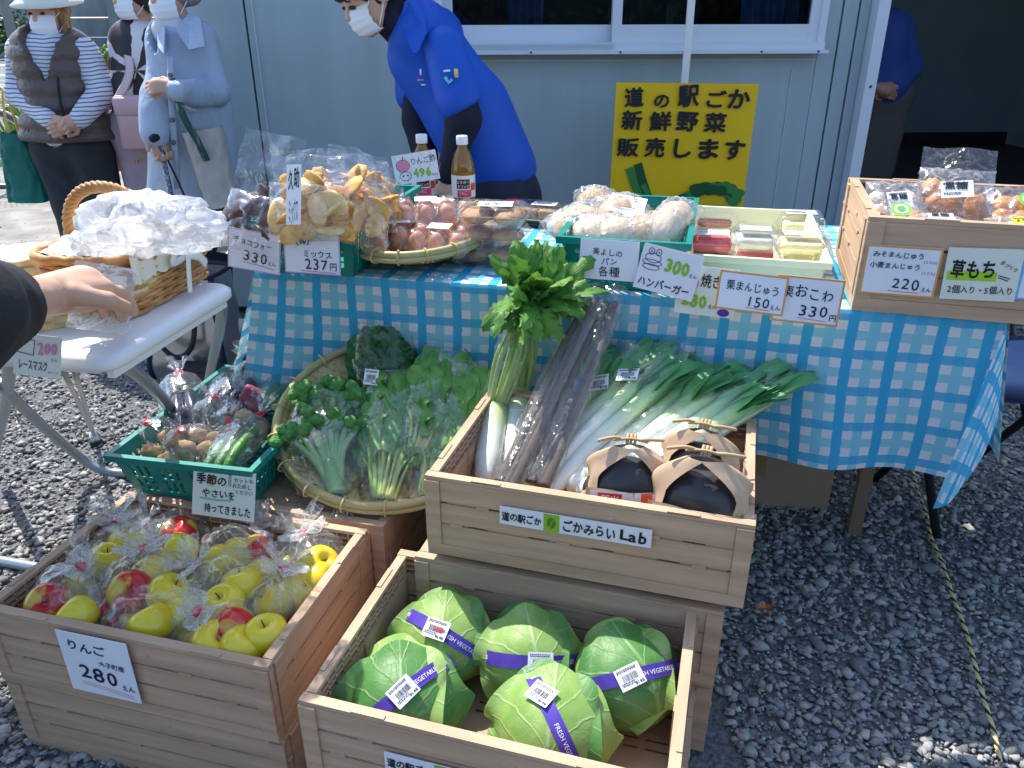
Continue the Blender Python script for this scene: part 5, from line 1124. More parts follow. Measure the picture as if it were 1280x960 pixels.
# ================================================================ LOWER GREEN BASKET: bagged vegetables
M['eggplant'] = mat('aubergine_skin', (.012, .006, .03), .18, (.03, .012, .05), nscale=6, spec=.7, coat=.5)
M['calyx'] = mat('aubergine_cap', (.06, .12, .04), .6)
M['potato'] = mat('potato_skin', (.42, .26, .14), .75, (.55, .36, .20), nscale=18, bump=.5, bscale=60)
M['ginger'] = mat('taro_skin', (.50, .34, .20), .8, (.62, .45, .28), nscale=25, bump=.5, stretch=(1, 1, 4))
M['cuke'] = mat('cucumber_skin', (.03, .14, .025), .4, (.09, .26, .05), nscale=30, bump=.6, bscale=120)
M['satsuma'] = mat('sweet_potato_skin', (.28, .05, .09), .6, (.38, .09, .12), nscale=16, bump=.4)
gM = Matrix.Translation((*G0, .312)) @ Matrix.Rotation(GYW, 4, 'Z')
VG = 'small tied bags of vegetables in the teal basket'
def vegbag(label, px, py, z, npx, npy, nz_, kind, seed, rx=.05, ry=.036, L=.12, n_=3, tie=True):
    """body centre px, py at height z; neck at npx, npy at height nz_"""
    c = at(px, py-6, z+.012); nk = at(npx, npy-8, nz_+.012); D = nk-c; rx *= 1.12; ry *= 1.12; Ln = np.linalg.norm(D); D /= Ln; b0 = c-D*L*.45; t = thing('vegetable_bag', label, 'bagged vegetables', tuple(b0), group=VG); rg_ = np.random.default_rng(seed)
    S = np.cross(D, (0, 0, 1.)); S /= np.linalg.norm(S)+1e-9; U = np.cross(S, D)
    nm = {'eggplant': 'aubergine', 'potato': 'potato', 'ginger': 'taro', 'cuke': 'cucumber', 'satsuma': 'sweet_potato'}[kind]
    for k in range(n_):
        x = (k-(n_-1)/2); mb = MB()
        if kind in ('eggplant', 'cuke', 'satsuma'):
            o = S*x*(.024 if kind != 'eggplant' else .030)+U*rg_.normal()*.004; l_ = L*.92; P = bez([o+D*.004, o+D*l_*.4+U*.006, o*.8+D*l_], 8); q = np.linspace(0, 1, len(P))
            rr = {'eggplant': .021*np.sin(pi*(.12+.80*(1-q)))**.6*(1-.35*q), 'cuke': .0125*np.sin(pi*(.06+.88*q))**.35, 'satsuma': .017*np.sin(pi*(.05+.9*q))**.8+.002}[kind]; mb.tube(P, rr, 14); v = mb.build(nm, M[kind], t)
            if kind == 'eggplant': mb = MB(); mb.lathe([(.004, .016), (.005, .008), (.012, 0), (.015, -.008)], 7); o_ = mb.build('calyx', M['calyx'], v); o_.location = tuple(P[-1]); o_.rotation_euler = align(D)
        else:
            p = D*L*(.12+.5*rg_.random()*1.0)+S*x*rx*.62+U*rg_.normal()*.010; blob(mb, p, (rx*.42, rx*.34, rx*.36) if kind == 'potato' else (rx*.38, rx*.28, rx*.30), seed+k, .28, 1.8, 18); mb.build(nm, M[kind], t)
    V, F = bagshell(rx*1.15, ry*1.1, Ln+L*.45, neck=.006, fl=.035, fr=.020, seed=seed, crump=.12, n=36); Rm = np.stack([S, U, D], 1); mb = MB(); mb.add(V @ Rm.T, F, sm=True); mb.build('plastic_bag', M['film_crisp'], t)
    LL = (Ln+L*.45)*1.05; mb = MB(); mb.box((0, 0, 0), (.020, .005, .011)); o_ = mb.build('red_clip', M['redtape'], t); o_.location = tuple(D*LL); o_.rotation_euler = align(D); mb = MB(); mb.tube([D*(LL-.004), D*(LL+.004)], .0082, 10); mb.build('red_tape', M['redtape'], t); return t
vegbag('bag of aubergines standing at the left of the teal basket', 232, 520, .385, 224, 478, .43, 'eggplant', 1, .042, .03, .12, 2)
vegbag('bag of potatoes in the front left corner of the teal basket', 205, 556, .372, 185, 538, .415, 'potato', 2, .046, .034, .09, 5)
vegbag('bag of larger potatoes at the front wall of the teal basket', 243, 566, .372, 226, 548, .39, 'potato', 13, .046, .034, .08, 4)
vegbag('bag of taro roots in the middle of the teal basket', 278, 545, .378, 268, 508, .42, 'ginger', 3, .046, .034, .09, 6)
vegbag('bag of cucumbers reaching from the front wall to the right wall', 290, 568, .382, 322, 530, .40, 'cuke', 4, .040, .022, .15, 3)
vegbag('bag of aubergines lying across the middle of the teal basket', 290, 494, .392, 318, 466, .40, 'eggplant', 5, .046, .028, .14, 3)
vegbag('small bag with a red tape among the aubergines', 296, 520, .392, 286, 533, .40, 'eggplant', 6, .030, .022, .07, 2)
vegbag('bag of purple sweet potato pieces in the centre of the basket', 318, 512, .392, 308, 500, .42, 'satsuma', 7, .040, .026, .09, 3)
vegbag('bag of green cucumbers at the right wall near the back of the basket', 348, 500, .398, 372, 476, .40, 'cuke', 8, .044, .026, .16, 3)
vegbag('bag of red sweet potatoes standing in the back right corner', 384, 472, .40, 382, 442, .46, 'satsuma', 9, .036, .028, .10, 3)
vegbag('bag with red clip standing at the back wall of the basket', 330, 478, .40, 330, 462, .43, 'satsuma', 10, .030, .022, .07, 2)
vegbag('smallest bag at the far back left of the teal basket', 310, 470, .40, 306, 456, .44, 'satsuma', 11, .026, .020, .06, 2)

# ================================================================ ON THE CHECKED TABLE
FN = np.array((sin(-.23), -cos(-.23), 0))
bk1 = (-.420, 1.700); bk2 = (-.378, 1.915)
TG = 'teal slotted plastic baskets'
basket('teal basket of rice crackers and chocolate snacks at the left end of the table', .245, .205, .115, .016, (*bk1, TZ+.004), -.20)
basket('second teal basket behind the chocolate snacks holding more crackers', .245, .205, .115, .016, (*bk2, TZ+.004), -.20)
M['choco'] = mat('chocolate_coating', (.045, .018, .012), .35, (.10, .04, .025), nscale=12, bump=.2, coat=.2)
M['cracker'] = mat('golden_cracker', (.50, .17, .02), .7, (.84, .50, .12), nscale=38, bump=.8, bscale=50)
M['cracker2'] = mat('pale_cracker', (.74, .42, .12), .7, (.86, .66, .34), nscale=34, bump=.6, bscale=50)
def cracker_bag(label, p, rot, w_, h_, th, n_, mats, seed, size=(.034, .021, .006), top=.35, name='snack_bag'):
    t = thing(name, label, 'snack bag', tuple(p), rot=rot, group='clear snack bags in the teal baskets'); rg_ = np.random.default_rng(seed)
    for k in range(n_):
        x = (rg_.random()-.5)*w_*.74; y = -h_*.42+rg_.random()*h_*(1-top)*.84; z = (rg_.random()-.5)*th*.6; mb = MB(); Rr = np.array(Matrix.Rotation(rg_.random()*6, 3, 'Z') @ Matrix.Rotation(rg_.normal()*.7, 3, 'X')); blob(mb, (x, y, z), size, seed+k, .18, 2, 14, rot=Rr); mb.build('cracker' if 'choc' not in label else 'biscuit', M[mats[k % len(mats)]], t)
    mb = pillow(w_, h_*(1-top), th, seed, .005); V = []
    for v in mb.v: v[:, 1] -= h_*top*.5
    mb.build('bag_film', M['film_crisp'], t)
    mb = MB(); mb.grid(lambda u, v: ((u-.5)*w_*(1-.10*v), h_*(.5-top)+v*h_*top, .006*sin(u*9+seed)*v+.010*nz((u*4, v*4, seed), 1)), 14, 10); mb.build('bag_header', M['film_crisp'], t); return t
ct = cracker_bag('tall clear bag of dark chocolate biscuits in the left teal basket', at(328, 246, .86), (1.15, .12, -.35), .155, .26, .06, 9, ['choco'], 1, (.036, .028, .012), .48)
mx1 = cracker_bag('bag of mixed rice crackers with a handwritten name strip', at(386, 244, .875), (1.15, -.05, -.15), .165, .18, .06, 22, ['cracker', 'cracker2', 'cracker2'], 2)
rect(mx1, -.028, -.065, .002, .05, 'sticker', .040, 'name_strip'); text('久助', mx1, -.024, .0, .022, 'black_ink', h=.045, bold=.01, lift=.0408); text('ミックス', mx1, -.022, -.065, .018, 'black_ink', h=.05, lift=.0408)
cracker_bag('bag of golden crackers leaning out over the basket wall', at(438, 248, .86), (.9, .25, .3), .16, .20, .06, 24, ['cracker', 'cracker'], 3, top=.30)
cracker_bag('bag of orange crackers with its clear mouth sticking up', at(452, 235, .86), (.8, .3, .5), .15, .20, .06, 20, ['cracker'], 4, top=.35)
cracker_bag('bag of pale round crackers behind the chocolate biscuits', at(392, 240, .85), (1.0, 0, .0), .14, .17, .05, 14, ['cracker2', 'choco'], 5, top=.3)
cracker_bag('rightmost cracker bag, half out of the rear teal basket', at(478, 232, .85), (.7, .5, .6), .12, .15, .05, 14, ['cracker'], 6, top=.3)

# egg tray
ez = np.array((-.185, 1.800, TZ+.012)); e1_ = zaru('bamboo tray holding packs of brown eggs on the checked table', ez, .150, .225, .045, (math.radians(2), math.radians(-1), -.33), m='bamboo_in', cols=22)
M['egg'] = mat('brown_egg', (.62, .28, .16), .45, (.70, .36, .23), nscale=8, sub=.1)
def eggpack(label, p, rz, tilt, seed, n_=(3, 2)):
    t = thing('egg_pack', label, 'eggs', tuple(p), rot=(tilt, 0, rz), group='clear packs of brown eggs'); g_ = .046
    for i in range(n_[0]):
        for j in range(n_[1]):
            mb = MB(); mb.lathe([(.0001, -.027), (.012, -.025), (.019, -.016), (.0215, -.004), (.020, .008), (.0145, .020), (.007, .0275), (.0001, .0295)], 18, ((i-(n_[0]-1)/2)*g_, (j-(n_[1]-1)/2)*g_, .030)); mb.build('egg', M['egg'], t)
    W_, D_ = n_[0]*g_+.008, n_[1]*g_+.008
    def top(u, v):
        x, y = (u-.5)*W_, (v-.5)*D_; q = abs(cos(pi*n_[0]*u))*0+abs(sin(pi*n_[0]*u))*abs(sin(pi*n_[1]*v)); return (x, y, .030+.034*min(1, q*1.6)**.7)
    for nm, sg in (('lid', 1), ('tray', -1)):
        mb = MB(); mb.grid(lambda u, v: (top(u, v)[0], top(u, v)[1], .030+sg*(top(u, v)[2]-.030)), 30, 20); mb.build(nm, M['clear'], t)
    mb = MB(); mb.box((0, 0, .030), (W_+.014, D_+.014, .0008)); mb.build('flange', M['clear'], t); mb = MB(); mb.box((0, 0, .066), (.05, .035, .0008)); mb.build('paper_slip', M['sticker'], t); return t
eggpack('egg pack open side up at the back of the bamboo egg tray', ez+(.025, .075, .030), -.45, .15, 1, (3, 2))
eggpack('egg pack at the front right of the egg tray with crumpled seal', ez+(.030, -.105, .012), -.25, .10, 2, (3, 2))
eggpack('egg pack at the left edge of the bamboo egg tray', ez+(-.070, -.06, .015), .25, .12, 3, (3, 2))
eggpack('egg pack stacked in the middle of the other egg packs', ez+(-.010, -.015, .052), .1, .08, 4, (3, 2))

# drink bottles
M['tea'] = mat('amber_vinegar_drink', (.50, .24, .03), .05, spec=.6, trans=.55); M['cap'] = mat('white_cap', (.85, .85, .86), .35)
def bottle(label, px, py, Y, s_=1.):
    p = at(px, py, TZ+.004); p = ay(px, py, Y); p[2] = TZ+.004; t = thing('drink_bottle', label, 'bottle', tuple(p), .25, 'amber vinegar drink bottles behind the egg tray'); H_ = .235*s_
    pf = [(.028, 0), (.033, .006), (.033, .02), (.030, .026), (.033, .032), (.033, .055), (.0315, .060), (.034, .066), (.034, .135), (.033, .145), (.030, .165), (.022, .190), (.0135, .205), (.0135, .212)]
    mb = MB(); mb.lathe([(r_*s_, z*s_) for r_, z in pf], 28); V = mb.v[0]
    mb.build('body', M['tea'], t)
    mb = MB(); mb.lathe([(.016*s_, .213*s_), (.0165*s_, .214*s_), (.0165*s_, .234*s_), (.015*s_, .237*s_)], 24); mb.build('cap', M['cap'], t)
    def lab(u, v): a = -pi/2-1.5+3.0*u; return (.0346*s_*cos(a), .0346*s_*sin(a), (.070+.062*v)*s_)
    mb = MB(); mb.grid(lab, 20, 1); mb.build('label', mat('cream_label', (.80, .72, .66), .5), t)
    def wrap(x0, x1, z0, z1, m, nm, rr=.0352):
        mb = MB(); mb.grid(lambda u, v: (rr*s_*cos(-pi/2+(x0+(x1-x0)*u)), rr*s_*sin(-pi/2+(x0+(x1-x0)*u)), (z0+(z1-z0)*v)*s_), 12, 1); mb.build(nm, M[m] if isinstance(m, str) else m, t)
    wrap(-.75, .35, .096, .122, mat('dark_label_block', (.05, .02, .02), .5), 'name_block'); wrap(-.7, .5, .072, .092, mat('pink_band', (.75, .05, .12), .45), 'pink_band'); wrap(.45, 1.0, .090, .110, mat('apple_print', (.75, .06, .04), .45), 'apple_print')
    for wd_, z_, x_, w__, m_ in (('ビネガー', .110, -.68, .95, 'sticker'), ('ドリンク', .098, -.62, .90, 'sticker'), ('りんご', .079, -.5, .6, 'sticker')):
        V, F = _txt(wd_, 1., .01); V = V-V.min(0); V = V/V[:, 0].max(); out = [(.0358*s_*cos(-pi/2+x_+q[0]*w__), .0358*s_*sin(-pi/2+x_+q[0]*w__), (z_+min(.010, q[1]*.035))*s_) for q in V]; mb = MB(); mb.add(out, F); mb.build('lettering', M[m_], t)
    return t
bottle('vinegar drink bottle at the right with its brown and pink label in full view', 580, 262, 2.12, .93)
bottle('vinegar drink bottle at the left behind the price card with the apple drawing', 531, 258, 2.15, .93)

# stacked clear packs of baked cups
M['muffin'] = mat('brown_baked_cup', (.45, .22, .09), .7, (.58, .32, .15), nscale=25, bump=.8, bscale=60)
for k in range(3):
    p = at(617-k*2, 336, TZ+.004); t = thing('cake_pack', ('bottom pack of brown cakes in the stack beside the eggs', 'middle pack of brown cakes in the stack beside the eggs', 'top pack of brown cakes with a white label, beside the eggs')[k], 'cake pack', (p[0]-.004+.006*k, p[1]+.055, TZ+.004+.043*k), -.30+.05*k, 'clear packs of brown cakes'); pack(.155, .125, .043, .42)(t)
    for i in (-1, 1):
        mb = MB(); blob(mb, (i*.034, 0, .019), (.036, .050, .018), k, .12, 3, 20); mb.build('cake', M['muffin'], t)
    if k == 2: sticker(t, (.004, 0, .0438), (0, 0, .12), .075, .052, None, bar=True)
p = at(668, 283, TZ+.004); t = thing('toast_pack', 'black tray with sliced brown bread under film behind the cake stack', 'bread pack', (p[0], p[1]+.05, TZ+.004), -.35); mb = MB(); mb.rbox((0, 0, .010), (.185, .125, .02), .02, n=4); mb.build('tray', mat('black_foam_tray', (.015, .015, .017), .4), t)
for i in range(3): mb = MB(); mb.rbox((-.05+.048*i, 0, .030), (.046, .09, .024), .008); mb.build('slice', M['muffin'], t)
mb = MB(); mb.rbox((0, 0, .032), (.175, .115, .036), .02, n=4); mb.build('film_cover', M['clear'], t); sticker(t, (.03, .0, .0515), (0, 0, .05), .065, .045); rect(t, -.085, -.02, -.04, .03, 'redtape', .0515, 'red_label')
p = at(712, 297, TZ+.004); t = thing('white_pack', 'clear pack of white buns with blue label beside the bread basket', 'bun pack', (p[0]-.01, p[1]+.06, TZ+.004), -.2); pack(.12, .12, .04, .5)(t); mb = MB(); blob(mb, (0, -.01, .018), (.045, .045, .018), 3, .1, 3); mb.build('bun', mat('white_bun', (.8, .8, .78), .6), t); sticker(t, (0, .03, .0405), (0, 0, 0), .06, .035)
p = at(705, 285, TZ+.004); t = thing('blue_print_packet', 'small white packet with a blue pattern at the back by the bread basket', 'packet', (p[0]+.01, p[1]+.18, TZ+.006), -.3); pillow(.10, .08, .02, 4).build('wrapper', mat('blue_white_print', (.75, .78, .82), .4, (.05, .12, .45), nscale=30, lo=.56, hi=.6), t)

# bread basket
bb = (.268, 1.700); basket('teal basket of bagged bread rolls in the middle of the table', .245, .430, .105, .018, (*bb, TZ+.004), -.245)
M['bread'] = mat('bread_crust', (.60, .32, .13), .6, (.72, .46, .22), nscale=10, bump=.15); M['bread_pale'] = mat('pale_bread', (.74, .54, .32), .6, (.80, .62, .40), nscale=10, bump=.15)
def bread(label, px, py, z, r_, rz, m, seed, tilt=(0, 0)):
    p = at(px, py, z); t = thing('bread_bag', label, 'bagged bread', tuple(p), rot=(tilt[0], tilt[1], rz), group='bread rolls in film bags'); mb = MB(); blob(mb, (0, 0, 0), r_, seed, .10, 1.6, 28); mb.build('bread_roll', M[m], t)
    mb = pillow(r_[0]*2.35, r_[1]*2.35, r_[2]*2.5, seed, .005); mb.build('bag_film', M['film_milky'], t); return t
bread('flat pale roll at the left wall of the bread basket', 722, 280, .775, (.058, .045, .028), .5, 'bread_pale', 1, (.5, -.3))
bread('roll in the front left corner of the bread basket', 742, 292, .778, (.05, .042, .028), 0, 'bread_pale', 2, (.4, 0))
bread('brown round roll under the paper notice in the bread basket', 778, 266, .800, (.055, .05, .030), .2, 'bread', 3, (.3, 0))
bread('roll at the front wall of the bread basket behind the white card', 775, 292, .782, (.05, .042, .03), .3, 'bread_pale', 4, (.4, .1))
bread('long pale loaf bag leaning at the right wall of the bread basket', 838, 278, .80, (.080, .036, .032), 1.0, 'bread_pale', 5, (.2, -.25))
bread('sweet roll beside the long loaf near the front wall', 806, 290, .785, (.05, .042, .03), -.2, 'bread', 6, (.4, 0))
bread('roll at the very back left corner of the bread basket', 745, 252, .79, (.045, .04, .028), 0, 'bread', 7, (.3, 0))
tl, tr, bl = ay(748, 238, 1.76), ay(792, 246, 1.74), ap(757, 262, ay(757, 262, 1.68), (0, 1, 0)); t, W_, H_ = card('white printed notice lying across the rolls in the bread basket', tl, tr, bl, cat='notice', name='paper_notice')
for k in range(6): stroke(t, [(W_*.10, H_*(.85-.13*k)), (W_*(.9-.12*(k % 3)), H_*(.85-.13*k))], .0009, 'ink')

# yellow tray with six packs
yt = (.545, 1.745); basket('cream yellow tray of small clear food packs', .275, .47, .060, .012, (*yt, TZ+.004), -.25, m='cream', group=None, solid=True, rim=.010)
M['beanred'] = mat('red_bean_rice', (.55, .10, .10), .6, (.35, .16, .08), nscale=60, bump=.6, bscale=90); M['pinkrice'] = mat('pink_mochi', (.72, .10, .16), .5, (.60, .06, .10), nscale=40, bump=.3)
M['ohagi'] = mat('pale_yellow_mochi', (.74, .66, .34), .6, (.80, .74, .46), nscale=30, bump=.4); M['greyfood'] = mat('grey_rice_cake', (.50, .50, .46), .6, (.62, .62, .58), nscale=30, bump=.3)
for k, (px, py, w_, d_, h_, m_, rz, lb, zz) in enumerate(((888, 312, .125, .095, .045, 'pinkrice', -.22, 'pack of pink and brown sweets at the front left of the cream tray', 0), (893, 282, .12, .095, .04, 'beanred', -.2, 'pack of red bean rice behind the pink sweets', 0),
      (943, 322, .105, .10, .04, 'pinkrice', -.25, 'lower pack of red sweets at the middle of the cream tray', 0), (942, 308, .105, .10, .04, 'greyfood', -.25, 'pack of grey rice cakes stacked in the middle of the cream tray', .036),
      (1004, 324, .12, .11, .04, 'ohagi', -.28, 'pack of pale yellow cakes at the front right of the cream tray', 0), (998, 290, .12, .11, .05, 'ohagi', -.2, 'pack of yellow rice at the back right of the cream tray', 0), (945, 283, .11, .09, .035, 'greyfood', -.2, 'pack with blue grey label in the back middle of the cream tray', 0), (1000, 312, .12, .10, .035, 'ohagi', -.24, 'upper pack laid over the pale yellow cakes', .040))):
    p = at(px, py, TZ+.012+zz); t = thing('food_pack', lb, 'food pack', (p[0], p[1], TZ+.010+zz), rz, 'clear food packs in the cream tray'); pack(w_, d_, h_, .5)(t); mb = MB(); mb.rbox((0, 0, h_*.36), (w_*.72, d_*.72, h_*.56), .012, n=3); mb.build('filling', M[m_], t)
    s = sticker(t, (.0, .008 if k % 2 else -.004, h_+.0008), (0, 0, .05), w_*.62, d_*.42, None, bar=False)

# sweets in the right crate
eM = Matrix.Translation((*E0, .693)) @ Matrix.Rotation(EY, 4, 'Z') @ Matrix.Scale(1.12, 4)
M['orange_cake'] = mat('orange_brown_cake', (.62, .22, .05), .6, (.72, .34, .10), nscale=20, bump=.5); M['sesame'] = mat('sesame_cake', (.55, .36, .14), .7, (.68, .50, .26), nscale=60, bump=.8)
M['greysweet'] = mat('grey_purple_sweet', (.30, .27, .30), .6, (.42, .38, .40), nscale=20, bump=.4); M['whitesweet'] = mat('white_sweet', (.74, .60, .42), .6, (.80, .72, .58), nscale=20)
def sweet(label, x, y, z, rx_, rz, w_, h_, m_, n_, seed, header=False, lab=None):
    p = eM @ Vector((x, y, z)); t = thing('sweets_bag', label, 'bagged sweets', tuple(p), rot=(rx_, 0, EY+rz), group='clear bags of sweets in the crate on the table'); rg_ = np.random.default_rng(seed)
    for k in range(n_):
        mb = MB(); blob(mb, (((k % 3)-1)*w_*.27+rg_.normal()*.004, (-.1+.5*(k//3)-.15)*h_*.5, 0), (w_*.16, h_*.17, .011), seed+k, .35, 2.6, 16); mb.build('cake', M[m_], t)
    pillow(w_, h_, .05, seed, .006).build('bag_film', M['film_milky' if seed % 2 else 'film_crisp'], t)
    if header: mb = MB(); mb.grid(lambda u, v: ((u-.5)*w_, h_*.48+v*.055, .004*sin(u*8+seed)), 12, 4); mb.build('bag_header', M['film'], t); disc(t, 0, h_*.48+.035, .005, .004, 'black_ink', .006, 'hang_hole')
    if lab == 'round':
        disc(t, 0, .0, .019, .019, mat('green_seal', (.20, .55, .06), .5), .034, 'green_seal'); disc(t, 0, .0, .013, .013, 'sticker', .0346, 'seal_centre'); disc(t, 0, .0, .008, .009, mat('seal_leaf', (.12, .40, .08), .5), .0352, 'seal_print')
    elif lab: 
        s = sticker(t, (0.0, -.005, .032), (0, 0, .15), w_*.42, h_*.30, None, m=lab, bar=False); text('黒糖' if lab != 'yellow' else 'よもぎ', s, -w_*.16, -h_*.02, w_*.30, 'black_ink', bold=.02)
    return t
M['yellow'] = mat('yellow_label', (.80, .72, .02), .5)
SW = [('bag of white sweets with a black lettered slip in the back left corner', -.19, .06, .125, .7, .1, .11, .13, 'whitesweet', 6, 1, False, 'paper'),
      ('bag of orange brown cakes at the left wall of the sweets crate', -.20, -.05, .120, .5, 0, .11, .12, 'orange_cake', 6, 2, False, 'round'),
      ('tall bag rising over the back wall at the left of the crate', -.09, .09, .145, .8, -.12, .14, .13, 'orange_cake', 4, 3, True, 'paper'),
      ('bag of cakes with a green round seal in the middle of the crate', .0, .0, .140, .6, .05, .12, .13, 'orange_cake', 6, 4, False, 'round'),
      ('bag of grey purple sweets at the right of the green seal', .11, .04, .140, .6, -.1, .13, .14, 'greysweet', 6, 5, True, 'paper'),
      ('tall bag with a hang hole in its header at the right back', .16, .10, .145, .8, .05, .16, .13, 'greysweet', 5, 6, True, 'paper'),
      ('bag of sesame cakes with a yellow slip at the front wall', -.03, -.115, .125, .35, 0, .10, .10, 'sesame', 5, 7, False, 'yellow'),
      ('bag with a bright yellow label lying flat at the front right', .12, -.115, .135, .2, .05, .14, .09, 'greysweet', 5, 8, False, 'yellow'),
      ('bag with a white printed slip in the front left of the sweets crate', -.15, -.12, .125, .3, -.1, .10, .09, 'orange_cake', 5, 9, False, 'sticker'),
      ('bag of pale sweets at the right wall of the sweets crate', .21, -.03, .14, .4, .1, .11, .12, 'whitesweet', 6, 10, False, 'paper')]
for a in SW: sweet(*a)

# ================================================================ PRICE CARDS
def yplane(x, y): return (x, y, 0.)
def pcard(label, TLp, TRp, BLp, p0, yaw=-.23, lean=.12, **k):
    n = (sin(yaw), -cos(yaw), lean); return card(label, ap(*TLp, p0, n), ap(*TRp, p0, n), ap(*BLp, p0, n), **k)
G1 = 'handwritten price cards on the checked table'
fp = (bk1[0]+.02, bk1[1]-.175, .80)
t, W_, H_ = pcard('white card with lilac edge reading chocolate snack 330', (289, 284), (355, 295), (285, 333), fp, border='lilac_ink', bw=.0022, group=G1)
text('チョコフォー', t, .12*W_, .66*H_, .72*W_, bold=.006, tilt=-.10, jit=.001); text('330', t, .30*W_, .24*H_, .45*W_, bold=.004, tilt=-.08); text('えん', t, .78*W_, .20*H_, .15*W_, bold=.008); stroke(t, [(.3*W_, .2*H_), (.6*W_, .17*H_), (.9*W_, .12*H_)], .0005, 'red_ink', 'underline')
t, W_, H_ = pcard('white card with lilac edge reading broken cracker mix 237 yen', (354, 288), (424, 292), (357, 340), (fp[0], fp[1]-.004, .80), border='lilac_ink', bw=.0022, group=G1)
text('久助', t, .12*W_, .66*H_, .34*W_, bold=.006); text('ミックス', t, .36*W_, .40*H_, .50*W_, bold=.006, tilt=-.05, jit=.001); text('237', t, .38*W_, .10*H_, .40*W_, bold=.004); text('円', t, .82*W_, .10*H_, .12*W_, bold=.006); stroke(t, [(.3*W_, .07*H_), (.6*W_, .06*H_), (.92*W_, .05*H_)], .0005, 'red_ink', 'underline')
bp_ = ay(531, 220, 2.10)
t, W_, H_ = pcard('card with a pink apple drawing and green 496 propped on a bottle', (498, 194), (553, 185), (496, 232), bp_, yaw=.1, group=G1)
for k in range(5): stroke(t, [(W_*(.04+.22*k), .04*H_), (W_*(.18+.22*k), .5*H_), (W_*(.04+.2*k), .97*H_)], .0004, 'pink_ink', 'pencil_line', .0013)
disc(t, .22*W_, .62*H_, .15*W_, .20*H_, 'pink_ink', .0015, 'apple_drawing', 22, .06); stroke(t, [(.22*W_, .78*H_), (.25*W_, .92*H_)], .0008, 'black_ink', lift=.0018); stroke(t, [(.22*W_+.15*W_*cos(a), .62*H_+.2*H_*sin(a)) for a in np.linspace(0, 6.3, 24)], .0006, 'red_ink', lift=.0019)
stroke(t, [(.24*W_+.13*W_*cos(a), .26*H_+.15*H_*sin(a)) for a in np.linspace(0, 6.3, 24)], .0006, 'black_ink', lift=.0018)
for q in (-.05, .05): disc(t, (.24+q)*W_, .28*H_, .02*W_, .03*H_, 'black_ink', .0018, 'drawn_dot')
text('りんご酢', t, .42*W_, .60*H_, .55*W_, 'black_ink', h=.26*H_, bold=.003); text('496', t, .42*W_, .14*H_, .40*W_, 'green_ink', h=.34*H_, bold=.03); text('えん', t, .84*W_, .14*H_, .12*W_, 'black_ink', bold=.01)
_e = tp(.75, -.020); fb = (float(_e[0]), float(_e[1])-.006, .70)
t, W_, H_ = pcard('blank-edged white card naming assorted breads on the bread basket', (731, 298), (805, 303), (723, 347), fb, group=G1)
text('美よしの', t, .22*W_, .62*H_, .50*W_, bold=.004, tilt=-.05); text('パン', t, .38*W_, .38*H_, .26*W_, bold=.004); text('各種', t, .34*W_, .08*H_, .36*W_, bold=.004)
t, W_, H_ = pcard('card with a hamburger sketch and green 300 beside the bread card', (803, 302), (878, 321), (791, 358), (fb[0], fb[1]-.010, .70), group=G1)
for c_, r1, r2 in (((.20, .72), .13, .10), ((.20, .62), .16, .06), ((.20, .52), .14, .06)): stroke(t, [((c_[0]+r1*cos(a))*W_, (c_[1]+r2*sin(a))*H_) for a in np.linspace(0, 6.3, 22)], .0006, lift=.0015)
for q in (.15, .27): stroke(t, [((q+.045*cos(a))*W_, (.86+.07*sin(a))*H_) for a in np.linspace(0, 6.3, 16)], .0006); disc(t, q*W_, .86*H_, .012*W_, .02*H_, 'ink', .0018, 'drawn_dot')
text('300', t, .42*W_, .48*H_, .40*W_, 'green_ink', h=.32*H_, bold=.035); text('えん', t, .84*W_, .50*H_, .13*W_, bold=.01); text('ハンバーガー', t, .05*W_, .08*H_, .86*W_, h=.22*H_, bold=.02)
_e = tp(.98, -.016); ft = (float(_e[0]), float(_e[1])-.012, .68)
t, W_, H_ = pcard('cream card with green 280 half hidden under the hamburger card', (850, 330), (926, 338), (842, 390), (ft[0], ft[1], .68), m='paper_warm', group=G1)
text('焼き', t, .38*W_, .58*H_, .34*W_, 'black_ink', h=.28*H_, bold=.01); disc(t, .28*W_, .66*H_, .07*W_, .12*H_, 'pink_ink', .0015, 'drawn_shape'); text('280', t, .10*W_, .14*H_, .42*W_, 'green_ink', h=.30*H_, bold=.035); text('えん', t, .56*W_, .16*H_, .14*W_, 'black_ink', bold=.01); disc(t, .82*W_, .10*H_, .10*W_, .08*H_, 'purple', .0015, 'drawn_shape')
t, W_, H_ = pcard('white card with orange edge reading chestnut cake 150', (902, 337), (988, 347), (893, 385), (ft[0], ft[1]-.022, .70), border='orange_ink', lean=.25, group=G1)
text('栗まんじゅう', t, .12*W_, .52*H_, .76*W_, h=.26*H_, bold=.006, tilt=-.03); text('150', t, .48*W_, .14*H_, .30*W_, bold=.004); text('えん', t, .80*W_, .13*H_, .15*W_, bold=.008); stroke(t, [(.45*W_, .12*H_), (.62*W_, .11*H_), (.8*W_, .10*H_)], .0005, 'red_ink', 'underline')
t, W_, H_ = pcard('white card with orange edge reading chestnut rice 330 yen', (975, 343), (1060, 351), (963, 400), (ft[0], ft[1]-.012, .70), border='orange_ink', group=G1)
text('栗おこわ', t, .08*W_, .56*H_, .78*W_, h=.28*H_, bold=.006, tilt=-.05, jit=.001); text('330', t, .40*W_, .16*H_, .42*W_, bold=.004); text('円', t, .86*W_, .10*H_, .10*W_, bold=.01); stroke(t, [(.38*W_, .12*H_), (.62*W_, .10*H_), (.82*W_, .09*H_)], .0005, 'red_ink', 'underline')
q = off(E0, EY, -.18, -.183*1.12-.006); fe = (*q, .78)
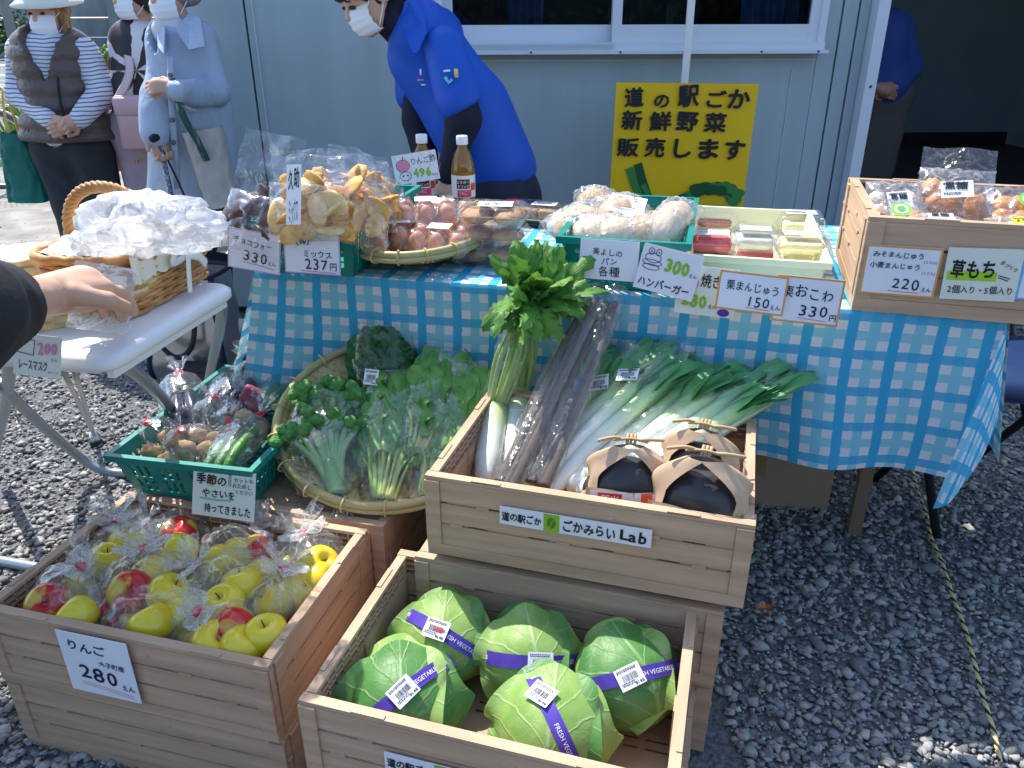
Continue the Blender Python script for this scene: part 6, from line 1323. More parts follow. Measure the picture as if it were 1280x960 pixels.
t, W_, H_ = pcard('orange-edged card for two kinds of bun at 220 on the sweets crate', (1084, 305), (1180, 311), (1073, 366), fe, yaw=EY, lean=0, border='orange_ink', group=G1)
text('みそまんじゅう', t, .10*W_, .76*H_, .66*W_, bold=.012); text('(2コ入)', t, .78*W_, .68*H_, .17*W_); text('小麦まんじゅう', t, .08*W_, .54*H_, .66*W_, bold=.012); text('(2コ入)', t, .78*W_, .46*H_, .17*W_); text('220', t, .42*W_, .13*H_, .36*W_, bold=.004); text('えん', t, .82*W_, .12*H_, .13*W_, bold=.010); stroke(t, [(.38*W_, .10*H_), (.6*W_, .09*H_), (.8*W_, .09*H_)], .0005, 'red_ink', 'underline')
t, W_, H_ = pcard('pale card with green highlighter for mugwort rice cake on the sweets crate', (1181, 309), (1277, 312), (1174, 373), fe, yaw=EY, lean=0, m='paper_warm', group=G1)
rect(t, .04*W_, .38*H_, .70*W_, .56*H_, mat('green_highlighter', (.36, .62, .03), .6), .0010, 'highlighter_band'); text('草もち', t, .08*W_, .42*H_, .58*W_, 'black_ink', h=.36*H_, bold=.02); text('手づくり', t, .70*W_, .72*H_, .26*W_, 'black_ink', tilt=-.5, bold=.008); text('2個入り・5個入り', t, .08*W_, .12*H_, .86*W_, 'black_ink', h=.17*H_, bold=.008); stroke(t, [(.72*W_, .5*H_), (.88*W_, .44*H_)], .0008, 'black_ink'); stroke(t, [(.72*W_, .46*H_), (.86*W_, .40*H_)], .0008, 'black_ink')
t, W_, H_ = pcard('white card with a blue edge at the right end of the sweets crate', (1284, 316), (1370, 320), (1268, 374), fe, yaw=EY, lean=0, border=mat('blue_border', (.15, .45, .8), .6), group=G1)
text('赤飯', t, .2*W_, .5*H_, .4*W_, bold=.01)
for a, b in (((1256, 374), (1266, 374)), ((1272, 375), (1282, 375))): pass
q = off(A0, AY, 0, -CD/2-.006)
t, W_, H_ = pcard('white card reading apples 280 taped to the front of the apple crate', (95, 792), (185, 811), (92, 860), (*q, .25), yaw=AY, lean=0, cat='price card')
text('りんご', t, .14*W_, .72*H_, .52*W_, bold=.012, tilt=-.06); text('大子町産', t, .52*W_, .52*H_, .36*W_, bold=.006, tilt=-.05); text('280', t, .20*W_, .24*H_, .52*W_, bold=.010, tilt=-.05); text('えん', t, .78*W_, .18*H_, .18*W_, bold=.012)
for k in (0, .04): stroke(t, [(.2*W_, (.20-k)*H_), (.6*W_, (.15-k)*H_), (.92*W_, (.10-k)*H_)], .0004, 'red_ink', 'underline')
p0 = at(280, 596, .40); p0 = np.array(off(G0, GYW, .05, -.235)+(.38,))
t, W_, H_ = pcard('cream card announcing seasonal vegetables hung on the teal basket', (243, 583), (321, 593), (240, 642), p0, yaw=-.2, lean=.35, m='paper_warm')
text('季節の', t, .06*W_, .66*H_, .48*W_, 'black_ink', bold=.02); disc(t, .30*W_, .76*H_, .09*W_, .13*H_, mat('orange_wash', (.75, .50, .32), .7), .0010, 'orange_wash'); text('セットも', t, .66*W_, .78*H_, .30*W_, 'black_ink', bold=.004); text('おためし', t, .64*W_, .66*H_, .30*W_, 'black_ink', bold=.004); text('ください', t, .70*W_, .54*H_, .26*W_, 'black_ink', bold=.004)
text('やさいを', t, .16*W_, .40*H_, .52*W_, 'black_ink', bold=.015); stroke(t, [(.12*W_, .37*H_), (.4*W_, .36*H_), (.62*W_, .38*H_)], .0022, mat('green_wash', (.25, .55, .35), .6), 'green_wash', .0010); text('持ってきました', t, .20*W_, .08*H_, .74*W_, 'black_ink', h=.20*H_, bold=.015)
for x in (.58, .61): stroke(t, [(x*W_, .68*H_), (x*W_, .94*H_)], .0006, 'black_ink')

# yellow banner sign
YS = 3.0; t, W_, H_ = card('yellow sign with bold black lettering and painted vegetables against the office wall', ay(770, 103, YS), ay(948, 105, YS), ap(759, 290, ay(759, 290, YS), (0, 1, 0)), m='paper', cat='sign', name='vegetable_sign')
for c_ in children(t): bpy.data.objects.remove(c_)
M['signyel'] = mat('yellow_sign_vinyl', (.86, .52, .004), .4, (.90, .58, .008), nscale=3, bump=.25, bscale=4)
mb = MB(); mb.grid(lambda u, v: (W_*u, H_*v, .005*sin(u*7+v*5)*v*(1-v)), 16, 16); mb.build('banner', M['signyel'], t)
ub = .77
def ys(s_, x, y, w_, h_=None, b=.028): text(s_, t, x*W_, (1-y)*H_, w_*W_, 'black_ink', h=h_*H_ if h_ else None, bold=b, lift=.009)
rows = (('道の駅ごか', ((.06, .155, .14, .130), (.27, .155, .11, .085), (.44, .150, .15, .145), (.64, .150, .14, .11), (.79, .155, .16, .125))), ('新鮮野菜', ((.05, .300, .15, .13), (.25, .305, .16, .13), (.44, .305, .16, .13), (.64, .310, .16, .13))), ('販売します', ((.03, .475, .16, .125), (.23, .475, .15, .13), (.44, .480, .13, .13), (.62, .485, .15, .135), (.81, .490, .15, .135))))
for wd_, ps in rows:
    for ch_, (x, y, w_, h_) in zip(wd_, ps): ys(ch_, x, y, w_, h_)
dk = mat('painted_dark_green', (.01, .09, .03), .5); md = mat('painted_mid_green', (.04, .24, .05), .5); lt = mat('painted_pale_green', (.30, .48, .14), .5)
for k, (x0, x1, y0, y1, w_) in enumerate(((.13, .24, .55, .78, .014), (.19, .30, .52, .78, .016), (.24, .34, .66, .80, .010))): stroke(t, [(x0*W_, (1-y0)*H_), ((x0*.6+x1*.4)*W_, (1-y0*.55-y1*.45)*H_), (x1*W_, (1-y1)*H_)], w_, dk if k % 2 else md, 'painted_leek', .006+.0006*k)
rg_ = np.random.default_rng(2)
for k in range(30):
    a = pi*rg_.random(); r_ = .15+.06*rg_.random(); disc(t, (.76+r_*1.15*cos(a))*W_, (1-.80+r_*.75*sin(a)*.9)*H_, .050*W_, .036*H_, dk if k % 3 else md, .0062+.0002*k, 'painted_floret', 12, .15)
for k in range(5): stroke(t, [((.76+.01*(k-2))*W_, (1-.93)*H_), ((.76+.06*(k-2))*W_, (1-.79)*H_)], .009, lt, 'painted_stalk', .0125+.0003*k)
a = ay(866, -20, 3.12); b = ay(861, 104, 3.12); po = thing('white_pole', 'thin white metal pole rising behind the yellow sign in front of the window', 'pole', (a[0], a[1], 0)); mb = MB(); mb.box((0, 0, .95), (.026, .012, 1.9)); mb.build('bar', M['white_metal'], po)
mb = MB(); mb.box((0, -.05, .4), (.30, .04, .02)); mb.box((0, -.06, .2), (.02, .02, .42)); mb.build('sign_bracket', M['white_metal'], po)
# ================================================================ PEOPLE
def local(P, o): return [tuple(np.array(p)-o) for p in P]
def fold(V, amp=.006, s=14, seed=0, st=(1, 1, .5)):
    q = V*np.array(st); N = nz3(q, s, seed); R = np.abs(nz3(q+3, s*.6, seed+2)); return (N*amp-R*amp*1.2)
def garment(name, prims, m, parent, o, h=.010, k=.03, amp=.005, s=12, seed=0, disp=None, cut=None):
    def dd(V): d = fold(V, amp, s, seed); return d+(disp(V) if disp else 0)
    V, F = sdf(prims, h, k=k, disp=dd, cut=cut); mb = MB(); mb.add(V-o, F, sm=True); return mb.build(name, M[m] if isinstance(m, str) else m, parent)
def cap(a, b, ra, rb): return ('c', tuple(a), tuple(b), ra, rb)
def ell(c, r_, R_=None): return ('e', tuple(c), r_, R_)
def handp(wr, dirv, palm_n, s_=1., curl=.5, thumb=1, spread=.16):
    """palm, four unequal bent fingers and a thumb from the side of the palm"""
    wr = np.array(wr, float); d = np.array(dirv, float); d /= np.linalg.norm(d); n_ = np.array(palm_n, float); n_ -= d*(n_@d); n_ /= np.linalg.norm(n_); sd_ = np.cross(d, n_)*thumb
    P = [cap(wr-d*.01, wr+d*.075*s_, .024*s_, .030*s_), cap(wr+d*.03*s_-sd_*.016*s_, wr+d*.078*s_-sd_*.024*s_, .019*s_, .014*s_), cap(wr+d*.03*s_+sd_*.014*s_, wr+d*.080*s_+sd_*.024*s_, .020*s_, .014*s_)]
    for i, (x, L) in enumerate(((.027, .070), (.009, .080), (-.009, .074), (-.026, .058))):
        b = wr+d*.080*s_+sd_*x*s_; dd = d+sd_*x*spread*20*.3; dd /= np.linalg.norm(dd); a = 0; q = b
        for j, (f_, r_) in enumerate(((.45, .0095), (.31, .0085), (.24, .0075))):
            a += curl*(.55, .9, .6)[j]*(1+.12*i); v = dd*cos(a)-n_*sin(a)*-1*-1 if False else dd*cos(a)+n_*sin(a); q2 = q+v*L*f_*s_; P.append(cap(q, q2, r_*s_, r_*s_*.92)); q = q2
    b = wr+d*.022*s_+sd_*.024*s_; v = d*.62+sd_*.72+n_*.25; v /= np.linalg.norm(v); q = b+v*.038*s_; v2 = d*.95+sd_*.15+n_*.4; v2 /= np.linalg.norm(v2); P += [cap(b, q, .014*s_, .0105*s_), cap(q, q+v2*.030*s_, .0105*s_, .0085*s_)]
    return P
def joined(parts, m, parent, o, name='body'):
    mb = MB()
    for prims, h, k in parts: V, F = sdf(prims, h, k=k); mb.add(V-o, F, sm=True)
    return mb.build(name, m, parent)
def head(c, s_, yaw, pitch=0., roll=0.):
    """prims and a frame for a head of height .22 * s_; faces -y turned by yaw"""
    R_ = np.array(Matrix.Rotation(yaw, 3, 'Z') @ Matrix.Rotation(pitch, 3, 'X') @ Matrix.Rotation(roll, 3, 'Y')); f = lambda x, y, z: tuple(np.array(c)+R_ @ (np.array((x, y, z))*s_))
    P = [('e', f(0, .01, .03), (.075*s_, .092*s_, .085*s_), R_), ('e', f(0, -.020, -.035), (.056*s_, .062*s_, .072*s_), R_), cap(f(0, -.080, .01), f(0, -.098, -.018), .009*s_, .013*s_), cap(f(-.035, -.072, .022), f(.035, -.072, .022), .012*s_, .012*s_),
         cap(f(-.012, -.082, -.052), f(.012, -.082, -.052), .008*s_, .008*s_), ('e', f(0, -.06, -.088), (.024*s_, .02*s_, .018*s_), R_), ('e', f(-.077, .012, -.005), (.010*s_, .02*s_, .030*s_), R_), ('e', f(.077, .012, -.005), (.010*s_, .02*s_, .030*s_), R_)]
    return P, f, R_
def eyes(f, s_, t, o, closed=False):
    for x in (-.031, .031):
        mb = MB(); V, F = sdf([('e', f(x, -.082, .006), (.013*s_, .006*s_, .006*s_ if not closed else .003*s_), None)], .003*s_, pad=.002, k=.001); mb.add(V-o, F, sm=True); mb.build('eye', mat('dark_eye', (.03, .02, .018), .2), t)
        mb = MB(); mb.tube([np.array(f(x-.018, -.083, .026))-o, np.array(f(x, -.090, .031))-o, np.array(f(x+.018, -.083, .027))-o], .0028*s_, 6); mb.build('eyebrow', M['hair'], t)
def maskp(f, s_, t, o, m='mask'):
    def fn(u, v):
        x = (u-.5)*2; z = (v-.5)*2; y = -.104+.020*z*z*.5+.052*x*x+.010*abs(z)**3; return tuple(np.array(f(x*.066*(1-.12*z*z), y-.004*abs(sin(v*12)), -.045+z*.046))-o)
    mb = MB(); mb.grid(fn, 18, 18); k = mb.build('face_mask', M[m], t)
    for sx in (-1, 1):
        mb = MB(); mb.tube(bez([np.array(f(sx*.064, -.055, -.015))-o, np.array(f(sx*.080, -.01, .015))-o, np.array(f(sx*.082, .012, -.01))-o, np.array(f(sx*.066, -.045, -.075))-o], 6), .0018*s_, 5); mb.build('ear_loop', M[m], k)

# ---- woman in brown vest
def stripes(name, a, b, per=.013, duty=.62):
    m = bpy.data.materials.new(name); m.use_nodes = True; t = m.node_tree; bs = t.nodes['Principled BSDF']; bs.inputs['Roughness'].default_value = .85; tc = nd(t, 'ShaderNodeTexCoord'); sp = nd(t, 'ShaderNodeSeparateXYZ')
    n = nd(t, 'ShaderNodeTexNoise'); n.inputs['Scale'].default_value = 7; t.links.new(tc.outputs['Object'], n.inputs[0]); v = nd(t, 'ShaderNodeVectorMath', operation='MULTIPLY_ADD'); v.inputs[1].default_value = (.03, .03, .03); t.links.new(n.outputs['Color'], v.inputs[0]); t.links.new(tc.outputs['Object'], v.inputs[2]); t.links.new(v.outputs[0], sp.inputs[0])
    d = nd(t, 'ShaderNodeMath', operation='DIVIDE'); d.inputs[1].default_value = per; t.links.new(sp.outputs[2], d.inputs[0]); f = nd(t, 'ShaderNodeMath', operation='FRACT'); t.links.new(d.outputs[0], f.inputs[0]); g = nd(t, 'ShaderNodeMath', operation='GREATER_THAN'); g.inputs[1].default_value = duty; t.links.new(f.outputs[0], g.inputs[0])
    mx = nd(t, 'ShaderNodeMix', data_type='RGBA'); t.links.new(g.outputs[0], mx.inputs[0]); mx.inputs[6].default_value = (*a, 1); mx.inputs[7].default_value = (*b, 1); t.links.new(mx.outputs[2], bs.inputs['Base Color']); return m
M['stripe'] = stripes('striped_knit', (.66, .68, .74), (.14, .17, .30), .0150, .68)
M['quilt'] = mat('brown_quilted_nylon', (.085, .06, .055), .42, (.11, .08, .07), nscale=6, bump=2, bscale=34, spec=.5)
M['trouser'] = mat('charcoal_trouser', (.025, .028, .035), .85, (.035, .04, .048), nscale=20, bump=.2)
M['hat'] = mat('cream_sunhat', (.72, .68, .58), .8, bump=.2, bscale=120)
Y = 3.3; j = lambda x, y, dy=0.: ay(x, y, Y+dy)
def P3(*a): return np.array(ay(*a))
o = np.array((*j(75, 200)[:2], 0)); t = thing('person', 'person in a cream sun hat, white mask and brown quilted vest with hands clasped', 'person', tuple(o))
hc = j(60, 18); Hp, hf, _ = head(hc, .82, -.12, .04)
hip_l, hip_r, kn_l, kn_r = j(72, 190), j(115, 190), j(90, 252), j(130, 250); an_l, an_r = j(104, 330), j(140, 330); an_l[2] = an_r[2] = .07
el_l, el_r, wr_l, wr_r, sh_l, sh_r = j(26, 116, -.02), j(130, 114, -.02), j(62, 150, -.16), j(100, 148, -.16), j(28, 64), j(104, 62)
bp = [(Hp, .006, .012), ([cap(hc-(0, -.01, .07), j(66, 66), .040, .05), cap(j(66, 72), j(80, 130), .085, .08), cap(j(80, 130), j(88, 165), .08, .08), cap(sh_l, el_l, .042, .034), cap(el_l, wr_l, .034, .024), cap(sh_r, el_r, .042, .034), cap(el_r, wr_r, .034, .024), cap(hip_l, kn_l, .06, .052), cap(kn_l, an_l, .050, .034), cap(hip_r, kn_r, .06, .052), cap(kn_r, an_r, .050, .034)], .012, .015),
      (handp(wr_l, j(92, 160, -.20)-wr_l, (0, -.9, -.3), .82, .45, 1), .0035, .006), (handp(wr_r, j(68, 163, -.215)-wr_r, (0, .9, .3), .82, .35, 1), .0035, .006)]
joined(bp, M['skin'], t, o); eyes(hf, .82, t, o); maskp(hf, .82, t, o)
garment('striped_sweater', [cap(j(63, 54), j(66, 66), .058, .066), cap(j(48, 70), j(84, 70), .075, .075), cap(j(66, 74), j(82, 160), .118, .12), cap(sh_l, el_l, .060, .052), cap(el_l, wr_l, .052, .036), cap(sh_r, el_r, .060, .052), cap(el_r, wr_r, .052, .036)], 'stripe', t, o, .010, .022, .006, 12)
def quilt(V):
    c = np.array((float(o[0])-.02, Y, 0)); d = V-c; d[:, 2] = 0; d /= np.linalg.norm(d, axis=1)[:, None]+1e-6; return d*(np.abs(np.sin(V[:, 2]*pi/.062))**.6*.016-.008)[:, None]
nkc = j(66, 50)
def vcut(G):   # deep V neck and arm holes
    x = (G[..., 0]-j(66, 60)[0]-.012); z = G[..., 2]; zv = j(70, 100)[2]; front = (G[..., 1] < Y-.02); v = (z-zv)*.42-np.abs(x); return np.maximum(np.where(front, v, -1.), j(90, 177, -.12)[2]-z)
garment('quilted_vest', [cap(j(46, 66), j(88, 64), .082, .082), cap(j(66, 74), j(80, 130), .142, .130), cap(j(80, 130), j(96, 168), .138, .152), cap(j(72, 166), j(110, 166), .130, .130), cap(j(52, 56), j(40, 66), .045, .05), cap(j(82, 54), j(92, 64), .045, .05)], 'quilt', t, o, .010, .03, .004, 12, 3, quilt, vcut)
mb = MB(); zl = bez([j(72, 96, -.155), j(76, 130, -.150), j(88, 172, -.165)], 8)-o; mb.tube(zl, .005, 6); mb.build('zip', M['black'], t)
garment('trousers', [cap(j(76, 176), j(108, 176), .105, .105), cap(hip_l, kn_l, .092, .070), cap(kn_l, an_l, .070, .055), cap(hip_r, kn_r, .092, .070), cap(kn_r, an_r, .070, .055)], 'trouser', t, o, .011, .03, .008, 8, 4)
for a in (an_l, an_r): garment('shoe', [cap(a-(0, 0, .03), a-(0, .11, .04), .042, .036)], 'black', t, o, .012, .01, 0)
garment('hair', [ell(hf(0, .03, .03), (.072, .082, .080)), cap(hf(-.078, .0, .0), hf(-.075, .005, -.10), .018, .022), cap(hf(.078, .0, .0), hf(.075, .005, -.10), .018, .024)], 'hairbrown', t, o, .008, .012, .006, 40)
mb = MB(); hx = np.array(hf(0, .012, .088)); mb.lathe([(.001, .105), (.05, .10), (.072, .075), (.080, .02), (.083, .005), (.105, -.018), (.128, -.034), (.126, -.037), (.100, -.022), (.078, 0)], 32); mb.v[0] = mb.v[0]*(1+.02*nz3(mb.v[0], 20)); V = mb.v[0]; V[:] = V @ rotm('X', .16).T+hx-o; mb.build('sun_hat', M['hat'], t)

# green tote hanging from her arm
M['gtote'] = mat('dark_green_bag', (.0, .13, .10), .5, (.0, .17, .13), nscale=6, bump=.4, bscale=14); M['yhandle'] = mat('yellow_handle', (.70, .52, .12), .6)
c = j(40, 250, .02); c0 = j(40, 165, .02); t = thing('shopping_bag', 'dark green cloth bag with yellow handles hanging beside the brown vest', 'bag', tuple(c))
def bagf(w0, w1, h_, d_, seed):
    def fn(u, v):
        a = 2*pi*u; e = abs(cos(a))**.5*(1 if cos(a) > 0 else -1); g_ = abs(sin(a))**.7*(1 if sin(a) > 0 else -1); w_ = w0+(w1-w0)*v; return (e*w_/2*(1+.06*nz((e, v*3, 1), 2, seed)), g_*d_/2*(1-.35*v)*(1+.3*nz((e*2, v*4, g_), 2, seed)), v*h_+.01*nz((e, g_, v), 2, seed))
    return fn
hh = float(c0[2]-c[2]); mb = MB(); mb.grid(bagf(.17, .12, hh, .12, 3), 44, 20, closeu=True); mb.grid(lambda u, v: tuple(np.array(bagf(.17, .12, hh, .12, 3)(u, 0))*(v, v, 1)), 44, 3, closeu=True); mb.build('bag_body', M['gtote'], t)
for y_ in (-.03, .03):
    mb = MB(); mb.tube(bez([(-.045, y_, hh-.02), (-.035, y_, hh+.10), (0, y_*.3, hh+.17), (.03, y_, hh+.10), (.035, y_, hh-.02)], 8), .007, 8, flat=.5); mb.build('handle', M['yhandle'], t)

# ---- woman in flower print (partly hidden)
Y = 3.36
def flower():
    m = bpy.data.materials.new('flower_print'); m.use_nodes = True; t = m.node_tree; b = t.nodes['Principled BSDF']; b.inputs['Roughness'].default_value = .5; tc = nd(t, 'ShaderNodeTexCoord'); mp = nd(t, 'ShaderNodeMapping'); t.links.new(tc.outputs['Object'], mp.inputs[0])
    mp.inputs['Location'].default_value = tuple(-(np.array(ay(172, 88, 3.25))-FO)); gr = nd(t, 'ShaderNodeSeparateXYZ'); t.links.new(mp.outputs[0], gr.inputs[0]); at2 = nd(t, 'ShaderNodeMath', operation='ARCTAN2'); t.links.new(gr.outputs[2], at2.inputs[0]); t.links.new(gr.outputs[0], at2.inputs[1]); mu = nd(t, 'ShaderNodeMath', operation='MULTIPLY'); mu.inputs[1].default_value = 5.5; t.links.new(at2.outputs[0], mu.inputs[0])
    s = nd(t, 'ShaderNodeMath', operation='SINE'); t.links.new(mu.outputs[0], s.inputs[0]); n = nd(t, 'ShaderNodeTexNoise'); n.inputs['Scale'].default_value = 11; t.links.new(tc.outputs['Object'], n.inputs[0]); ad = nd(t, 'ShaderNodeMath', operation='MULTIPLY_ADD'); ad.inputs[1].default_value = 3.2; t.links.new(n.outputs[0], ad.inputs[0]); t.links.new(s.outputs[0], ad.inputs[2])
    rp = nd(t, 'ShaderNodeValToRGB'); e = rp.color_ramp.elements; e[0].position = .66; e[0].color = (.02, .014, .02, 1); e[1].position = .70; e[1].color = (.66, .62, .66, 1); dv = nd(t, 'ShaderNodeMath', operation='DIVIDE'); dv.inputs[1].default_value = 3.2; t.links.new(ad.outputs[0], dv.inputs[0]); t.links.new(dv.outputs[0], rp.inputs[0]); t.links.new(rp.outputs[0], b.inputs['Base Color']); return m
o = np.array((*j(178, 200)[:2], 0)); FO = o; M['flower'] = flower(); M['mauve'] = mat('mauve_trousers', (.36, .28, .33), .8, (.42, .33, .38), nscale=12, bump=.2); M['pinkbag'] = mat('dusty_pink_bag', (.50, .33, .35), .55, (.56, .38, .40), nscale=8, bump=.15)
t = thing('person', 'person in a black and white flower print top and white mask, half behind the raincoat', 'person', tuple(o))
hc = j(170, -4); Hp, hf, _ = head(hc, .84, -.75, .06)
h1, h2 = j(178, 188), j(200, 188); k1, k2 = j(182, 250), j(205, 250); a1, a2 = j(184, 330), j(206, 330); a1[2] = a2[2] = .07; e1 = j(158, 118, .05); w1 = j(170, 165, -.05)
joined([(Hp, .006, .012), ([cap(hc-(0, -.01, .06), j(176, 44), .042, .05), cap(j(178, 64), j(184, 170), .08, .08), cap(j(160, 56), e1, .042, .034), cap(e1, w1, .034, .024), cap(h1, k1, .07, .05), cap(k1, a1, .05, .034), cap(h2, k2, .07, .05), cap(k2, a2, .05, .034)], .012, .025), (handp(w1, (.1, -.1, -1), (0, -1, 0), .82, .5), .004, .006)], M['skin'], t, o); eyes(hf, .84, t, o); maskp(hf, .84, t, o)
garment('print_top', [cap(j(176, 38), j(177, 46), .052, .06), cap(j(166, 54), j(196, 54), .085, .085), cap(j(178, 66), j(184, 150), .118, .125), cap(j(160, 56), e1, .058, .046), cap(e1, j(168, 148, -.03), .046, .036)], 'flower', t, o, .011, .025, .006, 12, 5)
garment('trousers', [cap(j(172, 160), j(200, 160), .11, .11), cap(h1, k1, .088, .07), cap(k1, a1, .07, .055), cap(h2, k2, .088, .07), cap(k2, a2, .07, .055)], 'mauve', t, o, .012, .03, .008, 8, 6)
garment('hair', [ell(hf(0, .03, .035), (.078, .088, .082)), cap(hf(-.07, .04, -.02), hf(.07, .04, -.02), .04, .04)], 'hair', t, o, .009, .01, .004, 30)
for a in (a1, a2): garment('shoe', [cap(a-(0, 0, .03), a-(0, .10, .04), .042, .036)], 'black', t, o, .012, .01, 0)
garment('brown_cardigan', [cap(j(154, 46, .03), j(152, 82, .05), .050, .045)], mat('brown_knit', (.14, .06, .03), .8, (.22, .10, .05), nscale=30, bump=.4), t, o, .010, .01, .006, 20)
c = j(176, 186, -.16); t = thing('shoulder_bag', 'dusty pink flat shoulder bag with a long strap across the flower print', 'bag', tuple(c)); hh = .20
mb = MB(); mb.rbox((0, 0, hh/2), (.135, .045, hh), .02, n=3); mb.build('bag_body', M['pinkbag'], t); mb = MB(); mb.rbox((0, -.005, hh*.80), (.137, .050, hh*.34), .018, n=3); mb.build('flap', M['pinkbag'], t)
mb = MB(); mb.tube(bez([(-.055, 0, hh*.9), j(162, 90, -.145)-c, j(157, 50, -.08)-c, j(166, 36, .0)-c, j(176, 44, .10)-c, j(192, 100, .13)-c, (.06, .04, hh*.9)], 8), .016, 6, flat=.15, up=(0, -1, 0)); mb.build('strap', mat('pale_pink_strap', (.60, .48, .50), .6), t)

# ---- woman in pale blue raincoat
Y = 2.98; M['coat'] = mat('pale_blue_raincoat', (.36, .43, .55), .42, (.42, .49, .60), nscale=5, bump=5, bscale=11, spec=.4, stretch=(1, 1, .5))
o = np.array((*j(240, 200)[:2], 0)); t = thing('person', 'person in a pale blue raincoat and white mask leaning on a walking cane', 'person', tuple(o))
hc = j(212, -8); Hp, hf, _ = head(hc, .84, -.35, .12)
sL, eL, wL = j(207, 58), j(202, 122, -.09), j(200, 166, -.17); sR, eR, wR = j(258, 56), j(276, 112, -.05), j(222, 110, -.20); a1, a2 = j(225, 330), j(262, 330); a1[2] = a2[2] = .07
joined([(Hp, .006, .012), ([cap(hc-(0, -.01, .06), j(226, 46), .044, .05), cap(j(232, 66), j(240, 180), .075, .08), cap(sL, eL, .032, .028), cap(eL, wL, .026, .024), cap(sR, eR, .032, .028), cap(eR, wR, .026, .024), cap(j(230, 210), a1, .05, .035), cap(j(256, 210), a2, .05, .035)], .012, .025),
        (handp(wL, (.0, -.25, -1), (.4, -.6, -.3), .84, 1.0, 1), .0035, .006), (handp(wR, j(203, 108, -.22)-wR, (0, .6, -.7), .84, 1.2, -1), .0035, .006)], M['skin'], t, o); eyes(hf, .84, t, o); maskp(hf, .84, t, o)
def ccut(G): x = G[..., 0]-j(214, 60)[0]; z = G[..., 2]; v = (z-j(214, 66)[2])*.40-np.abs(x+.0); return np.maximum(np.where(G[..., 1] < Y-.03, v, -1.), j(230, 246, -.12)[2]-z)
garment('raincoat', [cap(j(216, 52), j(250, 50), .078, .080), cap(j(232, 66), j(236, 140), .118, .118), cap(j(236, 140), j(233, 235), .118, .130), cap(j(252, 140), j(258, 235), .110, .125), cap(sL, eL, .056, .050), cap(eL, wL, .052, .046), cap(sR, eR, .060, .050), cap(eR, wR, .050, .040), cap(j(268, 120, .06), j(284, 190, .08), .06, .05)], 'coat', t, o, .008, .012, .024, 7, 7, None, ccut)
for pts, nm in (((j(219, 36, -.125), j(236, 62, -.185), j(256, 58, -.16), j(250, 22, -.05), j(236, 16, -.03)), 'collar'), ((j(206, 36, -.12), j(205, 68, -.18), j(197, 58, -.13), j(196, 34, -.05), j(200, 26, -.03)), 'collar')):
    c_ = sum(pts)/len(pts); mb = MB(); V = [p-o for p in pts]; n_ = len(V); V2 = [v+np.array((0, .012, -.002)) for v in V]; mb.add(V+V2, [tuple(range(n_)), tuple(range(n_, 2*n_))[::-1]]+[(i, (i+1) % n_, n_+(i+1) % n_, n_+i) for i in range(n_)]); mb.build(nm, M['coat'], t)
mb = MB(); mb.tube([j(213, 70, -.158)-o, j(215, 140, -.175)-o, j(222, 236, -.190)-o], .012, 8, flat=.3, up=(0, -1, 0)); mb.build('placket', M['coat'], t)
for y_ in (94, 122, 150, 178): p = j(213+.04*(y_-80), y_, -.185)-o; mb = MB(); mb.tube([p, p+(0, -.008, 0)], .008, 10); mb.build('button', mat('grey_button', (.12, .14, .18), .3), t)
mb = MB(); mb.tube([j(232, 133, -.165)-o, j(246, 139, -.165)-o], .006, 6); mb.build('pocket_edge', M['coat'], t)
garment('trousers', [cap(j(228, 230), a1, .085, .055), cap(j(260, 230), a2, .085, .055)], 'black', t, o, .012, .02, .006, 8)
for a in (a1, a2): garment('shoe', [cap(a-(0, 0, .03), a-(0, .10, .04), .042, .036)], 'black', t, o, .012, .01, 0)
garment('hair', [ell(hf(0, .03, .035), (.078, .088, .082)), cap(hf(-.07, .04, -.0), hf(.07, .04, -.0), .04, .04)], mat('grey_hair', (.25, .24, .24), .6), t, o, .009, .01, .004, 30)
mb = MB(); garment('neck_scarf', [cap(j(212, 40, -.02), j(222, 42, -.02), .056, .056)], mat('pale_scarf', (.6, .6, .62), .8), t, o, .010, .01, .004, 30)
c = np.array(j(199, 176, -.20)); t = thing('walking_cane', 'patterned walking cane with a black handle held before the raincoat', 'cane', (c[0], c[1], 0)); b = (0, 0, c[2])
mb = MB(); mb.tube([(.03, 0, 0), (0, 0, c[2]-.01)], .0095, 10); mb.build('shaft', mat('grey_speckled_cane', (.35, .38, .44), .4, (.12, .13, .18), nscale=90, lo=.48, hi=.52), t); mb = MB(); mb.tube(bez([(-.002, -.045, c[2]+.012), (0, -.01, c[2]+.014), (0, .03, c[2]+.002)], 6), .013, 10); mb.build('handle', M['black'], t)
mb = MB(); mb.tube(bez([(0, 0, c[2]-.01), (.045, -.01, c[2]-.14), (.07, 0, c[2]-.27), (.04, .0, c[2]-.30)], 8), .0035, 6); mb.build('wrist_strap', M['black'], t); mb = MB(); mb.lathe([(.016, 0), (.013, .035)], 12, (.03, 0, 0)); mb.build('rubber_tip', M['dark'], t)
M['beige'] = mat('beige_canvas', (.42, .39, .35), .8, (.48, .45, .40), nscale=7, bump=.3, bscale=16); M['gstripe'] = stripes('green_striped_strap', (.01, .06, .04), (.20, .34, .28), .0, .5) if False else mat('dark_green_strap', (.012, .06, .045), .6, (.20, .32, .26), nscale=50, stretch=(3, 3, .05), lo=.55, hi=.60)
c = j(280, 256, -.17); c0 = j(272, 160, -.17); hh = float(c0[2]-c[2]); t = thing('tote_bag', 'long beige tote bag with dark green straps on the raincoat sleeve', 'bag', tuple(c), rot=(0, -.12, .1))
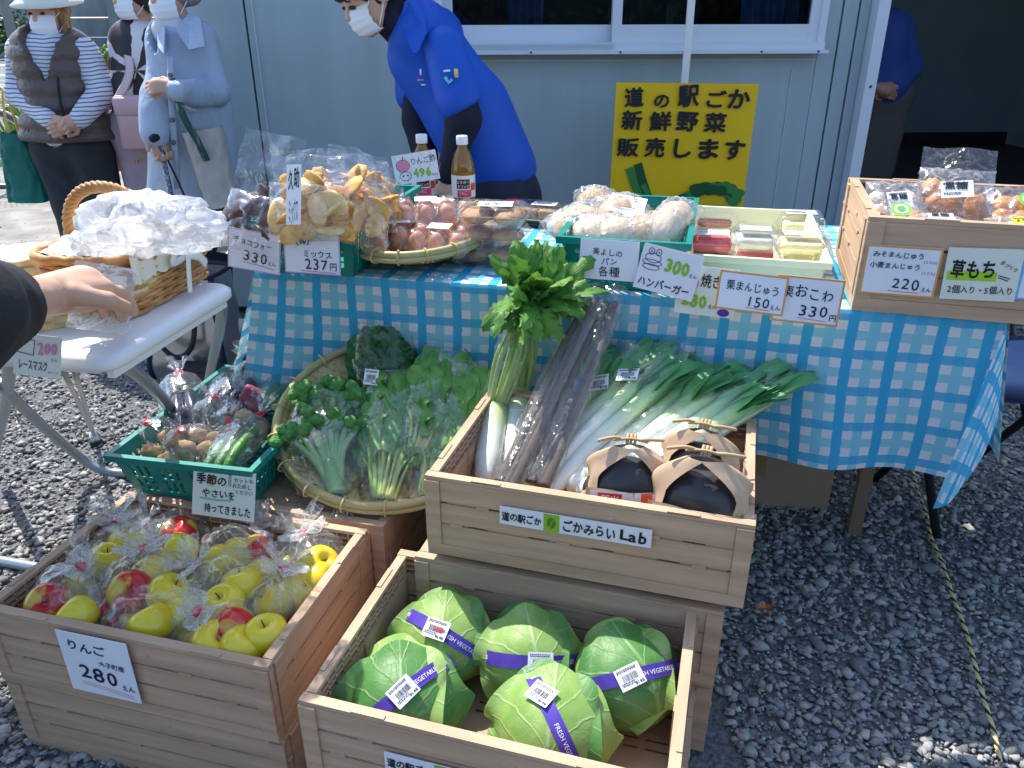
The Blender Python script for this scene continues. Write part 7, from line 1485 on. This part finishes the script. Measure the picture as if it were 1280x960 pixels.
mb = MB(); mb.grid(bagf(.115, .135, hh, .10, 8), 44, 20, closeu=True); mb.grid(lambda u, v: tuple(np.array(bagf(.115, .135, hh, .10, 8)(u, 0))*(v, v, 1)), 44, 3, closeu=True); mb.build('bag_body', M['beige'], t)
mb = MB(); mb.tube(bez([(.0, -.055, hh*.62), (-.012, -.062, hh*.90), (-.035, -.060, hh+.06), (-.045, -.03, hh+.17)], 8), .012, 8, flat=.25, up=(0, -1, 0)); mb.build('strap', M['gstripe'], t)

# ---- shopping trolley behind them
M['plaid'] = mat('red_brown_plaid', (.20, .06, .055), .8, (.34, .17, .14), nscale=26, stretch=(1, 1, 1), lo=.45, hi=.55); pz = at(150, 250, 0.); Y = 3.9; c = np.array((*ay(150, 236, 3.9)[:2], 0)); t = thing('shopping_trolley', 'plaid shopping trolley with grey frame and small wheels behind the vest', 'trolley', tuple(c), .25)
z1_, z2_ = float(ay(150, 212, 3.9)[2]), float(ay(150, 176, 3.9)[2]); w_ = .11
mb = MB(); mb.rbox((0, 0, (z1_+z2_)/2), (w_*1.5, .13, z2_-z1_), .02, n=3); mb.build('bag_body', M['plaid'], t); mb = MB(); mb.rbox((.0, -.02, z2_+.015), (w_*2.1, .20, .03), .02, n=3); mb.build('seat', M['plaid'], t)
mb = MB()
for sx in (-.11, .11): mb.tube([(sx, .10, .06), (sx, .09, z2_+.22), (sx, .02, z2_+.28)], .009, 7); mb.tube([(sx, -.16, .05), (sx, .1, z1_*.6)], .009, 7); mb.tube([(sx, -.16, z1_*.55), (sx, .1, z1_*.55)], .008, 7)
mb.tube([(-.11, .02, z2_+.28), (.11, .02, z2_+.28)], .010, 7); mb.tube([(-.11, -.12, z1_*.5), (.11, -.12, z1_*.5)], .008, 7); mb.build('frame', mat('warm_grey_metal', (.30, .28, .26), .4, metal=.4), t)
for sx in (-.13, .13):
    for sy in (-.16, .10): mb = MB(); a = np.linspace(0, 2*pi, 17)[:-1]; mb.tube([(sx, sy+.045*cos(q), .055+.045*sin(q)) for q in a], .014, 7, closed=True); mb.tube([(sx-.01, sy, .055), (sx+.01, sy, .055)], .03, 10); mb.build('wheel', M['tyre'], t)
c = ay(145, 168, 3.85); t = thing('brown_handbag', 'brown leather bag slumped on the plaid trolley', 'bag', tuple(c)); garment('bag_body', [cap(c+(-.04, 0, .05), c+(.05, 0, .05), .06, .065), cap(c+(-.01, 0, .08), c+(.02, 0, .15), .06, .055)], mat('brown_leather', (.13, .055, .035), .4, (.18, .08, .05), nscale=12, bump=.4), t, np.array(c), .010, .03, .012, 16)

# ---- man in blue polo shirt behind the table
Y = 2.5; M['royal'] = mat('royal_blue_polo', (.004, .075, .46), .6, (.006, .09, .52), nscale=5, bump=1.6, bscale=9, stretch=(1, 1, .6)); M['navyt'] = mat('black_undershirt', (.006, .008, .022), .8); M['navyp'] = mat('navy_trousers', (.015, .018, .04), .8)
o = np.array((*j(640, 280)[:2], 0)); t = thing('person', 'person in a royal blue polo shirt and white mask bending over the table', 'person', tuple(o))
hc = j(462, -6, -.10); Hp, hf, HR = head(hc, .86, -1.05, .55); sN, eN, wN = j(562, 56, -.13), j(580, 150, -.18), j(558, 228, -.20); sF, eF, wF = j(520, 66, .14), j(524, 150, .08), j(538, 226, .0)
hp1, hp2 = j(618, 250, -.06), j(640, 250, .10); f1 = np.array((hp1[0]-.02, hp1[1], .08)); f2 = np.array((hp2[0]+.06, hp2[1]+.05, .08))
joined([(Hp, .006, .012), ([cap(hc+(.03, .03, -.05), j(515, 34), .050, .056), cap(j(548, 76), j(606, 200), .085, .085), cap(sN, eN, .024, .030), cap(eN, wN, .028, .024), cap(sF, eF, .024, .030), cap(eF, wF, .028, .024), cap(hp1, f1, .085, .04), cap(hp2, f2, .085, .04)], .012, .025),
        (handp(wN, (-.25, -.2, -1), (.5, -.5, 0), .9, .5, 1), .0035, .006), (handp(wF, (-.1, -.3, -1), (.3, -.5, 0), .9, .6, 1), .0035, .006)], M['skin'], t, o); eyes(hf, .86, t, o); maskp(hf, .86, t, o)
garment('hair', [ell(hf(0, .032, .045), (.080, .088, .082)), cap(hf(-.06, -.062, .058), hf(.055, -.062, .058), .026, .026), cap(hf(-.06, -.03, .07), hf(.06, -.03, .07), .04, .04), cap(hf(0, .08, .0), hf(0, .08, -.04), .04, .035)], 'hair', t, o, .007, .012, .006, 45)
garment('undershirt', [cap(hc+(.055, .03, -.055), j(512, 40), .056, .064), cap(sN*.45+eN*.55, eN, .050, .048), cap(eN, j(560, 216, -.20), .048, .034), cap(sF*.45+eF*.55, eF, .050, .048), cap(eF, j(536, 214, .02), .050, .034)], 'navyt', t, o, .009, .02, .005, 14, 2)
for nm_, q_ in (('sleeve', [cap(sN+(-.016, .02, -.01), j(575, 124, -.17), .060, .064)]), ('sleeve', [cap(sF, j(520, 118, .12), .07, .064)])): garment(nm_, q_, 'royal', t, o, .008, .01, .007, 9, 4, None, (lambda G: -(G[..., 2]-(j(576, 134)[2]-(G[..., 0]-j(576, 134)[0])*-.55))) if q_[0][1][1] < 2.5 else None)
garment('polo_shirt', [cap(j(526, 40, -.05), j(545, 46, .08), .088, .088), cap(j(538, 70), j(584, 140), .118, .128), cap(j(584, 140), j(612, 205), .130, .132), cap(j(600, 160, .03), j(630, 210, .03), .115, .11)], 'royal', t, o, .008, .022, .009, 7, 9, None,
        lambda G: -(G[..., 2]-(j(598, 243)[2]+(G[..., 0]-j(598, 243)[0])*.32)))
for sg in (-1, 1): mb = MB(); V = [j(506, 2, -.11*sg-.02), j(500, 30, -.10*sg-.02), j(516, 66, -.10*sg-.10 if sg > 0 else .02), j(528, 40, -.12*sg-.04), j(520, -6, -.10*sg)]; V = [v-o for v in V]; n_ = len(V); mb.add(V+[v+np.array((.012, .006, 0)) for v in V], [tuple(range(n_)), tuple(range(n_, 2*n_))[::-1]]+[(i, (i+1) % n_, n_+(i+1) % n_, n_+i) for i in range(n_)]); mb.build('collar', M['royal'], t)
garment('trousers', [cap(j(614, 232, -.02), j(630, 236, .05), .108, .108), cap(hp1, f1, .098, .06), cap(hp2, f2, .098, .06)], 'navyp', t, o, .012, .03, .006, 8)
for a in (f1, f2): garment('shoe', [cap(a-(0, 0, .03), a-(.08, .08, .04), .045, .038)], 'black', t, o, .012, .01, 0)
def badge(px, py, dy, pts, m, r_=.004):
    p = j(px, py, dy)-o; mb = MB(); mb.tube([p+np.array(q) for q in pts], r_, 6); mb.build('printed_mark', m, t)
wm, cm, om = mat('white_print', (.8, .8, .85), .6), mat('cyan_print', (.12, .62, .70), .6), mat('ochre_print', (.75, .55, .12), .6)
SX = -.222
badge(562, 98, SX+.0, [(-.012, 0, .004), (-.002, 0, -.012), (.006, 0, -.002)], cm, .005); badge(561, 94, SX, [(-.014, 0, .010), (.004, 0, .012)], wm, .003); badge(570, 92, SX, [(0, 0, .012), (.001, 0, -.010)], om, .006)
badge(526, 92, -.150, [(0, 0, .012), (0, 0, -.004)], wm, .003); badge(526, 100, -.152, [(-.010, 0, 0), (.010, 0, 0)], mat('pink_print', (.7, .3, .4), .6), .0025); badge(529, 106, -.154, [(-.006, 0, 0), (.008, 0, 0)], wm, .0022)

# ---- man standing inside the doorway
Y = 4.5; o = np.array((*j(1108, 200)[:2], .31)); t = thing('person', 'person in a dark blue shirt standing in the dark doorway with hands at the belt', 'person', tuple(o)); hc = j(1100, -22); Hp, hf, _ = head(hc, .95, .3, .1)
sR, eR, wR = j(1122, 38), j(1136, 84), j(1118, 108, -.14); sL, eL, wL = j(1080, 38), j(1070, 84), j(1092, 108, -.14)
joined([(Hp, .008, .012), ([cap(hc-(0, -.01, .08), j(1101, 20), .05, .055), cap(j(1101, 45), j(1104, 105), .10, .10), cap(sR, eR, .05, .04), cap(eR, wR, .04, .028), cap(sL, eL, .05, .04), cap(eL, wL, .04, .028), cap(j(1094, 118), np.array((*j(1094, 118)[:2], .38)), .085, .05), cap(j(1114, 118), np.array((*j(1114, 118)[:2], .38)), .085, .05)], .014, .03), (handp(wR, (-.9, -.1, -.2), (0, .9, .2), .95, .4, 1), .005, .006), (handp(wL, (.9, -.2, -.3), (0, .9, .2), .95, .4, -1), .005, .006)], M['skin_dark'], t, o); eyes(hf, .95, t, o)
garment('shirt', [cap(j(1086, 36), j(1116, 36), .10, .10), cap(j(1100, 50), j(1102, 104), .15, .15), cap(sR, eR, .075, .066), cap(eR, j(1120, 104, -.12), .066, .048), cap(sL, eL, .075, .066), cap(eL, j(1088, 104, -.12), .066, .048)], mat('dark_blue_shirt', (.025, .06, .25), .8, (.03, .075, .29), nscale=6, bump=.2), t, o, .012, .03, .010, 10, 3)
garment('trousers', [cap(j(1094, 116), j(1112, 116), .12, .12), cap(j(1092, 122), np.array((*j(1092, 118)[:2], .42)), .10, .08), cap(j(1116, 122), np.array((*j(1116, 118)[:2], .42)), .10, .08)], mat('taupe_trousers', (.10, .09, .085), .8), t, o, .014, .03, .006, 8)
garment('hair', [ell(hf(0, .03, .04), (.086, .095, .088))], 'hair', t, o, .012, .01, .004, 30)

# ---- person reaching in from the left (only the arm is in the picture)
Y = 1.12; o = np.array((-1.22, .92, 0)); t = thing('person', 'person reaching in from the left edge with a bare hand and black sleeve', 'person', tuple(o))
wr = at(62, 368, .85); el = at(-60, 392, .90); shd = np.array((-1.13, .98, 1.22)); fd = at(132, 352, .83)-wr
joined([([cap(el, wr, .036, .026), cap(shd, el, .05, .038), cap((-1.24, .95, 1.25), (-1.24, .93, .85), .13, .13), cap((-1.24, .95, 1.35), (-1.24, .95, 1.45), .055, .055), ell((-1.24, .93, 1.54), (.08, .09, .11)), cap((-1.30, .93, .8), (-1.30, .95, .06), .09, .045), cap((-1.16, .93, .8), (-1.16, .93, .06), .09, .045)], .010, .03),
        (handp(wr-fd*.12, fd+np.array((0, 0, -.004)), (.05, .45, -1.0), 1.12, .50, -1), .003, .006)], M['skin'], t, o)
garment('sleeve', [cap(shd, el, .078, .066), cap(el, at(-6, 378, .87), .066, .058)], 'black', t, o, .008, .02, .010, 16, 2)
mb = MB(); garment('jacket', [cap((-1.24, .95, 1.28), (-1.24, .93, .80), .16, .17), cap((-1.38, .95, 1.26), (-1.12, .95, 1.26), .09, .09)], 'black', t, o, .014, .03, .008, 10)
garment('trousers', [cap((-1.30, .93, .8), (-1.30, .95, .10), .11, .06), cap((-1.16, .93, .8), (-1.16, .93, .10), .11, .06)], 'trouser', t, o, .014, .03, .006, 8)

# ================================================================ ON THE WHITE TABLE
M['wicker'] = mat('honey_wicker', (.44, .20, .06), .5, (.60, .32, .12), nscale=40, bump=.2); M['straw'] = mat('pale_straw', (.66, .50, .24), .6, (.76, .60, .32), nscale=40, bump=.3); M['liner'] = mat('cream_cloth', (.72, .70, .60), .85, bump=.3, bscale=50)
def wovenbox(label, c, rz, W_, D_, H_, rows, m, rad, flare=.012, name='wicker_basket', rimr=.008):
    t = thing(name, label, 'basket', tuple(c), rz); per = []; b = .04
    for k, (cx, cy) in enumerate(((W_/2-b, D_/2-b), (-W_/2+b, D_/2-b), (-W_/2+b, -D_/2+b), (W_/2-b, -D_/2+b))):
        for i in range(7): a = pi/2*(k+i/6); per.append((cx+b*cos(a), cy+b*sin(a), cos(a), sin(a)))
    per = np.array(per+per[:1]); S_ = np.concatenate([[0], np.cumsum(np.linalg.norm(np.diff(per[:, :2], axis=0), axis=1))]); Lp = S_[-1]; n = int(Lp/.0105); ss = np.linspace(0, Lp, n, endpoint=False); Q = np.stack([np.interp(ss, S_, per[:, i]) for i in range(4)], 1); nst = int(Lp/.034)
    for r_ in range(rows):
        z = .006+(H_-.012)*r_/(rows-1); fl = flare*z/H_; ph = pi*(r_ % 2); w_ = rad*.75*np.sin(ss/Lp*nst*pi+ph); P = np.stack([Q[:, 0]+Q[:, 2]*(fl+w_), Q[:, 1]+Q[:, 3]*(fl+w_), np.full(n, z)], 1); mb = MB(); mb.tube(P, rad, 6, closed=True, flat=1.15 if m == 'wicker' else 1.6, up=(0, 0, 1)); mb.build('woven_strand', M[m], t)
    mb = MB()
    for k in range(nst):
        s_ = Lp*(k+.5)/nst; q = [np.interp(s_, S_, per[:, i]) for i in range(4)]; mb.tube([(q[0], q[1], .002), (q[0]+q[2]*flare, q[1]+q[3]*flare, H_)], rad*.6, 5)
    o_ = mb.build('stakes', M[m], t); o_['kind'] = 'stuff'
    mb = MB(); P = np.stack([Q[:, 0]+Q[:, 2]*flare, Q[:, 1]+Q[:, 3]*flare, np.full(n, H_)+.0015*np.sin(ss/Lp*nst*2*pi)], 1); mb.tube(P, rimr, 8, closed=True); mb.build('rim', M[m], t)
    mb = MB(); mb.box((0, 0, .004), (W_*.96, D_*.94, .006)); mb.build('base', M[m], t); return t
bc = at(168, 402, WZ); bd = at(268, 344, WZ); dv = bd-bc; byaw = math.atan2(dv[1], dv[0]); BL_ = float(np.linalg.norm(dv)); nrm_ = np.array((-sin(byaw), cos(byaw), 0)); bctr = (bc+bd)/2+nrm_*.080; bctr[2] = WZ+.001
wb = wovenbox('brown wicker basket with an arched rope handle and white bow on the white table', bctr, byaw, BL_, .155, .100, 13, 'wicker', .0036)
A_ = np.array((.010, -.085, .085)); B_ = np.array((-.02, .085, .085))
for k in range(4):
    ts = np.linspace(0, 1, 70); base = np.stack([A_[0]+(B_[0]-A_[0])*ts-.03*np.sin(pi*ts), A_[1]*np.cos(pi*ts), .070+.125*np.sin(pi*ts)**.8], 1); T = np.gradient(base, axis=0); T /= np.linalg.norm(T, axis=1)[:, None]; N = np.cross(T, (1, 0, 0)); Bn = np.cross(T, N); ph = ts*44+k*pi/2; P = base+.0055*(np.cos(ph)[:, None]*N+np.sin(ph)[:, None]*Bn); mb = MB(); mb.tube(P, .0052, 7); mb.build('handle_strand', M['wicker'], wb)
mb = MB(); mb.grid(lambda u, v: ((u-.5)*BL_*.99, -.0775-.016-.004*sin(u*40)*v, .106-.042*v-.006*abs(sin(u*34))*v), 60, 6); mb.grid(lambda u, v: ((u-.5)*BL_*.96, -.077+.155*v, .104-.03*sin(pi*u)*sin(pi*v)+.006*nz((u*9, v*6, 0), 1)), 30, 16); mb.build('cloth_liner', M['liner'], wb)
rib = mat('white_ribbon', (.78, .78, .74), .6, bump=.1)
for pts in ([(.02, -.100, .070), (-.02, -.109, .088), (-.035, -.107, .072), (.02, -.100, .068)], [(.02, -.100, .070), (.055, -.109, .090), (.07, -.107, .075), (.02, -.100, .068)], [(.02, -.102, .070), (.005, -.107, .045), (-.002, -.107, .008)], [(.02, -.102, .070), (.045, -.107, .060), (.065, -.106, .040)]): mb = MB(); mb.tube(bez(pts, 8), .0085, 6, flat=.2, up=(0, -1, 0)); mb.build('bow_ribbon', rib, wb)
def heap(label, c, r_, seed, m='film_milky', name='plastic_bag', cat='plastic bag', n=52, amp=.5):
    t = thing(name, label, cat, tuple(c)); mb = MB(); V = []; m_ = n//2
    for i in range(m_+1):
        a = pi*i/m_
        for j_ in range(n):
            b = 2*pi*j_/n; d = np.array((sin(a)*cos(b), sin(a)*sin(b), cos(a))); rid = abs(nz(d, 1.9, seed*3.3)); r2 = abs(nz(d, 3.6, seed))*.7; k = 1+amp*(.35-rid*1.3)-r2*amp*.5; p = d*k*np.array(r_); p[2] = max(p[2], -r_[2]*.55); V.append(p)
    mb.add(V, [(i*n+j_, (i+1)*n+j_, (i+1)*n+(j_+1) % n, i*n+(j_+1) % n) for i in range(m_) for j_ in range(n)], sm=True); mb.build('crumpled_film', M[m], t); return t
M['film_sheet'] = film('draped_white_film', milk=.40, white=.4, rough=.35, bump=.2, bscale=12, edge=.3)
M['film_white'] = film('white_film', milk=.22, white=.25, rough=.25, bump=.25, bscale=16)
hp_ = at(185, 286, .885); heap('big crumpled clear plastic bag heaped in the wicker basket', hp_, (.110, .075, .055), 1, 'film_sheet')
heap('clear plastic wrap bulging from the wicker basket toward the striped bags', at(226, 282, .87), (.060, .05, .036), 2, 'film_milky')
heap('white plastic wrap sagging beside the wicker basket near the hand', at(112, 322, .83), (.06, .06, .04), 3, 'film_white')
p = at(268, 305, WZ); t = thing('bright_patch_block', 'white block standing for the bright table and bag area at the back right corner', 'white block', (p[0]-.03, p[1]+.02, WZ+.002), .3); mb = MB(); mb.rbox((0, 0, .025), (.16, .14, .05), .02, n=4); mb.build('patch_block', M['white_plastic'], t)  # plain white block stands for the sunlit table and bag surface here
heap('clear film with lace masks lying on the table behind the hand', at(40, 330, .77), (.12, .08, .018), 4, 'film_milky', 'mask_packet', 'packet')
p = at(22, 318, .77); t = thing('pink_packet', 'pale pink packet under clear film at the left of the white table', 'packet', tuple(p), .5); pillow(.16, .12, .03, 5).build('wrapper', mat('pale_pink_print', (.75, .50, .50), .5, (.80, .72, .70), nscale=40), t)
# straw basket in front
sc = at(62, 408, WZ); sb = wovenbox('shallow pale straw basket of lace masks at the front of the white table', (sc[0]-.03, sc[1]+.075, WZ+.001), .55, .27, .19, .058, 6, 'straw', .0058, .02, 'straw_basket', .007)
heap('packets of lace masks in clear film inside the straw basket', (sc[0]-.04, sc[1]+.07, WZ+.035), (.10, .065, .018), 6, 'film_white', 'mask_packet', 'packet'); p = (sc[0]-.04, sc[1]+.09, WZ+.05)
t = thing('lace_mask', 'cream lace mask packet held at its corner by the fingers', 'mask packet', (*at(128, 372, .80),), rot=(.9, .3, .4)); pillow(.085, .11, .012, 8).build('wrapper', M['film_white'], t); rect(t, -.03, -.04, .03, .04, mat('cream_lace', (.75, .72, .60), .8), .0, 'lace')
n_ = (.0, -1, .3); p0 = at(60, 448, WZ)+np.array((0, -.03, 0)); t, W_, H_ = card('card with a mask sketch and pink 200 hanging from the straw basket', ap(1, 413, p0, n_), ap(60, 420, p0, n_), ap(17, 467, p0, n_), m='paper_warm')
stroke(t, [(.10*W_, .88*H_), (.08*W_, .55*H_), (.42*W_, .50*H_), (.44*W_, .86*H_), (.10*W_, .88*H_)], .0007, 'black_ink'); text('200', t, .50*W_, .52*H_, .42*W_, 'pink_ink', h=.32*H_, bold=.03); text('えん', t, .80*W_, .40*H_, .14*W_, 'black_ink'); text('レースマスク', t, .12*W_, .14*H_, .60*W_, 'black_ink', h=.24*H_, bold=.01); text('各サイズ', t, .74*W_, .10*H_, .22*W_, 'black_ink')
# silver cooler bag on the ground
M['foil'] = mat('silver_foil', (.55, .56, .58), .28, metal=.85, bump=1.2, bscale=12); M['navytrim'] = mat('navy_trim', (.02, .02, .06), .7)
gp = at(252, 474, 0.); t = thing('cooler_bag', 'crumpled silver cooler bag with navy trim standing beside the checked cloth', 'bag', (gp[0]-.02, gp[1]+.06, 0), -.15)
mb = MB()
def cool(u, v):
    a = 2*pi*u; e = (1 if cos(a) > 0 else -1)*abs(cos(a))**.35; g_ = (1 if sin(a) > 0 else -1)*abs(sin(a))**.35; return (e*.15*(1+.08*nz((e*2, g_, v*4), 1, 3)), g_*.09*(1+.2*nz((e, g_*2, v*4), 1, 7)), v*.40+.012*nz((e*2, g_, v), 2))
mb.grid(cool, 60, 26, closeu=True); mb.build('bag_body', M['foil'], t)
for u0 in (.605, .895): mb = MB(); mb.tube([np.array(cool(u0, v))*(1.03, 1.05, 1) for v in np.linspace(0, 1, 10)], .009, 6); mb.build('edge_trim', M['navytrim'], t)
mb = MB(); mb.tube(bez([(-.08, -.10, .38), (-.07, -.13, .20), (-.0, -.14, .12), (.07, -.13, .18), (.09, -.10, .38)], 8), .010, 6, flat=.5, up=(0, -1, 0)); mb.build('strap', M['black'], t)
mb = MB(); mb.tube([np.array(cool(u, 1.0))*(1.03, 1.03, 1) for u in np.linspace(0, 1, 40, endpoint=False)], .008, 6, closed=True); mb.build('rim_trim', M['navytrim'], t)
gp = at(246, 492, 0.); t = thing('dark_box', 'low dark box on the gravel beneath the silver cooler bag', 'box', (gp[0]+.02, gp[1]+.02, 0), -.15); mb = MB(); mb.box((0, 0, .045), (.14, .08, .09)); mb.build('carton', mat('dark_brown_board', (.06, .045, .035), .8), t); mb = MB(); mb.box((0, 0, .092), (.15, .085, .006)); mb.build('lid', mat('black_board', (.02, .02, .02), .8), t)
